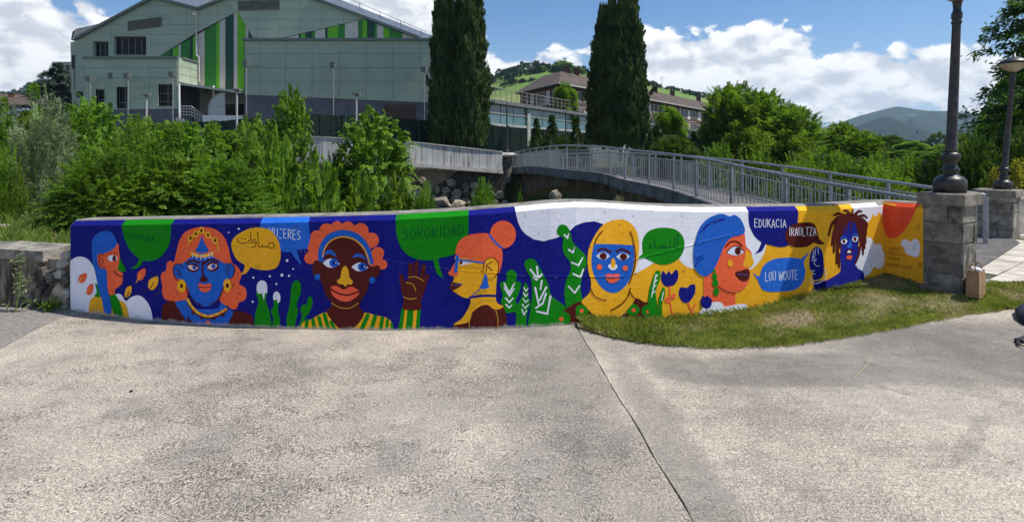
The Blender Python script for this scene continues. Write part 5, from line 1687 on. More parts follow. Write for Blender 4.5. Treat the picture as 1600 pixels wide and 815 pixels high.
def railing(line, label, step, bstep):
    t = thing('bridge_railing', tuple(line[0] - DZ), label, 'railing', None)
    dn = [p.copy() for p in line]
    mb = MB(); mb.tube(dn, .032, 8); mb.build('top_rail', METAL, t, smooth=True)
    mb = MB(); mb.tube([p - Vector((0, 0, .16)) for p in dn], .014, 6); mb.build('middle_rail', METAL, t)
    mb = MB(); mb.tube([p - Vector((0, 0, RH - .09)) for p in dn], .014, 6); mb.build('bottom_rail', METAL, t)
    o0 = wloc(t)
    ps = resample(dn, step)
    for i, p in enumerate(ps):
        q = dn[min(range(len(dn)), key=lambda k: (dn[k] - p).length)]
        o = link('post', post_me, t)
        o.location = p - DZ - o0
        j = min(range(len(dn)), key=lambda k: (dn[k] - p).length)
        d = dn[min(j + 1, len(dn) - 1)] - dn[max(j - 1, 0)]
        o.rotation_euler = (0, 0, math.atan2(d.y, d.x))
    bs = resample(dn, bstep)[1:]
    bs = [p for p in bs if min((p - w).length for w in ps) > .06]
    for p in bs[:296]:
        o = link('baluster', bal_me, t)
        o.location = p - DZ - o0
    return t

railing(nt, 'grey galvanised railing on the near side of the footbridge', 1.62, .122)
railing(ft, 'grey galvanised railing on the far side of the footbridge', 1.75, .122)

# ------------------------------------------------------------------ far bank: parapet, stone wall, fence
PARA = noisy('streaked_parapet_concrete', (.40, .39, .37), (.52, .51, .49), 2.5, .9, .2, 40, .006, c3=(.20, .185, .17), s3=2.6, stretch=(2.6, 2.6, .22))
t = thing('concrete_parapet', P(640, 250, 32), 'long pale streaked concrete parapet on the far bank below the dark fence', 'wall')
PA = [(230, 206, 238, 30.0), (360, 209.5, 241, 30.3), (504, 215, 247.5, 31), (640, 222, 253.5, 32.4), (786, 238, 265.5, 35)]
seg = []
for (a, b) in zip(PA[:-1], PA[1:]):
    n = 4 if b[0] > 400 else 3
    for k in range(n):
        lo, hi = k / n, (k + 1) / n
        f0 = [a[i] + (b[i] - a[i]) * lo for i in range(4)]; f1 = [a[i] + (b[i] - a[i]) * (hi - .004) for i in range(4)]
        mb = MB()
        A, B = P(f0[0], f0[1], f0[3]), P(f1[0], f1[1], f1[3])
        C, D = P(f0[0], f0[2], f0[3]), P(f1[0], f1[2], f1[3])
        back = Vector((0, .22, 0))
        mb.hexa([C, D, D + back, C + back, A, B, B + back, A + back])
        mb.build('wall_panel', PARA, t)
mb = MB()
L_ = []
for q in PA:
    c = P(q[0], q[2], q[3])
    L_.append([c + Vector((0, -.18, -.22)), c + Vector((0, -.18, -.03)), c + Vector((0, .3, -.02)), c + Vector((0, .3, -.22))])
vs = [p for r in L_ for p in r]
nn = len(L_)
mb.add(vs, [(i * 4 + j, i * 4 + (j + 1) % 4, (i + 1) * 4 + (j + 1) % 4, (i + 1) * 4 + j) for i in range(nn - 1) for j in range(4)] + [(0, 1, 2, 3), ((nn - 1) * 4 + 3, (nn - 1) * 4 + 2, (nn - 1) * 4 + 1, (nn - 1) * 4)])
mb.build('ledge', CONCL, t)
mb = MB()
L_ = []
for q in PA:
    c = P(q[0], q[1], q[3])
    L_.append([c + Vector((0, -.04, .003)), c + Vector((0, -.04, .06)), c + Vector((0, .28, .06)), c + Vector((0, .28, .003))])
vs = [p for r in L_ for p in r]
mb.add(vs, [(i * 4 + j, i * 4 + (j + 1) % 4, (i + 1) * 4 + (j + 1) % 4, (i + 1) * 4 + j) for i in range(nn - 1) for j in range(4)] + [(0, 1, 2, 3), ((nn - 1) * 4 + 3, (nn - 1) * 4 + 2, (nn - 1) * 4 + 1, (nn - 1) * 4)])
mb.build('coping', CONCL, t)

t = thing('retaining_wall', P(720, 320, 33), 'rough stone retaining wall under the parapet beside the bridge', 'wall')
mb = MB()
A, B = P(210, 238, 30.1), P(790, 266, 35.1)
A.z -= .15; B.z -= .15
mb.hexa([Vector((A.x, A.y, -2.8)), Vector((B.x, B.y, -2.8)), Vector((B.x, B.y + .6, -2.8)), Vector((A.x, A.y + .6, -2.8)), A, B, B + Vector((0, .6, 0)), A + Vector((0, .6, 0))])
mb.build('wall_core', noisy('dark_damp_mortar', (.045, .04, .034), (.10, .09, .075), 3, .95, .5, 20, .03), t)
wd = (Vector((B.x, B.y, 0)) - Vector((A.x, A.y, 0))).normalized(); wn = Vector((wd.y, -wd.x, 0))
RST = noisy('river_boulder', (.24, .20, .145), (.48, .41, .31), 2.5, .95, .6, 14, .04, c3=(.12, .105, .085), s3=1.5, perobj=.6)
rr = random.Random(5)
for row in range(4):
    px = 596 + rr.uniform(0, 12)
    while px < 784:
        w = rr.uniform(8, 17)
        py = 282 + (px - 640) * .08 + row * 12.5 + rr.uniform(-2, 2)
        if row == 0 and rr.random() < .35:
            px += w * 1.2
            continue
        k = (px + w / 2 - 800) / FPX
        s = (A.x - k * A.y) / (k * wd.y - wd.x)
        c = Vector((A.x, A.y, 0)) + wd * s
        c.z = CAMZ - (py - HOR) / FPX * c.y
        mb = MB()
        rock(mb, c + wn * .03, w / 2 * 1.08 * c.y / FPX, .16, 7.0 * c.y / FPX, int(px * 7 + row * 13), wd, wn, .8, rr.uniform(-.12, .12), .84)
        mb.build('stone', RST, t, smooth=False)
        px += w + 1.2

PFENCE = noisy('dark_green_screen', (.006, .018, .013), (.016, .036, .026), 8, .7, .3, 40, .01, spec=.3)
FGREEN = noisy('fence_post_green', (.012, .075, .05), (.02, .10, .07), 8, .5)
t = thing('screen_fence', P(560, 215, 36), 'dark green screen fence of upright slats on top of the far bank', 'fence')
FT = [(238, 193, 215, 33.5), (300, 190.5, 214, 33.6), (342, 188, 214, 33.7), (399, 186, 216, 33.8), (399.5, 195, 216, 33.9), (478, 196, 218, 34.4), (478.5, 178, 219, 34.5), (560, 181, 222, 35.5), (640, 186, 226, 36.6), (705, 190, 229, 37.6), (740, 193, 232, 38), (800, 199, 236, 38.6), (824, 203, 238, 39)]
slat = 0
for a, b in zip(FT[:-1], FT[1:]):
    if b[0] - a[0] < 2: continue
    n = max(1, int((b[0] - a[0]) / 4.2))
    for k in range(n):
        lo, hi = k / n, (k + .985) / n
        f0 = [a[i] + (b[i] - a[i]) * lo for i in range(4)]; f1 = [a[i] + (b[i] - a[i]) * hi for i in range(4)]
        dz = rr.uniform(-.05, .04); dy = rr.uniform(-.03, .03)
        A_, B_ = P(f0[0], f0[1], f0[3] + dy), P(f1[0], f1[1], f1[3] + dy)
        C_, D_ = P(f0[0], f0[2], f0[3] + dy), P(f1[0], f1[2], f1[3] + dy)
        C_.z = D_.z = float(zfar(C_.x)) - .1
        A_.z += dz; B_.z += dz
        bk = Vector((0, .05, 0))
        mb = MB(); mb.hexa([C_, D_, D_ + bk, C_ + bk, A_, B_, B_ + bk, A_ + bk])
        mb.build('slat', PFENCE, t)
for px, w in ((401, 1.1), (480, 1.3), (757, 2.0), (766, 4.0), (794, 2.4), (600, 1.2), (655, 1.2), (540, 1.2)):
    f = [np.interp(px, [q[0] for q in FT], [q[i] for q in FT]) for i in (1, 2, 3)]
    p = P(px, f[0] - 2.5, f[2] - .18)
    mb = MB(); hw = w / 2 * f[2] / FPX
    mb.box(p.x - hw, p.x + hw, p.y - .05, p.y + .05, float(zfar(p.x)) - .1, p.z)
    mb.build('post', FGREEN, t)

# far pillar at the bridge end and bank lamps
q = P(792, 290, 35.6)
t = thing('stone_pillar', (q.x, q.y, -.2), 'small stone pillar with a round cap at the far end of the footbridge', 'pillar')
mb = MB(); mb.lathe([(.34, 0), (.36, .4), (.31, .9), (.33, 1.6)], (q.x, q.y, -.2), 10); mb.build('shaft', GREYST, t)
zc = P(792, 236, 35.6).z
mb = MB(); mb.lathe([(.33, 1.601 - .2 + .2), (.62, 1.63), (.66, 1.72), (.60, 1.80), (.36, 1.86)], (q.x, q.y, -.2), 16); mb.build('cap', CONCL, t)
lamp(Vector((q.x, q.y, 0)), 1.661, 'black lamp post standing on the pillar at the far end of the footbridge', 3.05, .9, bowl=False, nseg=10)
q = P(884, 228, 38.5)
lamp(Vector((q.x, q.y, 0)), .7, 'thin black lamp post among the small conifers in front of the glass building', 3.7, .9, bowl=False, nseg=10)
LGREY = noisy('pale_grey_steel', (.42, .41, .40), (.52, .51, .50), 6, .5)
for px, top, bot, d, lab in ((229, 149, 200, 36, 'grey post lamp with a flat square head in front of the left windows'), (557, 148, 218, 34.2, 'grey post lamp with a flat square head in front of the plain green block'), (370, 141, 214, 33.2, 'grey post lamp with a flat square head in front of the entrance canopy')):
    p = P(px, top, d)
    t = thing('post_lamp', (p.x, p.y, float(zfar(p.x))), lab, 'lamp')
    mb = MB(); mb.tube([(p.x, p.y, float(zfar(p.x)) - .1), (p.x, p.y, p.z - .1)], .055, 8); mb.build('post', LGREY, t)
    mb = MB(); mb.lathe([(.06, -.12), (.12, -.06), (.12, 0)], (p.x, p.y, p.z), 8)
    mb.box(p.x - .22, p.x + .22, p.y - .22, p.y + .22, p.z + .002, p.z + .07)
    mb.build('lamp_head', noisy('brown_grey_plastic', (.20, .18, .165), (.26, .24, .22), 5, .5) if 'brown_grey_plastic' not in bpy.data.materials else bpy.data.materials['brown_grey_plastic'], t)

# ------------------------------------------------------------------ the green sports hall
CLAD = noisy('sage_green_cladding', (.35, .42, .325), (.39, .46, .36), 1.2, .6, .04, 30, .003, perobj=.07, spec=.3)
CLADB = noisy('slate_plinth', (.105, .105, .128), (.14, .14, .165), 2.5, .75, .1, 40, .004)
TRIM = noisy('grey_green_trim', (.12, .15, .14), (.16, .19, .175), 3, .5)
WHITEC = noisy('cream_cladding', (.50, .47, .42), (.56, .53, .48), 2, .6)
STR = {'w': WHITEC, 'g': noisy('mid_green_panel', (.022, .19, .025), (.028, .22, .03), 2, .55), 'l': noisy('lime_green_panel', (.115, .41, .012), (.13, .45, .014), 2, .55), 'd': noisy('deep_green_panel', (.008, .055, .035), (.011, .065, .042), 2, .55)}
ROOFW = noisy('white_roof_sheet', (.62, .64, .67), (.72, .74, .77), 2, .4)
HALL = thing('sports_hall', (-21, 47, 2), 'large sage green sports hall with green and cream striped cladding', 'building')


def clip_half(poly, axis, val, keep_less):
    out = []
    n = len(poly)
    for i in range(n):
        a, b = poly[i], poly[(i + 1) % n]
        ia = (a[axis] <= val) if keep_less else (a[axis] >= val)
        ib = (b[axis] <= val) if keep_less else (b[axis] >= val)
        if ia: out.append(a)
        if ia != ib:
            t = (val - a[axis]) / (b[axis] - a[axis])
            out.append((a[0] + (b[0] - a[0]) * t, a[1] + (b[1] - a[1]) * t))
    return out


def area(p):
    return abs(sum(p[i][0] * p[(i + 1) % len(p)][1] - p[(i + 1) % len(p)][0] * p[i][1] for i in range(len(p)))) / 2


def clip_rect(poly, x0, x1, y0, y1):
    for ax, v, l in ((0, x0, False), (0, x1, True), (1, y0, False), (1, y1, True)):
        if len(poly) < 3: return []
        poly = clip_half(poly, ax, v, l)
    return poly if len(poly) >= 3 and area(poly) > 1.2 else []


def panels(parent, poly, us, vs, d, mat, name='cladding_panel', holes=(), thick=.05, gap=.35, mapf=None):
    """cladding panels cut from an outline (photograph pixels on the plane d metres away)"""
    mapf = mapf or (lambda x, y, o: P(x, y, d) - Vector((0, o, 0)))
    for i in range(len(us) - 1):
        for j in range(len(vs) - 1):
            rects = [(us[i] + gap / 2, us[i + 1] - gap / 2, vs[j] + gap / 2, vs[j + 1] - gap / 2)]
            for (hx0, hx1, hy0, hy1) in holes:
                nr = []
                for (x0, x1, y0, y1) in rects:
                    if hx1 <= x0 or hx0 >= x1 or hy1 <= y0 or hy0 >= y1:
                        nr.append((x0, x1, y0, y1)); continue
                    if hy0 > y0: nr.append((x0, x1, y0, hy0))
                    if hy1 < y1: nr.append((x0, x1, hy1, y1))
                    m0, m1 = max(y0, hy0), min(y1, hy1)
                    if hx0 > x0: nr.append((x0, hx0, m0, m1))
                    if hx1 < x1: nr.append((hx1, x1, m0, m1))
                rects = nr
            for r in rects:
                q = clip_rect(poly, *r)
                if q:
                    mb = MB()
                    mb.prism([mapf(x, y, thick) for x, y in q], [mapf(x, y, 0) for x, y in q])
                    mb.build(name, mat, parent)


def plane_poly(parent, name, poly, d, thick, mat):
    mb = MB()
    mb.prism([P(x, y, d) for x, y in poly], [P(x, y, d) + Vector((0, thick, 0)) for x, y in poly])
    return mb.build(name, mat, parent)


def window(parent, x0, x1, y0, y1, d, bars_v=(), bars_h=(), depth=.28, reveal=True, name='window', fmat=None):
    """recessed window: frame part with its pane"""
    fm = fmat or TRIM
    mb = MB()
    A, B = P(x0, y1, d), P(x1, y0, d)
    fw = .06
    yb = d + depth
    mb.box(A.x, A.x + fw, yb - .06, yb, A.z, B.z); mb.box(B.x - fw, B.x, yb - .06, yb, A.z, B.z)
    mb.box(A.x + fw, B.x - fw, yb - .06, yb, A.z, A.z + fw); mb.box(A.x + fw, B.x - fw, yb - .06, yb, B.z - fw, B.z)
    for f in bars_v:
        x = A.x + (B.x - A.x) * f; mb.box(x - .03, x + .03, yb - .055, yb, A.z + fw, B.z - fw)
    for f in bars_h:
        z = A.z + (B.z - A.z) * f; mb.box(A.x + fw, B.x - fw, yb - .05, yb, z - .03, z + .03)
    fr = mb.build(name, fm, parent)
    mb = MB(); mb.box(A.x + .01, B.x - .01, yb + .002, yb + .02, A.z + .01, B.z - .01)
    mb.build('pane', DARKGLASS, fr)
    if reveal:
        mb = MB()
        mb.box(A.x - .03, A.x, d - .045, yb, A.z, B.z); mb.box(B.x, B.x + .03, d - .045, yb, A.z, B.z)
        mb.box(A.x - .03, B.x + .03, d - .045, yb, B.z, B.z + .03); mb.box(A.x - .03, B.x + .03, d - .07, yb, A.z - .04, A.z)
        mb.build('reveal', CLAD if fmat is None else fmat, fr)

# structure behind the cladding (solid, with recesses closed by the windows)
d1, d2, d3 = 46.0, 49.0, 45.0
holes1 = [(150, 164, 140, 171), (183, 201, 136, 170), (248, 270, 132, 166)]
LB = [(133, 91), (278, 89), (278, 170), (133, 172)]
panels(HALL, LB, [133, 166, 199, 234, 278], [89, 106, 122, 138, 154, 172], d1, CLAD, holes=[(a - .4, b + .4, c - .4, e + .4) for a, b, c, e in holes1])
for h, bv, bh in zip(holes1, ((), (.6,), (.55,)), ((.5,), (.3,), (.22, .6))):
    window(HALL, *h, d1, bv, bh)
# core wall with openings: strips round the windows
core = []
xs_ = [133, 150, 164, 183, 201, 248, 270, 278]
for a, b in zip(xs_[:-1], xs_[1:]):
    hh = [h for h in holes1 if h[0] == a]
    if hh:
        core += [(a, b, 89, hh[0][2]), (a, b, hh[0][3], 172)]
    else:
        core += [(a, b, 89, 172)]
mb = MB()
for (a, b, c, e) in core:
    A, B = P(a, e, d1), P(b, c, d1)
    mb.box(A.x, B.x, d1 + .001, d1 + .4, A.z, B.z)
mb.build('wall', CLADB, HALL)
mb = MB(); A, B = P(133.5, 225, d1), P(277.5, 89, d1); mb.box(A.x, B.x, d1 + 1.2, d1 + 5, A.z, B.z - .05); mb.build('interior_wall', CLADB, HALL)
mb = MB(); A, B = P(133, 225, d1), P(278, 172, d1); mb.box(A.x, B.x, d1 - .02, d1 + .6, A.z, B.z - .003); mb.build('plinth', CLADB, HALL)
mb = MB(); A, B = P(131, 92.5, d1), P(279, 88.5, d1); mb.box(A.x - .05, B.x, d1 - .16, d1 + .5, A.z, B.z); mb.build('cornice', TRIM, HALL)
mb = MB(); A, B = P(170, 123, d1), P(176, 114, d1)
mb.box(A.x, B.x, d1 - .09, d1 - .051, A.z, B.z)
for k in range(5): mb.box(A.x + .03, B.x - .03, d1 - .11, d1 - .091, A.z + .05 + k * .08, A.z + .09 + k * .08)
mb.build('vent', TRIM, HALL)
for a, b, c, e in ((152, 163, 190, 198), (220, 236, 187, 197), (255, 268, 187, 196)):
    A, B = P(a, e, d1), P(b, c, d1)
    mb = MB(); mb.box(A.x, B.x, d1 - .06, d1 - .021, A.z, B.z); o = mb.build('window', TRIM, HALL)
    mb = MB(); mb.box(A.x + .05, B.x - .05, d1 - .065, d1 - .061, A.z + .05, B.z - .05); mb.build('pane', DARKGLASS, o)
# sunny return wall of the left block
xr = P(278, 100, d1).x
def side_map(x, y, o):   # x: metres back, y: height
    return Vector((xr + o + .003, d1 + x, y))
zt, zm = P(278, 90.5, d1).z, P(278, 128, d1).z
for j in range(3):
    for k in range(2):
        za, zb_ = zm + (zt - zm) * j / 3 + .015, zm + (zt - zm) * (j + 1) / 3 - .015
        ya, yb_ = .0 + 1.7 * k + .015, 1.7 * (k + 1) - .015
        mb = MB(); mb.prism([side_map(*p, .05) for p in ((ya, za), (yb_, za), (yb_, zb_), (ya, zb_))], [side_map(*p, 0) for p in ((ya, za), (yb_, za), (yb_, zb_), (ya, zb_))])
        mb.build('cladding_panel', CLAD, HALL)
mb = MB(); mb.box(xr - .2, xr, d1 + .42, d1 + 3.4, zm, zt); mb.build('wall', CLADB, HALL)
mb = MB(); mb.box(xr - .1, xr + .14, d1 + .5, d1 + 3.5, zt + .003, zt + .14); mb.build('cornice', TRIM, HALL)

# gable walls
G1 = [(118, 60), (237, -2.5), (308, 16), (308, 51), (249, 88.5), (118, 90)]
G1b = [(308, 16), (350, -1), (418, -28), (485, -2), (655, 60), (568, 30), (442, 59.5), (397, 62), (372, 18), (308, 51)]
holes2 = [(146, 170, 65, 89), (178, 229, 57, 87), (199, 253, 26, 49)]
panels(HALL, G1, [118, 175, 236, 292, 308], [-5, 9, 24, 39, 54, 69, 90], d2, CLAD, holes=[(a - .4, b + .4, c - .4, e + .4) for a, b, c, e in holes2[:2]])
panels(HALL, [(118, 90), (133, 90), (133, 172), (118, 172)], [118, 133], [90, 106, 122, 138, 154, 172], d2, CLAD, holes=[(119.5, 131, 143, 153)])
window(HALL, 119.9, 130.6, 143.4, 152.6, d2, (.5,), (), .3)
# right gable: split into convex pieces
panels(HALL, [(308, 16), (350, -1), (372, 18), (308, 51)], [308, 340, 372], [-5, 9, 24, 39, 54], d2, CLAD)
panels(HALL, [(350, -1), (418, -28), (485, -2), (568, 30), (442, 59.5), (397, 62), (372, 18)], [350, 403, 436, 469, 503, 537, 572], [-30, -14, 1, 16, 31, 45, 62], d2, CLAD)
panels(HALL, [(485, -2), (650, 58.5), (568, 30)], [503, 537, 572], [-5, 10, 31], d2, CLAD)
CORE = [(118, 60), (237, -2.5), (308, 16), (350, -1), (418, -28), (485, -2), (655, 60), (655, 165), (118, 165)]
mb = MB(); mb.prism([P(x, y, d2 + .45) for x, y in CORE], [P(x, y, d2 + 24) for x, y in [(800 + (x - 800) * (d2 + .45) / (d2 + 24), HOR + (y - HOR) * (d2 + .45) / (d2 + 24)) for x, y in CORE]])
mb.build('wall', CLADB, HALL)
window(HALL, 146, 170, 65, 88.4, d2, (.33, .66), (), .3)
window(HALL, 178, 229, 57, 86, d2, (.2, .4, .6, .8), (), .3)
def louvre(poly4, n):
    mb = MB()
    (x0, y0), (x1, y1), (x2, y2), (x3, y3) = poly4   # tl, tr, br, bl
    mb.prism([P(x, y, d2 - .09) for x, y in poly4], [P(x, y, d2 - .055) for x, y in poly4])
    for k in range(n):
        f0, f1 = (k + .12) / n, (k + .62) / n
        q = [(x0 + (x3 - x0) * f0, y0 + (y3 - y0) * f0), (x1 + (x2 - x1) * f0, y1 + (y2 - y1) * f0), (x1 + (x2 - x1) * f1, y1 + (y2 - y1) * f1), (x0 + (x3 - x0) * f1, y0 + (y3 - y0) * f1)]
        mb.prism([P(*q[0], d2 - .17), P(*q[1], d2 - .17), P(*q[2], d2 - .10), P(*q[3], d2 - .10)], [P(*q[0], d2 - .15), P(*q[1], d2 - .15), P(*q[2], d2 - .091), P(*q[3], d2 - .091)])
    mb.build('louvre', noisy('louvre_grey', (.17, .19, .175), (.22, .24, .225), 3, .5) if 'louvre_grey' not in bpy.data.materials else bpy.data.materials['louvre_grey'], HALL)
louvre([(199.5, 33.5), (252.5, 26.5), (252.5, 42), (199.5, 48.5)], 8)
louvre([(372, 2), (437, 0), (437, 15.5), (372, 17.5)], 8)
# coloured stripes
S1 = [(248, 'g'), (264.5, 'd'), (270, 'l'), (279, 'w'), (282.5, 'g'), (296.5, 'd'), (301.5, 'l'), (308.5, 'w'), (319.5, 'g'), (338, 'l'), (343.2, 'w'), (352, 'd'), (365.3, 'w'), (371, 'l'), (384, 'w'), (388, 'd'), (397, None)]
S1P = [(248, 89), (372, 18), (384, 39), (397, 62), (397, 140), (305, 140), (305, 100), (280, 92)]
S1A = [(248, 89), (308, 54.5), (308, 98), (280, 91)]
S1B = [(308, 54.5), (372, 18), (397, 62), (397, 143), (308, 143)]
for (a, c), (b, _) in zip(S1[:-1], S1[1:]):
    for poly in (S1A, S1B):
        q = clip_rect(poly, a, b, -50, 150)
        if q:
            mb = MB(); mb.prism([P(x, y, d2 - .02) for x, y in q], [P(x, y, d2 + .04) for x, y in q]); mb.build('stripe_panel', STR[c], HALL)
S2 = [(443, 'w'), (466.5, 'd'), (470, 'l'), (477, 'd'), (487.5, 'g'), (492.5, 'w'), (508, 'd'), (512, 'l'), (528.5, 'g'), (539, 'w'), (559.5, 'g'), (566.5, 'l'), (573.5, 'd'), (585, 'g'), (589, 'w'), (599, 'l'), (608.5, 'g'), (629, 'w'), (655, None)]
S2P = [(442, 60.5), (568, 30.5), (652, 60.5)]
for (a, c), (b, _) in zip(S2[:-1], S2[1:]):
    q = clip_rect(S2P, a, b, -50, 150)
    if q:
        mb = MB(); mb.prism([P(x, y, d2 - .02) for x, y in q], [P(x, y, d2 + .04) for x, y in q]); mb.build('stripe_panel', STR[c], HALL)
# roof edges and roof sheets
def edge(a, b, name='roof_edge', d=d2, w=.22, mat=None, out=.35):
    mb = MB()
    A, B = P(*a, d - out), P(*b, d - out)
    u = Vector((0, 0, w))
    mb.hexa([A, B, B + Vector((0, .6, 0)), A + Vector((0, .6, 0)), A + u, B + u, B + u + Vector((0, .6, 0)), A + u + Vector((0, .6, 0))])
    mb.build(name, mat or TRIM, HALL)
edge((116, 62), (237, -3)); edge((237.2, -3), (308, 15)); edge((308.2, 15), (350, -2)); edge((350.2, -2), (418, -29)); edge((485, -3), (657, 61))
mb = MB()
RP = [(205, 60), (262, -16), (330, -40), (500, -14), (522, -4), (678, 57), (678, 90)]
mb.prism([P(x, y, 58) for x, y in RP], [P(x, y, 58) + Vector((0, 16, 0)) for x, y in RP]); mb.build('rear_roof', ROOFW, HALL)
mb = MB()
for a, b in (((522, -12), (666, 50)), ((262, -24), (500, -22))):
    mb.tube([P(*a, 57.5), P(*b, 57.5)], .03, 5)
for k in range(5):
    p = P(530 + k * 32, -8 + k * 13.6, 57.5); mb.tube([p, p - Vector((0, 0, .7))], .03, 5)
mb.tube([P(200, 40, 57), P(125, 62, 57)], .03, 5)
mb.build('safety_rail', TRIM, HALL)
mb = MB(); 
mb.tube([P(306.5, 22, d2 - .2), P(307, 86, d2 - .2), P(311, 90, d2 - .2), P(311.5, 128, d2 - .2)], .07, 8); mb.box(P(304, 24, d2).x, P(310, 24, d2).x, d2 - .35, d2 - .05, P(306, 26, d2).z, P(306, 20, d2).z)
mb.build('downpipe', WHITEC, HALL)

# right hand block
RB = [(381, 61), (674, 61), (674, 162), (381, 149)]
panels(HALL, [(383, 62), (672, 62), (672, 160.5), (383, 148)], [381, 407, 447, 488, 530.5, 572.5, 614.5, 657, 674], [61, 84, 106, 127.5, 165], d3, CLAD, gap=.42)
mb = MB(); A, B = P(381.5, 225, d3), P(673.5, 61, d3); mb.box(A.x, B.x, d3 + .001, d3 + 13, A.z, B.z); mb.build('wall', CLADB, HALL)
mb = MB(); A, B = P(380, 64.2, d3), P(676, 60.2, d3); mb.box(A.x, B.x, d3 - .18, d3 + 13.1, A.z, B.z); mb.build('cornice', TRIM, HALL)
mb = MB()
q = [(383, 148.4), (672, 161), (672, 225), (383, 225)]
mb.prism([P(x, y, d3 - .03) for x, y in q], [P(x, y, d3) for x, y in q]); mb.build('plinth', CLADB, HALL)
mb = MB(); A, B = P(601, 215, d3), P(650, 163.5, d3); mb.box(A.x, B.x, d3 - .09, d3 - .032, A.z, B.z); o = mb.build('door', noisy('brown_door', (.055, .034, .026), (.08, .05, .038), 3, .6), HALL)
mb = MB()
for k in range(1, 6):
    x = A.x + (B.x - A.x) * k / 6; mb.box(x - .012, x + .012, d3 - .096, d3 - .091, A.z, B.z)
mb.build('door_ribs', BARK, o)
TRIMG = noisy('dull_steel', (.24, .26, .26), (.31, .33, .33), 4, .5)
# floodlight columns standing off the walls
for px, top, bot, dd in ((141, 122, 210, d1 - .9), (200, 117, 205, d1 - .9), (270, 115, 205, d1 - .9), (385, 98, 205, d3 - 1.0), (521, 100, 205, d3 - 1.0), (663, 107, 205, d3 - 1.0)):
    p = P(px, top, dd)
    mb = MB(); mb.tube([(p.x, p.y, 1.9), (p.x, p.y, p.z)], .038, 8); c_ = mb.build('light_column', TRIMG, HALL)
    mb = MB()
    mb.hexa([(p.x - .22, p.y - .22, p.z - .26), (p.x + .10, p.y - .22, p.z - .26), (p.x + .10, p.y + .22, p.z - .26), (p.x - .22, p.y + .22, p.z - .26),
             (p.x - .22, p.y - .25, p.z + .10), (p.x + .16, p.y - .25, p.z + .10), (p.x + .16, p.y + .5, p.z + .10), (p.x - .22, p.y + .5, p.z + .10)])
    mb.build('floodlight', noisy('light_grey_metal', (.13, .145, .14), (.18, .195, .185), 5, .5) if 'light_grey_metal' not in bpy.data.materials else bpy.data.materials['light_grey_metal'], c_)
# entrance recess, canopy, stairs, shelter
mb = MB(); A, B = P(279, 225, d2), P(383, 127, d2); mb.box(A.x, B.x, d2 + .06, d2 + .44, A.z, P(300, 128, d2).z); mb.build('recess_wall', noisy('beige_render', (.36, .34, .31), (.44, .42, .39), 2, .9), HALL)
mb = MB(); A, B = P(300, 188, d2), P(311, 137, d2); mb.box(A.x, B.x, d2 - .02, d2 + .055, A.z, B.z); mb.build('door', noisy('dark_brown_door', (.03, .022, .018), (.05, .036, .03), 2, .6), HALL)
mb = MB(); A, B = P(352, 188, d2), P(383, 163, d2); mb.box(A.x, B.x, d2 - .02, d2 + .055, A.z, B.z); mb.build('garage_opening', DARKGLASS, HALL)
mb = MB()
CA, CB = P(278, 129, d1), P(378, 143, d1 - .8)
q = [CA, CB, Vector((CB.x - .6, d2 - .1, CB.z + .10)), Vector((CA.x, d2 - .1, CA.z + .1))]
mb.hexa([p - Vector((0, 0, .16)) for p in q] + q); mb.build('canopy', WHITEC, HALL)
mb = MB(); p = P(334, 135, d1 + .6); mb.tube([(p.x, p.y, P(334, 190, d1 + .6).z), (p.x, p.y, p.z + .05)], .07, 8); mb.build('canopy_post', WHITEPAINT, HALL)
mb = MB(); p = P(280, 129, d1 - .1); mb.tube([(p.x - .02, p.y, p.z - .1), (p.x + .08, p.y - .1, P(281, 186, d1).z)], .09, 8); mb.build('canopy_post', WHITEPAINT, HALL)
mb = MB(); A, B = P(322, 200, d1), P(384, 181, d1); mb.box(A.x, B.x, d1 - .5, d1 + .2, A.z, B.z); mb.build('low_wall', WHITEPAINT, HALL)
mb = MB(); A, B = P(279, 200, d1), P(322, 184, d1)
for k in range(7):
    w = (B.x - A.x) / 7; mb.box(A.x + w * k, A.x + w * (k + 1) - .002, d1 - .4, d1 + 1.4, 1.9, B.z - k * .13)
mb.build('stairs', CONCL, HALL)
mb = MB()
for oy in (0, 1.1):
    pa, pb, pc = P(283, 166, d1 - .3 + oy), P(299, 166, d1 - .3 + oy), P(324, 184, d1 - .3 + oy)
    for dz in (0, -.22, -.45, -.68):
        mb.tube([pa + Vector((0, 0, dz)), pb + Vector((0, 0, dz)), pc + Vector((0, 0, dz))], .028, 6)
    for k in range(11):
        t_ = k / 10; q_ = pb.lerp(pc, (t_ - .38) / .62) if t_ > .38 else pa.lerp(pb, t_ / .38)
        mb.tube([q_, q_ - Vector((0, 0, .95))], .022, 6)
mb.build('stair_railing', LGREY, HALL)
SHEL, T = new_mat('clear_polycarbonate')
b = T.n('ShaderNodeBsdfPrincipled'); b.inputs['Base Color'].default_value = (.62, .66, .66, 1); b.inputs['Roughness'].default_value = .18; b.inputs['Alpha'].default_value = .55
o_ = T.n('ShaderNodeOutputMaterial'); T.t.links.new(b.outputs[0], o_.inputs[0])
mb = MB()
A, B = P(326, 181, d1 - .2), P(352, 145, d1 - .2)
prof = []
R_ = B.x - A.x
for k in range(9):
    a = math.pi * .5 * k / 8
    prof.append((B.x - R_ * math.cos(a), A.z + (B.z - A.z - R_) + R_ * math.sin(a)))
prof = [(A.x, A.z)] + prof + [(B.x, B.z), (B.x, A.z)]
prof = [p for i, p in enumerate(prof) if i == 0 or math.dist(p, prof[i - 1]) > .01]
mb.prism([(x, d1 - .22, z) for x, z in prof], [(x, d1 - .20, z) for x, z in prof]); sh = mb.build('shelter_end', SHEL, HALL)
mb = MB(); vs = []
pp = prof[:-1]
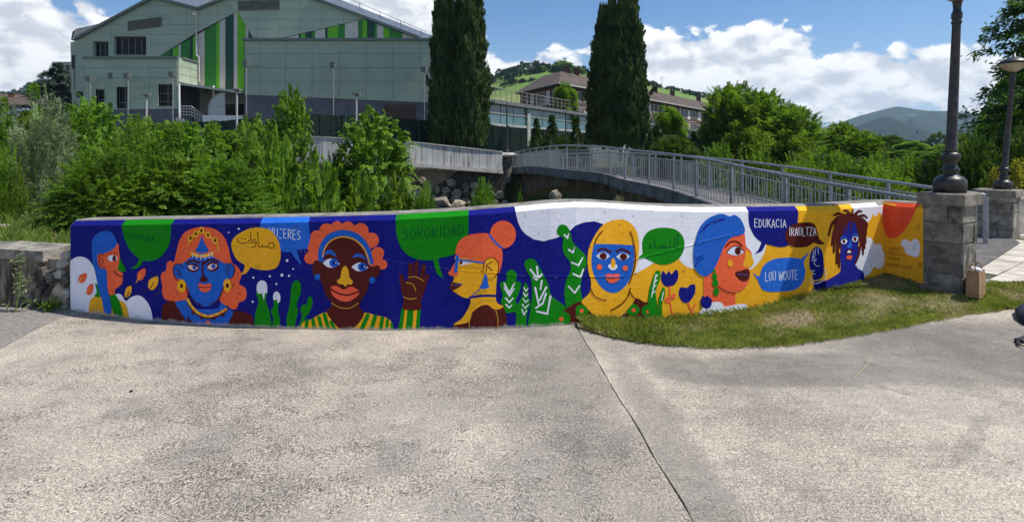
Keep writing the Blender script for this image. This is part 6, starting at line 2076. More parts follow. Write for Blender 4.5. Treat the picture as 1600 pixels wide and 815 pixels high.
mb.add([(x, d1 - .2, z) for x, z in pp] + [(x, d1 + 1.6, z) for x, z in pp], [(i, i + 1, i + 1 + len(pp), i + len(pp)) for i in range(len(pp) - 1)]); mb.build('shelter_roof', SHEL, HALL)
mb = MB(); mb.tube([(x, d1 - .24, z) for x, z in pp], .035, 6); mb.tube([(A.x, d1 - .24, A.z), (B.x, d1 - .24, A.z), (B.x, d1 - .24, B.z)], .035, 6); mb.tube([(A.x, d1 - .24, A.z + (B.z - A.z) * .42), (B.x, d1 - .24, A.z + (B.z - A.z) * .42)], .03, 6); mb.build('shelter_frame', LGREY, HALL)
# left wing with seamed roof
W1 = [(112, 66), (124, 62), (124, 172), (116, 172)]
mb = MB(); mb.prism([P(x, y, 50) for x, y in ((110, 66), (134, 62), (134, 225), (114, 225))], [P(x, y, 50) + Vector((0, 8, 0)) for x, y in ((110, 66), (134, 62), (134, 225), (114, 225))]); mb.build('wing_wall', CLAD, HALL)
for (a, b_, c, e) in ((112.5, 116.5, 86, 108), (123, 136, 76, 100), (117, 131, 143, 152)):
    A, B = P(a, e, 49.9), P(b_, c, 49.9)
    mb = MB(); mb.box(A.x, B.x, 49.88, 49.97, A.z, B.z); o = mb.build('window', TRIM, HALL)
    mb = MB(); mb.box(A.x + .06, B.x - .06, 49.85, 49.879, A.z + .06, B.z - .06); mb.build('pane', DARKGLASS, o)
mb = MB()
A, B = P(117, 140, 49.8), P(132, 108, 49.8)
for k in range(16):
    x = A.x + (B.x - A.x) * k / 15; mb.box(x - .02, x + .02, 49.72, 49.78, A.z, B.z)
mb.box(A.x, B.x, 49.79, 49.86, A.z, B.z)
mb.build('screen', TRIM, HALL)
mb = MB(); q = [(111, 63), (113, 50), (120, 45), (161, 36), (130, 61)]
mb.prism([P(x, y, 52) for x, y in q], [P(x, y, 52) + Vector((0, 6, 0)) for x, y in q]); wr = mb.build('wing_roof', noisy('dark_blue_seam_roof', (.045, .055, .07), (.065, .08, .10), 2, .35, spec=.5), HALL)
mb = MB()
for k in range(10):
    a, b_ = (114 + k * 1.9, 62 - k * .1), (119.5 + k * 4.0, 45.5 - k * .9)
    mb.bar(P(*a, 51.9), P(*b_, 51.9), .06, .10)
mb.build('roof_seams', LGREY, wr)

# ------------------------------------------------------------------ glass fronted pool building, apartments, far houses
TEAL = noisy('teal_glass', (.055, .135, .15), (.085, .18, .195), .25, .18, spec=.6, perobj=.15)
PALEC = noisy('pale_render', (.28, .31, .28), (.35, .38, .345), 2, .85)
POOL = thing('pool_building', (8, 60, 1), 'long low building with teal glass front and a roof terrace railing', 'building')
PL0, PL1 = Vector((-3.6, 41.0, 0)), Vector((34.0, 104.0, 0))
pd = (PL1 - PL0).normalized(); pn = Vector((pd.y, -pd.x, 0))
if pn.y > 0: pn = -pn
def onpool(px):
    k = (px - 800) / FPX
    s = (PL0.x - k * PL0.y) / (k * pd.y - pd.x)
    return PL0 + pd * s
def pz(px, py):
    return CAMZ - (py - HOR) / FPX * onpool(px).y
ZT = pz(900, 178); ZM = pz(900, 190.5); ZB = pz(900, 203)
cols_ = [718, 735, 747, 760, 783, 803, 826, 848.5, 868, 888, 900, 915, 935, 955, 975, 992, 1008, 1026, 1040, 1058, 1076, 1092, 1106]
piers = (742, 825, 898, 973, 1029, 1078)
body = MB(); a, b = onpool(712), onpool(1108)
body.hexa([a + Vector((0, 0, .2)) - pn * .3, b + Vector((0, 0, .2)) - pn * .3, b - pn * 2 + Vector((0, 0, .2)), a - pn * 2 + Vector((0, 0, .2))] + [p + Vector((0, 0, ZT)) for p in (a - pn * .3, b - pn * .3, b - pn * 2, a - pn * 2)])
body.build('wall', noisy('dim_grey_wall', (.10, .11, .11), (.15, .16, .16), 2, .8), POOL)
for x0, x1 in zip(cols_[:-1], cols_[1:]):
    a, b = onpool(x0), onpool(x1)
    g_ = (b - a).normalized() * .05
    for z0, z1 in ((ZB, ZM - .05), (ZM + .03, ZT - .12)):
        mb = MB(); A, B = a + g_, b - g_
        mb.hexa([A - pn * .05 + Vector((0, 0, z0)), B - pn * .05 + Vector((0, 0, z0)), B - pn * .2 + Vector((0, 0, z0)), A - pn * .2 + Vector((0, 0, z0))] + [A - pn * .05 + Vector((0, 0, z1)), B - pn * .05 + Vector((0, 0, z1)), B - pn * .2 + Vector((0, 0, z1)), A - pn * .2 + Vector((0, 0, z1))])
        mb.build('glass_panel', TEAL, POOL)
for x0, x1 in zip(cols_[:-1], cols_[1:]):
    a, b = onpool(x0), onpool(x1); g_ = (b - a).normalized() * .16
    A, B = a + g_, b - g_
    mb = MB(); z0, z1 = ZB - .75, ZB - .25
    mb.hexa([A - pn * .06 + Vector((0, 0, z0)), B - pn * .06 + Vector((0, 0, z0)), B - pn * .25 + Vector((0, 0, z0)), A - pn * .25 + Vector((0, 0, z0))] + [A - pn * .06 + Vector((0, 0, z1)), B - pn * .06 + Vector((0, 0, z1)), B - pn * .25 + Vector((0, 0, z1)), A - pn * .25 + Vector((0, 0, z1))])
    mb.build('low_window', DARKGLASS, POOL)
mb = MB(); a, b = onpool(712), onpool(1108)
for z0, z1, o in ((ZB - .22, ZB - .02, .06), (ZM - .048, ZM + .028, .02)):
    mb.hexa([p + pn * o + Vector((0, 0, z0)) for p in (a, b)] + [p - pn * .28 + Vector((0, 0, z0)) for p in (b, a)] + [p + pn * o + Vector((0, 0, z1)) for p in (a, b)] + [p - pn * .28 + Vector((0, 0, z1)) for p in (b, a)])
mb.build('transom', PALEC, POOL)
for x in piers:
    a = onpool(x)
    mb = MB(); A, B = a - pd * .28, a + pd * .28
    mb.hexa([A + pn * .12 + Vector((0, 0, 0)), B + pn * .12, B - pn * .3, A - pn * .3] + [p + Vector((0, 0, ZT - .122)) for p in (A + pn * .12, B + pn * .12, B - pn * .3, A - pn * .3)])
    mb.build('pier', PALEC, POOL)
mb = MB(); a, b = onpool(710), onpool(1109)
mb.hexa([p + Vector((0, 0, ZT - .12)) for p in (a + pn * .35, b + pn * .35, b - pn * 2.1, a - pn * 2.1)] + [p + Vector((0, 0, ZT + .16)) for p in (a + pn * .35, b + pn * .35, b - pn * 2.1, a - pn * 2.1)])
mb.build('roof', noisy('grey_roof_edge', (.11, .115, .12), (.16, .165, .17), 3, .7), POOL)
RUST = noisy('pale_terrace_rail', (.26, .22, .19), (.34, .29, .25), 6, .5)
mb = MB()
a, b = onpool(738) - pn * .2 + Vector((0, 0, ZT + .16)), onpool(1106) - pn * .2 + Vector((0, 0, ZT + .16))
for h in (1.05, .72, .40):
    mb.tube([a + Vector((0, 0, h)), b + Vector((0, 0, h))], (.028 if h > 1 else .014), 6)
mb.build('terrace_rail', RUST, POOL)
rp = unit('rail_post', lambda b_: b_.tube([(0, 0, 0), (0, 0, 1.04)], .03, 6), RUST)
L_ = (b - a).length
for k in range(int(L_ / .85)):
    o = link('rail_post', rp, POOL); o.location = a.lerp(b, k * .85 / L_) - wloc(POOL)

# brick apartment block
BRICK = noisy('red_brown_brick', (.085, .044, .036), (.125, .064, .05), 1.2, .9, .1, 20, .01)
TILE = noisy('brown_roof_tiles', (.075, .056, .044), (.115, .085, .066), 1.0, .9, .4, 9, .05, stretch=(1, 1, 2.2), c3=(.06, .046, .038), s3=.35)
EAVE = noisy('pale_gutter', (.42, .39, .36), (.5, .47, .44), 2, .6)
SHUT = noisy('cream_shutter', (.55, .52, .46), (.66, .63, .57), 3, .6, perobj=.3)
APT = thing('apartment_block', (20, 100, 2), 'brick apartment block with brown tiled roof and chimneys behind the glass building', 'building')
C_ = Vector((6.9, 85, 0)); R_ = Vector((54.0, 148, 0)); Lc = Vector((1.4, 97.5, 0))
EZ = 11.9
def aprism(base, z0, z1, name, mat, parent=APT):
    mb = MB(); n = len(base)
    mb.prism([p + Vector((0, 0, z1)) for p in base], [p + Vector((0, 0, z0)) for p in base]); return mb.build(name, mat, parent)
rd = (R_ - C_).normalized(); ld_ = (Lc - C_).normalized()
inn = C_ + rd * 12 + ld_ * 12
Lb = Lc + rd * 12
Rb = R_ + ld_ * 12
aprism([C_, R_, Rb, inn, Lb, Lc], 1.0, EZ, 'wall', BRICK)
# hipped roof over both wings
ov = .9
cen = C_ + (rd + ld_) * 6
zr = EZ + 3.3
oC, oR, oL = C_ - (rd + ld_) * ov, R_ - ld_ * ov + rd * ov, Lc - rd * ov + ld_ * ov
oRb, oLb = Rb + ld_ * ov + rd * ov, Lb + rd * ov + ld_ * ov
oI = inn + (rd + ld_) * ov
eR, eL = R_ + ld_ * 6 - rd * 1, Lc + rd * 6 - ld_ * 1
Zv = lambda p, z: Vector((p.x, p.y, z))
e0 = EZ + .02
vs = [Zv(oC, e0), Zv(oR, e0), Zv(oRb, e0), Zv(oI, e0), Zv(oLb, e0), Zv(oL, e0), Zv(cen, zr), Zv(eR, zr), Zv(eL, zr)]
mb = MB(); mb.add(vs, [(0, 1, 7, 6), (1, 2, 7), (2, 3, 6, 7), (3, 4, 8, 6), (4, 5, 8), (5, 0, 6, 8)])
mb.add([v - Vector((0, 0, .25)) for v in vs[:6]], [(5, 4, 3, 2, 1, 0)])
roof = mb.build('roof', TILE, APT)
mb = MB()
mb.bar(Zv(oC, e0 - .10), Zv(oR, e0 - .10), .22, .20); mb.bar(Zv(oC, e0 - .10), Zv(oL, e0 - .10), .22, .20)
mb.build('gutter', EAVE, APT)
for s, back, hh in ((.14, 6.0, 2.2), (.30, 6.3, 1.9), (.335, 6.3, 1.6), (.56, 5.4, 2.0), (.70, 6.0, 2.1), (.93, 6.0, 2.3), (.10, 6.2, 1.8)):
    p = C_.lerp(R_, s) + ld_ * back
    mb = MB(); hh -= .5; mb.box(p.x - .45, p.x + .45, p.y - .45, p.y + .45, zr - 1.1, zr + hh - .9); mb.box(p.x - .55, p.x + .55, p.y - .55, p.y + .55, zr + hh - .898, zr + hh - .72)
    for dx in (-.3, .3): mb.box(p.x + dx - .15, p.x + dx + .15, p.y - .2, p.y + .2, zr + hh - .718, zr + hh - .42)
    mb.build('chimney', BRICK, roof)
for s in (.25, .6):
    p = C_.lerp(R_, s) + ld_ * 5
    mb = MB(); mb.tube([(p.x, p.y, zr - .5), (p.x, p.y, zr + 3.4)], .05, 5); mb.tube([(p.x - .6, p.y, zr + 3.0), (p.x + .6, p.y, zr + 3.0)], .03, 4); mb.tube([(p.x - .4, p.y, zr + 3.3), (p.x + .4, p.y, zr + 3.3)], .03, 4)
    mb.build('antenna', LGREY, roof)

def apt_window(a, d, n, s, w, z0, z1, kind, balcony=False):
    p = a + d * s
    mb = MB()
    A, B = p - d * w / 2, p + d * w / 2
    def bx(o0, o1, A, B, z0, z1):
        mb.hexa([A + n * o0 + Vector((0, 0, z0)), B + n * o0 + Vector((0, 0, z0)), B + n * o1 + Vector((0, 0, z0)), A + n * o1 + Vector((0, 0, z0)), A + n * o0 + Vector((0, 0, z1)), B + n * o0 + Vector((0, 0, z1)), B + n * o1 + Vector((0, 0, z1)), A + n * o1 + Vector((0, 0, z1))])
    bx(.05, 0.004, A - d * .09, B + d * .09, z0 - .12, z0 - .002); bx(.04, .004, A - d * .09, A, z0, z1 + .1); bx(.04, .004, B, B + d * .09, z0, z1 + .1); bx(.04, .004, A, B, z1, z1 + .1)
    o = mb.build('window', EAVE, APT)
    mb = MB()
    bx(.02, .004, A + d * .01, B - d * .01, z0 + .01, z1 - .01)
    mb.build('shutter' if kind == 's' else 'pane', SHUT if kind == 's' else DARKGLASS, o)
rn = Vector((rd.y, -rd.x, 0))
ln_ = Vector((-ld_.y, ld_.x, 0))
if rn.y > 0: rn = -rn
if ln_.dot(Vector((-1, 0, 0))) < 0: ln_ = -ln_
LR = (R_ - C_).length
pat = [('s', 2.4), ('d', .9), ('d', .9), ('d', 1.9), ('d', 1.6), ('s', 1.3), ('d', 1.0), ('s', 1.3), ('d', 1.8), ('s', 1.6), ('d', .9), ('d', .9)]
for row, (z0, z1) in enumerate(((EZ - 2.6, EZ - .75), (EZ - 5.4, EZ - 3.6), (EZ - 8.2, EZ - 6.4))):
    s = 2.0; k = row * 3
    while s < LR - 2:
        kd, w = pat[k % len(pat)]
        apt_window(C_, rd, rn, s + w / 2, w, z0 if w > 1 else z0 + .5, z1, kd)
        s += w + 1.05; k += 1
    if row:
        mb = MB(); A, B = C_ + rd * 1 + rn * .02, R_ - rd * 1 + rn * .02
        mb.bar(A + Vector((0, 0, z1 + .45)), B + Vector((0, 0, z1 + .45)), .10, .12); mb.build('band', EAVE, APT)
for s in (.19, .38, .62, .83):
    p = C_.lerp(R_, s) + rn * .1
    mb = MB(); mb.tube([p + Vector((0, 0, 1)), p + Vector((0, 0, EZ - .1))], .07, 6); mb.build('downpipe', EAVE, APT)
for row, (z0, z1) in enumerate(((EZ - 2.6, EZ - .75), (EZ - 5.4, EZ - 3.6))):
    for k, s in enumerate((1.4, 3.4, 5.2, 7.0, 9.0, 11.2)):
        apt_window(C_, ld_, ln_, s, 1.1, z0, z1, 's' if k % 3 == 1 else 'd')
    mb = MB(); A, B = C_ + ld_ * 2 + ln_ * .5, Lc + ln_ * .5
    mb.bar(A + Vector((0, 0, z0 - .3)), B + Vector((0, 0, z0 - .3)), 1.0, .16); mb.build('balcony', EAVE, APT)
    for k in range(7):
        p = A.lerp(B, k / 6); mb = MB(); mb.tube([p + Vector((0, 0, z0 - .2)), p + Vector((0, 0, z0 + .8))], .04, 5); mb.build('balcony_post', WHITEPAINT, APT)

# houses far left, tower block
t = thing('house', P(28, 190, 118), 'white house with a brown tiled roof and orange chimneys at the far left', 'house')
ORB = noisy('orange_brick', (.38, .15, .07), (.46, .19, .09), 2, .9)
mb = MB(); q = [P(-60, 164, 118), P(54, 158, 118)]
x0, x1 = P(-70, 160, 118).x, P(54, 160, 118).x
ze = P(50, 163, 118).z
mb.box(x0, x1, 118, 128, 1.5, ze); mb.build('wall', WHITEPAINT, t)
mb = MB()
zr_ = P(40, 147, 123).z
mb.prism([(x1 + .8, 116.8, ze - .2), (x1 + .8, 129.2, ze - .2), (x1 + .8, 123, zr_)], [(x0, 116.8, ze - .2), (x0, 129.2, ze - .2), (x0, 123, zr_)])
hr = mb.build('roof', TILE, t)
for px in (17.5, 22.5, 40, 45.5):
    p = P(px, 152, 121.5); mb = MB(); mb.box(p.x - .35, p.x + .35, p.y - .4, p.y + .4, p.z - 1.2, p.z + .5); mb.box(p.x - .42, p.x + .42, p.y - .47, p.y + .47, p.z + .502, p.z + .85, 1); mb.build('chimney', [ORB, BARK], hr)
mb = MB(); mb.prism([(x1 + .012, 118.2, ze - 2.5), (x1 + .012, 127.8, ze - 2.5), (x1 + .012, 127.8, ze - .1), (x1 + .012, 123, zr_ - .7), (x1 + .012, 118.2, ze - .1)], [(x1 + .05, 118.2, ze - 2.5), (x1 + .05, 127.8, ze - 2.5), (x1 + .05, 127.8, ze - .1), (x1 + .05, 123, zr_ - .7), (x1 + .05, 118.2, ze - .1)]); mb.build('gable', ORB, t)
for a, b, c, e in ((25, 41, 161, 169), (13, 18, 167, 172), (44, 50, 163, 172), (0, 8, 166, 173)):
    A, B = P(a, e, 117.9), P(b, c, 117.9); mb = MB(); mb.box(A.x, B.x, 117.9, 117.96, A.z, B.z); mb.build('window', noisy('dark_wood', (.05, .03, .024), (.08, .05, .04), 2, .8) if 'dark_wood' not in bpy.data.materials else bpy.data.materials['dark_wood'], t)
A, B = P(21, 173, 116.6), P(44, 169, 116.6)
mb = MB(); mb.box(A.x, B.x, 116.6, 117.9, A.z, B.z); mb.build('balcony', WHITEPAINT, t)
t = thing('tower_block', P(99, 150, 210), 'grey brown tower block rising behind the blue green cedar', 'building')
PB = noisy('mauve_brick', (.16, .115, .105), (.21, .15, .14), 2, .9)
A, B = P(88, 230, 210), P(112, 102, 210)
mb = MB(); mb.box(A.x, B.x, 210, 222, 1, B.z); mb.build('wall', PB, t)
A2, B2 = P(84.5, 102, 209), P(113, 97, 209); mb = MB(); mb.box(A2.x, B2.x + 1, 208.5, 223, A2.z, B2.z); mb.build('roof', PALEC, t)
for k in range(4):
    zz = B.z - 1.2 - k * 3.0
    for a, b in ((89.5, 96), (97.5, 102), (106, 108), (109.5, 111.5)):
        mb = MB(); mb.box(P(a, 0, 210).x, P(b, 0, 210).x, 209.9, 209.99, zz - 1.6, zz); mb.build('window', DARKGLASS, t)
for a in (103, 112):
    x = P(a, 0, 210).x; mb = MB(); mb.box(x - .4, x + .4, 209.4, 209.9, 1, B.z - .01); mb.build('pier', PALEC, t)

# ------------------------------------------------------------------ hills
from mathutils import noise as mnoise
def hill_mat(name, wood1, wood2, past1, past2, thr, scale):
    m, T = new_mat(name)
    g = T.n('ShaderNodeNewGeometry'); pos = g.outputs['Position']
    f = T.ss(T.noise(pos, scale, 5, .6, .4), thr, thr + .05)
    w = T.mix(T.ss(T.noise(pos, scale * 30, 4, .7), .35, .65), wood1, wood2)
    p = T.mix(T.ss(T.noise(pos, scale * 5, 4, .6), .35, .65), past1, past2)
    finish(T, T.mix(f, w, p), .95, T.noise(pos, scale * 26, 5, .7), .9, 1.5 / max(scale, .01) * .02)
    return m


def hill(name, sky_pts, d, depth, base_z, mat, rough=0.0, rows=20):
    pxs = np.arange(sky_pts[0][0], sky_pts[-1][0] + .1, 4.0)
    pys = np.interp(pxs, [p[0] for p in sky_pts], [p[1] for p in sky_pts])
    # soften the outline
    k = np.array([1, 2, 3, 2, 1]) / 9.0
    pys = np.convolve(np.pad(pys, 2, 'edge'), k, 'valid')
    V = []
    for r in range(rows + 1):
        t = r / rows
        if t <= .7:
            q = t / .7; dd = d - depth * (1 - q); hz = q ** .9
        else:
            q = (t - .7) / .3; dd = d + depth * .6 * q; hz = 1 - q ** 1.5
        for x, y in zip(pxs, pys):
            top = CAMZ - (y - HOR) / FPX * d
            wgt = min(1, abs(t - .7) * 5) * math.sin(math.pi * min(1, t / .7 * .9 + .1)) if t < .7 else 0
            n = (mnoise.fractal((x * .022, r * .16, d * .01), .9, 2.1, 5)) * rough * wgt
            V.append(((x - 800) / FPX * d, dd + n * 1.5, base_z + (top - base_z) * max(hz, 0) + n))
    n = len(pxs)
    F = [(r * n + i, r * n + i + 1, (r + 1) * n + i + 1, (r + 1) * n + i) for r in range(rows) for i in range(n - 1)]
    me = bpy.data.meshes.new(name); me.from_pydata(V, [], F); me.materials.append(mat)
    me.polygons.foreach_set('use_smooth', [True] * len(F))
    return tag(link(name, me), kind='structure')

MFAR = hill_mat('far_mountain', (.014, .034, .018), (.030, .056, .028), (.075, .12, .04), (.10, .14, .055), .58, .0022)
hill('far_mountain', [(1180, 225), (1265, 202), (1300, 196), (1325, 189), (1345, 181), (1365, 175), (1385, 170), (1402, 166), (1416, 168), (1440, 174), (1465, 174), (1485, 173), (1510, 178), (1540, 181), (1600, 186), (1700, 176), (1850, 190), (2000, 215)], 2300, 900, -10, MFAR, 60, 40)
hill('near_mountain', [(1270, 232), (1320, 205), (1345, 195), (1362, 188), (1378, 183), (1392, 182), (1410, 190), (1440, 203), (1465, 217), (1500, 232)], 1500, 260, -10, hill_mat('near_mountain', (.005, .014, .009), (.014, .028, .014), (.07, .13, .03), (.10, .15, .045), .64, .004), 26, 40)
hill('pasture_hill', [(560, 205), (640, 185), (700, 165), (745, 133), (780, 119), (820, 108), (850, 103), (875, 103), (905, 112), (930, 116), (960, 121), (1010, 130), (1060, 142), (1090, 150), (1130, 164), (1200, 190), (1300, 220)], 420, 190, 0,
     hill_mat('pasture', (.12, .21, .035), (.16, .26, .045), (.22, .26, .07), (.25, .28, .09), .50, .02), 1.0)
hill('left_hill', [(-120, 140), (-40, 150), (0, 152), (30, 149), (42, 141), (60, 133), (80, 128), (100, 124), (130, 120), (200, 130), (320, 170)], 600, 200, 0, hill_mat('left_hill', (.02, .045, .02), (.04, .075, .03), (.09, .13, .04), (.1, .14, .05), .66, .012), 1.5)
hill('blue_ridge', [(-200, 150), (-60, 157), (0, 158), (20, 154), (40, 156), (80, 160), (160, 175), (260, 200)], 2300, 500, -10, MFAR, 40)

# ------------------------------------------------------------------ foliage
def leaves(cen, axis, nrm, L, Wd):
    """one quad per leaf: base, side, tip, side"""
    axis = axis / np.linalg.norm(axis, axis=1, keepdims=True)
    side = np.cross(axis, nrm); side /= np.maximum(np.linalg.norm(side, axis=1, keepdims=True), 1e-6)
    up = np.cross(side, axis)
    L = np.broadcast_to(np.asarray(L, float).reshape(-1, 1) if np.ndim(L) else L, (len(cen), 1))
    Wd = np.broadcast_to(np.asarray(Wd, float).reshape(-1, 1) if np.ndim(Wd) else Wd, (len(cen), 1))
    p0 = cen
    p2 = cen + axis * L - up * L * .12
    p1 = cen + axis * L * .45 + side * Wd * .5 + up * Wd * .12
    p3 = cen + axis * L * .45 - side * Wd * .5 + up * Wd * .12
    return np.stack([p0, p1, p2, p3], 1).reshape(-1, 3)


def rdir(n, up=0.0):
    v = rng.normal(0, 1, (n, 3)); v[:, 2] += up
    return v / np.linalg.norm(v, axis=1, keepdims=True)


def crown_clumps(name, mat, nclump, per, L, Wd, shape='dome', crad=(.10, .19), up=.35, seed=1, hollow=.45, lobes=0.0):
    """crown inside a box of width 1 and height 1 standing on z = 0"""
    global rng
    rng = np.random.default_rng(seed)
    d = rdir(nclump)
    r = rng.uniform(hollow, 1.0, nclump) ** .6
    if shape == 'dome':           # bush: down to the ground
        d[:, 2] = np.abs(d[:, 2]) * 1.0
        c = d * r[:, None] * np.array([.42, .42, .84]); c[:, 2] += .05
        c[:, 2] *= rng.uniform(.75, 1.05, nclump)
    elif shape == 'round':        # tree crown on a trunk
        c = d * r[:, None] * np.array([.41, .41, .36]); c[:, 2] += .60
    elif shape == 'tall':
        c = d * r[:, None] * np.array([.36, .36, .45]); c[:, 2] += .50
        c[:, :2] *= (1.15 - .5 * np.clip(c[:, 2:3], 0, 1))
    elif shape == 'cone':
        z = rng.uniform(.02, .98, nclump) ** 1.15
        a = rng.uniform(0, 6.283, nclump); rr_ = (1 - z) ** .8 * .40 * rng.uniform(.5, 1, nclump)
        c = np.stack([np.cos(a) * rr_, np.sin(a) * rr_, z * .93], -1)
    if lobes:
        a = np.arctan2(c[:, 1], c[:, 0]); c[:, :2] *= (1 + lobes * np.sin(a * 3 + c[:, 2] * 9 + seed))[:, None]
    cr = rng.uniform(*crad, nclump)
    n = nclump * per
    idx = np.repeat(np.arange(nclump), per)
    o = rdir(n, .25) * (rng.uniform(.25, 1, n) ** .5)[:, None] * cr[idx][:, None]
    o[:, 2] *= .8
    cen = c[idx] + o
    ctr = np.array([0, 0, .35 if shape == 'dome' else .5])
    out = cen - ctr; out /= np.maximum(np.linalg.norm(out, axis=1, keepdims=True), 1e-5)
    axis = o / np.maximum(np.linalg.norm(o, axis=1, keepdims=True), 1e-5) * .8 + out * .5 + rdir(n) * .7
    axis[:, 2] = axis[:, 2] * (.45 if up < 1 else 1) + up * .15
    nr = rdir(n) * .55 + out * .35 + np.array([.25, 0, 1.0])
    s = rng.uniform(.7, 1.25, n)
    V = leaves(cen, axis, nr, L * s, Wd * s)
    V[:, 2] = np.maximum(V[:, 2], -.02)
    return quad_mesh(name, V, 4, mat)


def crown_sprays(name, mat, nspray, nl, L, Wd, slen, shape='round', seed=1, droop=.5, upward=.4, wob=.15, whorl=False):
    """feathery crown: curved sprays with leaflets in two rows"""
    global rng
    rng = np.random.default_rng(seed)
    d = rdir(nspray)
    r = rng.uniform(.25, 1.0, nspray) ** .55
    if shape == 'dome':
        d[:, 2] = np.abs(d[:, 2]); st = d * r[:, None] * np.array([.36, .36, .80])
    elif shape == 'round':
        st = d * r[:, None] * np.array([.36, .36, .36]) + np.array([0, 0, .56])
    elif shape == 'tall':
        st = d * r[:, None] * np.array([.24, .24, .46]) + np.array([0, 0, .50])
    elif shape == 'wand':        # upright stems leafed all along
        a = rng.uniform(0, 6.283, nspray); q = rng.uniform(0, .28, nspray)
        st = np.stack([np.cos(a) * q, np.sin(a) * q, rng.uniform(0, .62, nspray)], -1)
        d = np.stack([np.cos(a) * .5, np.sin(a) * .5, np.ones(nspray) * .9], -1)
    out = st - np.array([0, 0, .35]); out /= np.maximum(np.linalg.norm(out, axis=1, keepdims=True), 1e-5)
    ax = out + rdir(nspray) * .5 + np.array([0, 0, upward]); ax /= np.linalg.norm(ax, axis=1, keepdims=True)
    sl_ = slen * rng.uniform(.6, 1.3, nspray)
    t = np.linspace(.08, 1, nl)
    pos = st[:, None, :] + ax[:, None, :] * (t[None, :, None] * sl_[:, None, None])
    pos[:, :, 2] -= droop * sl_[:, None] * (t ** 2)[None, :]
    tan = ax[:, None, :] - np.array([0, 0, 1.0]) * (2 * droop * t)[None, :, None]
    tan /= np.linalg.norm(tan, axis=2, keepdims=True)
    sd = np.cross(tan, np.array([0, 0, 1.0])); sd /= np.maximum(np.linalg.norm(sd, axis=2, keepdims=True), 1e-5)
    upv = np.cross(sd, tan)
    Vs = []
    for sg in (-1, 1):
        axis = (tan * .55 + sd * sg + rng.normal(0, wob, pos.shape)).reshape(-1, 3)
        nr = (upv + rng.normal(0, .35, pos.shape)).reshape(-1, 3)
        taper = np.tile((1 - .45 * t), nspray)
        Vs.append(leaves(pos.reshape(-1, 3), axis, nr, L * taper, Wd * taper))
    V = np.concatenate(Vs)
    V[:, 2] = np.maximum(V[:, 2], -.03)
    return quad_mesh(name, V, 4, mat)


def cypress_mesh(name, mat, seed, tufts=900, per=46):
    """column of upright tufts of scale leaves, width 1, height 1 (about six times taller than wide)"""
    global rng
    rng = np.random.default_rng(seed)
    z = rng.uniform(0, 1, tufts) ** .92
    a = rng.uniform(0, 6.283, tufts)
    prof = np.interp(z, [0, .04, .15, .45, .75, .9, .97, 1], [.34, .43, .46, .41, .29, .18, .10, .02])
    flute = 1 + .13 * np.sin(a * 5 + 2.5 * np.sin(z * 8) + seed) + .06 * np.sin(a * 11 + z * 30)
    r = prof * flute * rng.uniform(.72, 1.16, tufts)
    c = np.stack([np.cos(a) * r, np.sin(a) * r, z * .96], -1)
    out = np.stack([np.cos(a), np.sin(a), np.zeros(tufts)], -1)
    lean = out * rng.uniform(.0, .75, tufts)[:, None] + rng.normal(0, .12, (tufts, 3)); lean[:, 2] = 1.2
    tl = rng.uniform(.12, .36, tufts) * (1 - .4 * z)
    idx = np.repeat(np.arange(tufts), per); n = len(idx)
    s = rng.uniform(0, 1, n)
    sc3 = np.array([1, 1, 1 / 6.0])
    cen = c[idx] + lean[idx] * sc3 * (s * tl[idx])[:, None] + rng.normal(0, 1, (n, 3)) * sc3 * (.050 * (1 - .75 * s))[:, None]
    axis = (lean[idx] + rng.normal(0, .55, (n, 3))) * sc3
    V = leaves(cen, axis, out[idx] + rng.normal(0, .6, (n, 3)), rng.uniform(.035, .075, n), rng.uniform(.016, .032, n))
    # dark heart so that the sky does not show through
    m = 1600
    zz = rng.uniform(0, .93, m); aa = rng.uniform(0, 6.283, m)
    pr = np.interp(zz, [0, .15, .45, .75, .93], [.24, .33, .34, .28, .12])
    ch = np.stack([np.cos(aa) * pr, np.sin(aa) * pr, zz], -1)
    V2 = leaves(ch, np.tile(np.array([[0, 0, 1 / 6.0]]), (m, 1)) + rng.normal(0, .05, (m, 3)), np.stack([np.cos(aa), np.sin(aa), np.zeros(m)], -1), .16, .11)
    return quad_mesh(name, np.concatenate([V, V2]), 4, mat)


def tier_mesh(name, mat, seed, tiers, per, rbase, droop, needle, n_per, zlow=.06, power=.75, flat=.018, dens=1.0):
    """conifer with level boughs; width 1, height 1"""
    global rng
    rng = np.random.default_rng(seed)
    C, A_, N_ = [], [], []
    for i in range(tiers):
        t = i / max(1, tiers - 1)
        z = zlow + (1 - zlow) * t
        for b in range(per):
            a = rng.uniform(0, 6.283)
            R = rbase * max(.06, (1 - t) ** power) * rng.uniform(.60, 1.12)
            dz = rng.uniform(-.02, .02)
            s = rng.uniform(0.12, 1, int(n_per * dens))
            wd_ = (.10 + .25 * s) * R * .62
            off = rng.normal(0, 1, len(s)) * wd_ * .55
            x = np.cos(a) * s * R - np.sin(a) * off; y = np.sin(a) * s * R + np.cos(a) * off
            zz = z + dz - droop * R * s ** 2 + .05 * R * np.abs(off) / np.maximum(wd_, .001) * -.6 + rng.normal(0, flat, len(s)) * (.4 + s)
            C.append(np.stack([x, y, zz], -1))
            sg = np.sign(off)[:, None]
            dirv = np.array([np.cos(a), np.sin(a), -.1]) * .8 + sg * np.array([-np.sin(a), np.cos(a), 0]) * .7
            A_.append(dirv + rng.normal(0, .35, (len(s), 3)))
            N_.append(np.tile(np.array([0, 0, 1.0]), (len(s), 1)) + rng.normal(0, .35, (len(s), 3)))
    C, A_, N_ = map(np.concatenate, (C, A_, N_))
    V = leaves(C, A_, N_, needle * rng.uniform(.7, 1.3, len(C)), needle * .42)
    return quad_mesh(name, V, 4, mat)


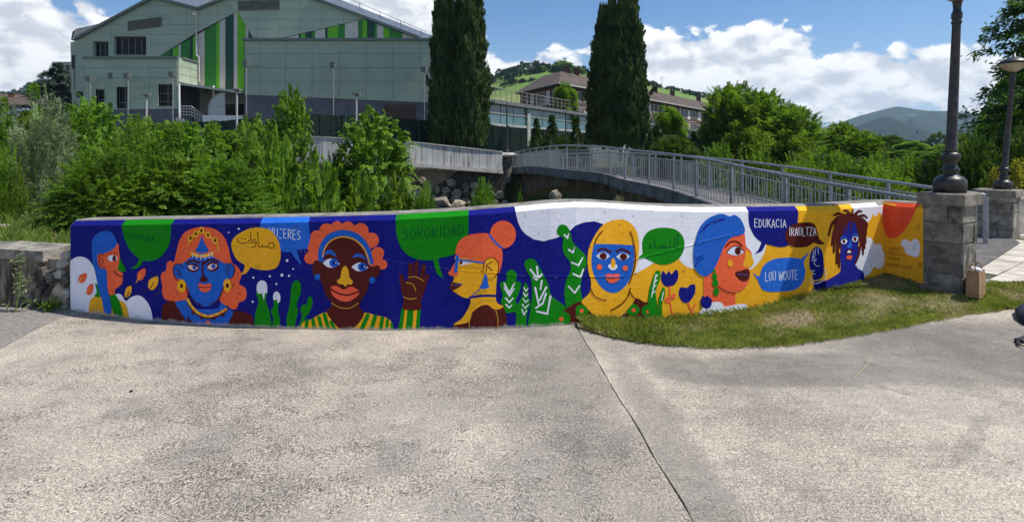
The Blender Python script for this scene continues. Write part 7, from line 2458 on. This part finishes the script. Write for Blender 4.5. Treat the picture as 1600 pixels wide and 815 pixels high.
LEAF_A = leaf_mat('leaf_mid_green', (.050, .110, .014), (.21, .36, .038), .45)
LEAF_B = leaf_mat('leaf_fresh_green', (.075, .170, .016), (.25, .42, .045), .46)
LEAF_C = leaf_mat('leaf_dark_green', (.032, .078, .012), (.12, .21, .030), .38)
LEAF_W = leaf_mat('leaf_silver_willow', (.14, .19, .09), (.32, .38, .21), .32)
LEAF_Y = leaf_mat('leaf_yellow_green', (.13, .17, .02), (.30, .28, .04), .45)
CYP = leaf_mat('cypress_scale', (.026, .052, .014), (.095, .150, .034), .18, .6, .12, .9)
CED = leaf_mat('cedar_needle', (.075, .115, .10), (.18, .235, .205), .12, .6, .1, .7)
PINE = leaf_mat('conifer_needle', (.045, .105, .032), (.12, .23, .065), .34, .55, .1, .8)

def norm(me_, wide=.5):
    """scale a crown so that it fills its unit box"""
    co = np.empty(len(me_.vertices) * 3, np.float32); me_.vertices.foreach_get('co', co); co = co.reshape(-1, 3)
    co[:, 2] *= 1 / np.percentile(co[:, 2], 99.3)
    co[:, :2] *= wide / np.percentile(np.abs(co[:, :2]), 96.5)
    me_.vertices.foreach_set('co', np.ascontiguousarray(co).ravel()); me_.update()

CR = {
    'bushA': crown_sprays('bush_crown', LEAF_A, 1700, 11, .030, .018, .13, 'dome', 11, .25, .55, .55),
    'bushB': crown_sprays('bush_crown', LEAF_C, 1500, 11, .032, .019, .12, 'dome', 12, .25, .45, .55),
    'bushC': crown_sprays('bush_crown', LEAF_B, 1500, 12, .028, .015, .15, 'dome', 13, .30, .65, .5),
    'willow': crown_sprays('willow_crown', LEAF_W, 620, 20, .050, .012, .20, 'dome', 14, .25, .7, .3),
    'locustA': crown_sprays('locust_crown', LEAF_B, 700, 15, .042, .020, .15, 'round', 15, .55, .25, .12),
    'locustB': crown_sprays('locust_crown', LEAF_B, 620, 15, .036, .018, .13, 'tall', 16, .55, .3, .12),
    'wand': crown_sprays('wand_crown', LEAF_A, 520, 22, .045, .020, .28, 'wand', 17, .25, .7, .25),
    'fern': crown_sprays('shrub_crown', LEAF_B, 520, 16, .055, .026, .19, 'dome', 18, .5, .45, .2),
    'treeA': crown_clumps('tree_crown', LEAF_A, 120, 260, .028, .018, 'round', (.06, .13), seed=21, lobes=.10),
    'treeB': crown_clumps('tree_crown', LEAF_B, 115, 260, .028, .018, 'tall', (.06, .12), seed=22, lobes=.12),
    'treeC': crown_clumps('tree_crown', LEAF_C, 120, 240, .028, .018, 'tall', (.06, .13), seed=23, lobes=.12),
    'treeD': crown_clumps('tree_crown', LEAF_A, 130, 270, .027, .018, 'dome', (.06, .12), seed=24, lobes=.14),
    'cone': crown_clumps('thuja_crown', leaf_mat('thuja_scale', (.030, .065, .014), (.085, .145, .028), .25), 70, 150, .040, .014, 'cone', (.05, .09), up=1.5, seed=25),
    'cypA': cypress_mesh('cypress_crown', CYP, 31), 'cypB': cypress_mesh('cypress_crown', CYP, 32),
    'cedar': tier_mesh('cedar_crown', CED, 33, 15, 9, .50, .22, .032, 120, .05, .62, .012),
    'pine': tier_mesh('conifer_crown', PINE, 34, 15, 7, .50, .10, .024, 210, .12, .50, .006),
    'ash': crown_sprays('ash_crown', LEAF_B, 900, 14, .034, .017, .13, 'tall', 41, .22, .75, .25),
    'sapling': crown_clumps('sapling_crown', LEAF_Y, 22, 24, .11, .060, 'tall', (.08, .14), seed=35),
}
for _k, _m in CR.items():
    if _k not in ('pine', 'cedar'): norm(_m)
tz = lambda x, y: float(terrain_z(x, y))


def trunk_mesh(name, kind, seed):
    r = random.Random(seed)
    mb = MB()
    if kind == 'bush':
        for k in range(7):
            a = r.uniform(0, 6.28); q = r.uniform(.05, .26)
            mb.tube([(math.cos(a) * .03, math.sin(a) * .03, -.03), (math.cos(a) * q * .5, math.sin(a) * q * .5, .28), (math.cos(a) * q, math.sin(a) * q, r.uniform(.5, .8))], [.014, .010, .003], 5)
    else:
        h = .62
        pts = [(r.uniform(-.012, .012) * i, r.uniform(-.012, .012) * i, -.03 + (h + .03) * i / 4) for i in range(5)]
        mb.tube(pts, [.030, .024, .020, .015, .009], 7)
        for k in range(8):
            i = r.choice([1, 2, 3, 4]); p = Vector(pts[i]); a = r.uniform(0, 6.28); l = r.uniform(.16, .34)
            q = p + Vector((math.cos(a) * l, math.sin(a) * l, r.uniform(.08, .26)))
            mb.tube([p, p.lerp(q, .5) + Vector((0, 0, .03)), q], [.011, .008, .003], 5)
    o = mb.build(name, BARK); me_ = o.data; bpy.data.objects.remove(o); return me_

TRK = {'bush': [trunk_mesh('stems', 'bush', s) for s in (1, 2)], 'tree': [trunk_mesh('trunk', 'tree', s) for s in (3, 4, 5)]}
_n = [0]


def plant(name, cat, label, px, top, d, wpx, kind, group=None, base_z=None, rot=None, tw=1.0, dep=None):
    """plant whose crown top shows at row 'top' and whose crown is wpx wide in the photograph"""
    x = (px - 800) / FPX * d
    z0 = tz(x, d) if base_z is None else base_z
    zt_ = CAMZ - (top - HOR) / FPX * d
    big = kind in CR and kind not in ('pine', 'cedar', 'cone', 'sapling') and d < 100
    h = max(.2, zt_ - z0) * (1.02 if big else 1); w = wpx / FPX * d * (1.10 if big else 1.0)
    t = thing(name, (x, d, z0), label, cat, group)
    _n[0] += 1
    bushy = kind.startswith(('bush', 'willow', 'wand', 'fern')) or kind in ('treeD', 'cone')
    o = link('crown', CR[kind], t)
    o.scale = (w, dep or w, h); o.rotation_euler = (0, 0, random.uniform(0, 6.28) if rot is None else rot)
    k = link('stems' if bushy else 'trunk', TRK['bush' if bushy else 'tree'][_n[0] % (2 if bushy else 3)], t)
    k.scale = (min(w, h * .8) * tw, min(w, h * .8) * tw, h)
    return t

B = 'shrubs along the near river bank'
L = 'trees growing up from the river bed'
for a in [
    # name, category, label, px, top, depth, width, kind, group
    ('willow_shrub', 'shrub', 'silvery willow shrub at the left, the palest foliage on the bank', 72, 178, 14.5, 130, 'willow', B),
    ('willow_shrub', 'shrub', 'small silvery willow shrub in front of the taller willow, above the low stone wall', 100, 262, 12.4, 86, 'willow', B),
    ('shrub', 'shrub', 'green leafy shrub at the far left edge below the white house', 2, 192, 17, 110, 'bushA', B),
    ('shrub', 'shrub', 'fresh green shrub at the left edge just above the grassy bank', 4, 250, 13.0, 80, 'bushC', B),
    ('shrub', 'shrub', 'dense green shrub right behind the left end of the mural', 160, 240, 9.6, 130, 'bushA', B),
    ('shrub', 'shrub', 'broad bushy shrub behind the blue faced portrait', 262, 246, 10.0, 110, 'fern', B),
    ('shrub', 'shrub', 'dark leafy shrub behind the MUJERES bubble', 350, 250, 10.3, 120, 'bushA', B),
    ('shrub', 'shrub', 'light feathery shrub left of the curly haired portrait', 436, 230, 11.6, 90, 'fern', B),
    ('shrub', 'shrub', 'feathery light green shrub behind the painted headband', 500, 262, 10.4, 110, 'fern', B),
    ('shrub', 'shrub', 'low feathery shrub behind the raised painted hand', 565, 284, 11.2, 90, 'fern', B),
    ('shrub', 'shrub', 'low green shrub under the locust tree behind the SORORIDAD bubble', 622, 290, 13.5, 74, 'fern', B),
    ('shrub', 'shrub', 'bushy green shrub in front of the stone retaining wall', 664, 302, 15, 46, 'bushC', B),
    ('shrub', 'shrub', 'small leafy shrub just left of the bridge abutment, behind the orange bun', 756, 288, 24, 44, 'bushC', B),
    ('shrub', 'shrub', 'tiny bright shrub alone in the dark under the bridge', 812, 302, 22, 14, 'fern', B),
    ('shrub', 'shrub', 'dark shrub in the shade under the locust tree', 526, 252, 18, 60, 'bushB', B),
    ('locust_tree', 'tree', 'feathery locust tree at the left in front of the grey plinth', 142, 164, 23, 84, 'locustA', L),
    ('locust_tree', 'tree', 'thin airy locust tree standing against the plain green block', 456, 150, 17, 58, 'locustA', L),
    ('locust_tree', 'tree', 'locust tree with a visible trunk leaning over the parapet', 584, 184, 18, 104, 'locustA', L),
    ('locust_tree', 'tree', 'broad locust tree in front of the left windows', 230, 194, 24, 90, 'locustA', L),
    ('locust_tree', 'tree', 'low spreading locust tree below the entrance canopy', 330, 206, 21, 120, 'locustA', L),
    ('locust_tree', 'tree', 'locust tree in front of the low white wall', 402, 192, 20, 80, 'locustA', L),
    ('tree', 'tree', 'bushy tree behind the silvery willow at the left', 62, 160, 26, 80, 'treeD', L),
    ('tree', 'tree', 'round leafy tree at the far left edge under the house', 6, 178, 28, 70, 'treeD', L),
    ('tree', 'tree', 'dense bushy tree below the left block of the hall', 196, 218, 19, 120, 'treeD', L),
    ('tree', 'tree', 'dark bushy tree in front of the pale parapet at the left', 285, 222, 17, 130, 'treeD', L),
    ('tree', 'tree', 'bushy tree filling the gap between the canopy and the plain block', 398, 232, 15.5, 80, 'treeD', L),
    ('tree', 'tree', 'leafy tree behind the dense shrub at the left end of the mural', 120, 206, 17, 110, 'treeD', L),
    ('shrub', 'shrub', 'leafy shrub rising behind the painted tiara', 318, 232, 12.0, 120, 'treeD', B),
    ('shrub', 'shrub', 'tall leafy shrub behind the painted blue hair', 205, 212, 13.0, 130, 'bushC', B),
    ('shrub', 'shrub', 'airy shrub rising behind the yellow Arabic bubble', 395, 212, 13.5, 90, 'fern', B),
    ('locust_tree', 'tree', 'young locust tree rising over the shrubs, behind the painted tiara', 270, 204, 18, 100, 'locustA', L),
    ('locust_tree', 'tree', 'young locust tree left of the thin airy one', 428, 216, 18, 60, 'locustA', L),
    ('tree', 'tree', 'leafy tree left of the silvery willow, over the low stone wall', 30, 204, 19, 90, 'treeD', L),
    ('locust_tree', 'tree', 'locust tree with arching sprays below the silvery willow and the hall corner', 108, 182, 20, 80, 'locustA', L),
]:
    plant(*a)
# right of the bridge
R = 'broadleaved trees beyond the footbridge'
for a in [
    ('tree', 'tree', 'tall leafy tree beyond the bridge, the nearest to the brick block', 1146, 136, 42, 80, 'ash', R),
    ('tree', 'tree', 'leafy tree with a ragged top right of the tall one', 1188, 146, 40, 84, 'ash', R),
    ('tree', 'tree', 'rounded bushy tree between the ragged tree and the dark poplar', 1234, 168, 38, 84, 'ash', R),
    ('tree', 'tree', 'dark tree shading the left end of the leafy row', 1112, 196, 46, 50, 'treeC', R),
    ('tree', 'tree', 'bushy tree low in front of the leafy row above the railing', 1168, 186, 34, 90, 'treeD', R),
    ('tree', 'tree', 'bushy tree low above the railing under the rounded tree', 1240, 200, 32, 86, 'treeD', R),
    ('tree', 'tree', 'dark upright tree left of the near mountain', 1314, 194, 44, 48, 'ash', R),
    ('tree', 'tree', 'bushy tree with drooping right side below the mountain', 1348, 207, 40, 50, 'ash', R),
    ('tree', 'tree', 'low bushy tree behind the railing below the mountain', 1300, 226, 34, 70, 'treeD', R),
    ('tree', 'tree', 'rounded tree standing in the gap below the mountain', 1392, 213, 75, 40, 'treeC', R),
    ('tree', 'tree', 'light green tree right of the gap below the mountain', 1424, 222, 70, 40, 'treeB', R),
    ('tree', 'tree', 'soft grey green tree in the gap by the river, below the rounded one', 1408, 236, 55, 44, 'treeA', R),
    ('tree', 'tree', 'bushy tree just left of the near lamp post', 1450, 234, 40, 56, 'treeD', R),
    ('tree', 'tree', 'pale bushy tree behind the near lamp post', 1474, 228, 62, 40, 'treeB', R),
    ('tree', 'tree', 'low dark tree in the gap beside the small weir', 1384, 232, 62, 30, 'treeC', R),
]:
    plant(*a)
R2 = 'shrubs behind the bridge railings'

for i, a in enumerate([
    ('shrub', 'shrub', 'dark green shrub behind the railing, straight above the green Arabic bubble', 1052, 214, 36, 70, 'bushB', R2),
    ('shrub', 'shrub', 'green shrub behind the railing, above the painted turban', 1122, 236, 27, 76, 'bushA', R2),
    ('shrub', 'shrub', 'green shrub behind the railing, above the EDUKACIA bubble', 1184, 248, 23, 80, 'bushA', R2),
    ('shrub', 'shrub', 'light green shrub behind the railing, above the IRAULTZA bubble', 1250, 256, 20, 90, 'bushC', R2),
    ('shrub', 'shrub', 'green shrub behind the railing, above the painted dreadlocks', 1322, 262, 18.5, 90, 'bushA', R2),
    ('shrub', 'shrub', 'green shrub behind the railing next to the near pillar', 1392, 268, 17, 90, 'bushC', R2),
    ('shrub', 'shrub', 'dark shrub behind the near pillar', 1455, 262, 19, 80, 'bushB', R2),
    ('shrub', 'shrub', 'broad green shrub filling the bank right of the bridge, above the painted fist', 1282, 250, 26, 110, 'bushA', R2),
    ('shrub', 'shrub', 'broad shrub on the bank right of the bridge, above the painted half sun', 1370, 250, 27, 100, 'bushC', R2),
    ('shrub', 'shrub', 'broad shrub on the bank just left of the near lamp base', 1430, 254, 25, 90, 'bushA', R2),
    ('shrub', 'shrub', 'large dark shrub between the two lamp posts', 1530, 226, 17.5, 100, 'bushB', R2),
    ('shrub', 'shrub', 'bushy fresh green shrub low between the lamp posts', 1508, 232, 21, 62, 'bushC', R2),
    ('shrub', 'shrub', 'dark shrub at the right edge behind the far lamp post', 1602, 214, 15.5, 100, 'bushB', R2),
]):
    plant(*a)
plant('conifer_tree', 'tree', 'tall conifer with level boughs at the right edge behind the far lamp post', 1632, -60, 19, 330, 'pine', None, tw=.22)
plant('tree', 'tree', 'dense dark tree under the level boughs of the conifer', 1588, 166, 21, 110, 'treeA', R)
plant('tree', 'tree', 'bright green bushy tree between the lamp posts', 1528, 206, 25, 90, 'treeD', R)
plant('tree', 'tree', 'light leaved tree at the right edge below the conifer boughs', 1606, 96, 23, 80, 'treeB', R)
plant('sapling', 'sapling', 'yellow green sapling left of the far lamp post base', 1556, 262, 12.4, 18, 'sapling', None, 0.0)
plant('sapling', 'sapling', 'taller yellow green sapling right of the far lamp post base', 1592, 248, 12.2, 24, 'sapling', None, 0.0)
# in front of the pool building
Cn = 'small conifers in front of the glass building'
for px, top, w, lab, d in ((838, 186, 24, 'small conifer just right of the pillar lamp, leftmost of the row', 39.5), (862, 181, 30, 'second small conifer of the row, left of the thin black lamp', 39.8), (901, 184, 28, 'small conifer right of the thin black lamp', 40), (918, 196, 18, 'smallest conifer tucked against the second cypress', 39),
                           (997, 204, 22, 'small conifer right of the second cypress', 39), (1016, 204, 20, 'small conifer in the middle right of the second cypress', 40), (1083, 206, 22, 'small conifer at the right end of the row', 44)):
    plant('conifer_shrub', 'shrub', lab, px, top, d, w, 'cone', Cn)
plant('tree', 'tree', 'bright light green tree in front of the glass building, right of the second cypress', 1046, 172, 41, 46, 'treeB', None)
plant('tree', 'tree', 'small bright tree on the terrace in front of the brick corner', 883, 134, 58, 32, 'treeB', None, 3.6)
plant('cedar_tree', 'tree', 'blue green cedar between the far houses and the hall', 90, 102, 56, 160, 'cedar', None)
Hd = 'dark hedge plants along the foot of the glass building'
for px, top, w, lab in ((842, 212, 40, 'dark hedge plant under the leftmost small conifer'), (880, 212, 44, 'dark hedge plant behind the thin black lamp'), (1010, 222, 48, 'dark hedge plant right of the second cypress'), (1066, 216, 50, 'dark hedge plant under the bright light green tree')):
    plant('hedge_plant', 'shrub', lab, px, top, 41.5, w, 'bushB', Hd)
# shrubs on the far bank along the fence
Fb = 'creeping plants on the far bank fence'
for px, top, w, lab, d in ((286, 192, 50, 'creeper on the fence below the stair railing', 32.5), (262, 202, 40, 'low creeper on the parapet left of the stairs', 29.5), (430, 196, 40, 'creeper on the fence behind the thin locust', 32)):
    plant('creeper', 'shrub', lab, px, top, d, w, 'fern', Fb, float(zfar((px - 800) / FPX * d)) - .3)

# cypresses
for px, base, d, w, top, kd, lab in ((695, 229, 36.0, 44, -28, 'cypA', 'dark left spire of the first pair of tall cypresses beside the hall'), (733, 231, 35.6, 50, -75, 'cypB', 'right spire of the first pair of tall cypresses, lit on its right side'),
                                 (943, 231, 36.4, 42, 22, 'cypB', 'shorter left spire of the second cypress group'), (956, 231, 36.0, 36, 8, 'cypA', 'middle spire of the second cypress group'), (980, 232, 35.6, 54, -12, 'cypB', 'tallest right spire of the second cypress group')):
    x = (px - 800) / FPX * d; z0 = CAMZ - (base - HOR) / FPX * d
    z0 = max(.5, z0)
    t = thing('cypress_tree', (x, d, z0), lab, 'tree', 'tall dark cypresses')
    o = link('crown', CR[kd], t); ww = w / FPX * d * 1.0; o.scale = (ww, ww, CAMZ - (top - HOR) / FPX * d - z0); o.rotation_euler = (0, 0, px * .7)
    k = link('trunk', TRK['tree'][0], t); k.scale = (3.2, 3.2, 4)

# woods on the hills: individual crowns joined, too far to pick apart
def wood(name, label, spots, mat, seed):
    global rng
    rng = np.random.default_rng(seed)
    Vs = []
    for (x, y, z, r, h) in spots:
        n = 60
        d = rdir(n); d[:, 2] = np.abs(d[:, 2]) * 1.2 - .15
        c = np.array([x, y, z + h * .45]) + d * rng.uniform(.6, 1, n)[:, None] * np.array([r, r, h * .5])
        Vs.append(leaves(c, d + rdir(n) * .8, rdir(n), r * .75, r * .6))
    me_ = quad_mesh(name, np.concatenate(Vs), 4, mat)
    return tag(link(name, me_), label, None, None, 'stuff')

HW = leaf_mat('far_wood_leaf', (.016, .040, .016), (.038, .072, .026), .15, .7, 0, .03)
def skyrow(pts, d, n, r0, r1, seed, jit=3, dj=20):
    r = random.Random(seed); out = []
    for k in range(n):
        px = r.uniform(pts[0][0], pts[-1][0]); py = float(np.interp(px, [p[0] for p in pts], [p[1] for p in pts])) + r.uniform(-jit * .3, jit)
        dd = d + r.uniform(-dj, dj); q = P(px, py, dd); rad = r.uniform(r0, r1) * dd / FPX
        out.append((q.x, q.y, q.z - rad * .4, rad, rad * r.uniform(1.6, 2.6)))
    return out
SK = [(690, 168), (745, 134), (780, 120), (820, 109), (850, 104), (875, 104), (905, 112), (960, 122), (1010, 131), (1060, 143), (1120, 160), (1200, 190)]
wood('ridge_wood', 'dark belt of wood along the crest of the pasture hill', skyrow([(735, 140), (780, 122), (820, 111), (845, 107)], 415, 130, 3.5, 6, 3, 14, 25) + skyrow([(845, 108), (905, 114), (960, 124), (1010, 133), (1060, 143), (1120, 158), (1180, 178)], 415, 150, 3, 5.5, 4, 5, 18), HW, 5)
wood('field_wood', 'dark hedgerow of trees across the middle of the pasture hill', skyrow([(795, 130), (830, 129), (850, 132)], 372, 34, 2.6, 4.2, 6, 3, 6) + skyrow([(748, 152), (770, 143), (790, 134)], 360, 22, 2.6, 4, 7, 3, 6), HW, 6)
for px, py, r_, lab in ((879, 97, 17, 'largest round tree on the crest of the pasture hill'), (843, 104, 9, 'round dark tree on the pasture left of the crest'), (829, 113, 8, 'dark tree standing in the pasture below the crest'), (905, 107, 8, 'round tree on the crest beside the second cypress')):
    plant('hill_tree', 'tree', lab, px, py - r_ * .2, 396, r_ * 2, 'treeD', 'lone trees on the pasture hill', CAMZ - (py + r_ * 1.0 - HOR) / FPX * 396)
wood('left_hill_wood', 'dark woods covering the hill behind the far houses at the left', skyrow([(-100, 143), (0, 153), (30, 150), (42, 142), (60, 134), (80, 129), (120, 122), (170, 128)], 560, 190, 2.5, 4.5, 9, 18, 60), HW, 10)
wood('bank_wood', 'far green woods in the valley beyond the river trees', skyrow([(1230, 240), (1330, 236), (1400, 238), (1480, 236), (1560, 228), (1700, 220)], 190, 90, 7, 13, 12, 16, 40), leaf_mat('valley_leaf', (.03, .065, .015), (.075, .13, .028), .3, .6, 0, .05), 11)
# small weir / road bridge seen in the gap
t = thing('small_bridge', P(1395, 270, 70), 'small grey bridge far down the river in the gap between the trees', 'bridge')
mb = MB(); A, B_ = P(1378, 270, 70), P(1408, 266, 70); mb.box(A.x, B_.x, 70, 73, A.z, B_.z); mb.build('deck', CONC, t)
mb = MB(); mb.box(A.x, B_.x, 69.9, 70, B_.z + .01, B_.z + .05); mb.box(A.x, B_.x, 69.9, 70, B_.z + .5, B_.z + .56)
for k in range(9): x = A.x + (B_.x - A.x) * k / 8; mb.box(x - .03, x + .03, 69.91, 69.99, B_.z + .051, B_.z + .5)
mb.build('parapet', LGREY, t)

# ------------------------------------------------------------------ left bank: weeds, stones, river
def lbank(n):
    x = rng.uniform(-9.6, -4.2, n); y = rng.uniform(6.45, 11.2, n)
    pn = np.sin(x * 1.7 + y) * np.sin(y * 1.9 - x * .6) + .4 * np.sin(5 * x + 3 * y)
    keep = rng.random(n) < np.clip(.42 + .45 * pn, .03, 1)
    x, y = x[keep], y[keep]
    return np.stack([x, y], -1), terrain_z(x, y), rng.random(len(x)) < .22
rng = np.random.default_rng(77)
blades(26000, lbank, .10, .34, .012, .7, 'bank_grass', [leaf_mat('bank_grass_green', (.12, .19, .03), (.26, .34, .07), .4, .6, 0, 2), DRY], 'bright rough grass on the bank behind the low stone wall', None)
def foot2(n):
    s = rng.uniform(0, 4.7, n); x = la.x + ld.x * s + ln.x * (.02 + np.abs(rng.normal(0, .05, n))); y = la.y + ld.y * s + ln.y * (.03 + np.abs(rng.normal(0, .05, n)))
    keep = rng.random(n) < np.clip(.35 + .6 * np.sin(s * 3.1 + 1) * np.sin(s * 1.3), .05, 1)
    return np.stack([x[keep], y[keep]], -1), np.full(keep.sum(), 0.0), rng.random(keep.sum()) < .55
blades(2600, foot2, .04, .16, .007, 1.0, 'wall_foot_grass', [GRASS, DRY], 'dry and green grass tufts along the foot of the low stone wall', None)
def joint_grass(n):
    x = rng.uniform(-4.4, .5, n); u = 800 + x / 5.3 * FPX
    y = np.array([face_pt(float(min(max(q, 112), 890)), 500).y for q in u]) - np.abs(rng.normal(0, .012, n)) - .005
    keep = rng.random(n) < np.clip(np.sin(x * 9) * np.sin(x * 4.1) - .45, 0, 1)
    return np.stack([x[keep], y[keep]], -1), np.zeros(keep.sum()), rng.random(keep.sum()) < .5
# weed climbing on the low wall
t = thing('weed', tuple(P(24, 478, 5.86)), 'tall thin weed growing against the low stone wall', 'plant')
c0 = P(24, 485, 5.80); c0.z = 0
mb = MB(); st = [c0, c0 + Vector((.02, .03, .25)), c0 + Vector((-.01, .08, .52))]; mb.tube(st, [.006, .005, .003], 5); mb.build('stem', GRASS, t)
rng = np.random.default_rng(5)
n = 170; s = rng.random(n); cen = np.stack([c0.x + .02 * np.sin(s * 5) + rng.normal(0, .045, n) * (1.1 - .6 * s), c0.y + .03 + .05 * s + rng.normal(0, .02, n), .05 + .52 * s], -1)
o = link('foliage', quad_mesh('foliage', leaves(cen - np.array(wloc(t)), rdir(n, .3), rdir(n), .055, .016), 4, LEAF_W), t)
t = thing('weed', tuple(P(82, 482, 5.88)), 'small bright green weed at the foot of the low stone wall beside the ochre stone', 'plant')
n = 90; cen = np.stack([P(81, 482, 5.86).x + rng.normal(0, .04, n), 5.84 + rng.normal(0, .02, n), .02 + np.abs(rng.normal(0, .05, n))], -1)
link('foliage', quad_mesh('foliage', leaves(cen - np.array(wloc(t)), rdir(n, .8), rdir(n), .05, .018), 4, LEAF_B), t)

# pale cobbles on the bank and boulders in the river bed
cob = []
mb0 = MB(); rock(mb0, Vector((0, 0, 0)), .5, .3, .34, 3); 
cb = mb0.build('c', PARA); cme = cb.data; bpy.data.objects.remove(cb); cme.name = 'cobble'
rr = random.Random(8)
V_, F_ = [], []
mbc = MB()
for k in range(230):
    x, y = rr.uniform(-9.2, -4.3), rr.uniform(6.6, 10.4)
    s = rr.uniform(.03, .11)
    c = Vector((x, y, tz(x, y) + s * .15))
    rock(mbc, c, s, s * .7, s * .55, k, Vector((math.cos(k), math.sin(k), 0)), Vector((-math.sin(k), math.cos(k), 0)), .7)
tag(mbc.build('bank_stones', noisy('pale_bank_stone', (.30, .28, .25), (.46, .44, .40), 6, .95, .4, 40, .01)), 'pale loose stones scattered on the grassy bank at the left', None, None, 'stuff')
for k, (px, py, d, w, lab) in enumerate(((868, 305, 20, 22, 'grey boulder in the dark under the middle of the bridge'), (690, 318, 25, 30, 'large brown boulder at the foot of the retaining wall'), (716, 322, 25, 24, 'smaller brown boulder at the foot of the retaining wall'))):
    mb = MB(); c = P(px, py, d); rock(mb, c, w / FPX * d * .5, w / FPX * d * .35, w / FPX * d * .4, 90 + k, Vector((1, 0, 0)), Vector((0, -1, 0)), .8)
    mb.box(c.x - .2, c.x + .2, c.y, c.y + .3, -2.7, c.z)
    tag(mb.build('boulder', RST), lab, 'boulder', None)
WAT, T = new_mat('river_water')
g = T.n('ShaderNodeNewGeometry')
finish(T, (.03, .036, .028), .08, T.noise(g.outputs['Position'], 5, 5, .6), .4, .03, spec=.6)
tag(sheet('river', [(-60, 16), (60, 16), (60, 29.5), (-60, 29.5)], -2.44, WAT), kind='structure')

# ------------------------------------------------------------------ valley air
m, T = new_mat('valley_air')
pv = T.n('ShaderNodeVolumePrincipled')
pv.inputs['Color'].default_value = (.52, .76, 1.0, 1)
pv.inputs['Density'].default_value = HAZE
pv.inputs['Anisotropy'].default_value = .2
o_ = T.n('ShaderNodeOutputMaterial'); T.t.links.new(pv.outputs[0], o_.inputs['Volume'])
mb = MB(); mb.box(-3200, 3200, -2750, 3150, -12.5, 320)
hz = mb.build('haze', m); tag(hz, kind='stuff')
print('objects', len(bpy.data.objects), 'tris', sum(len(me.polygons) * 2 for me in bpy.data.meshes))
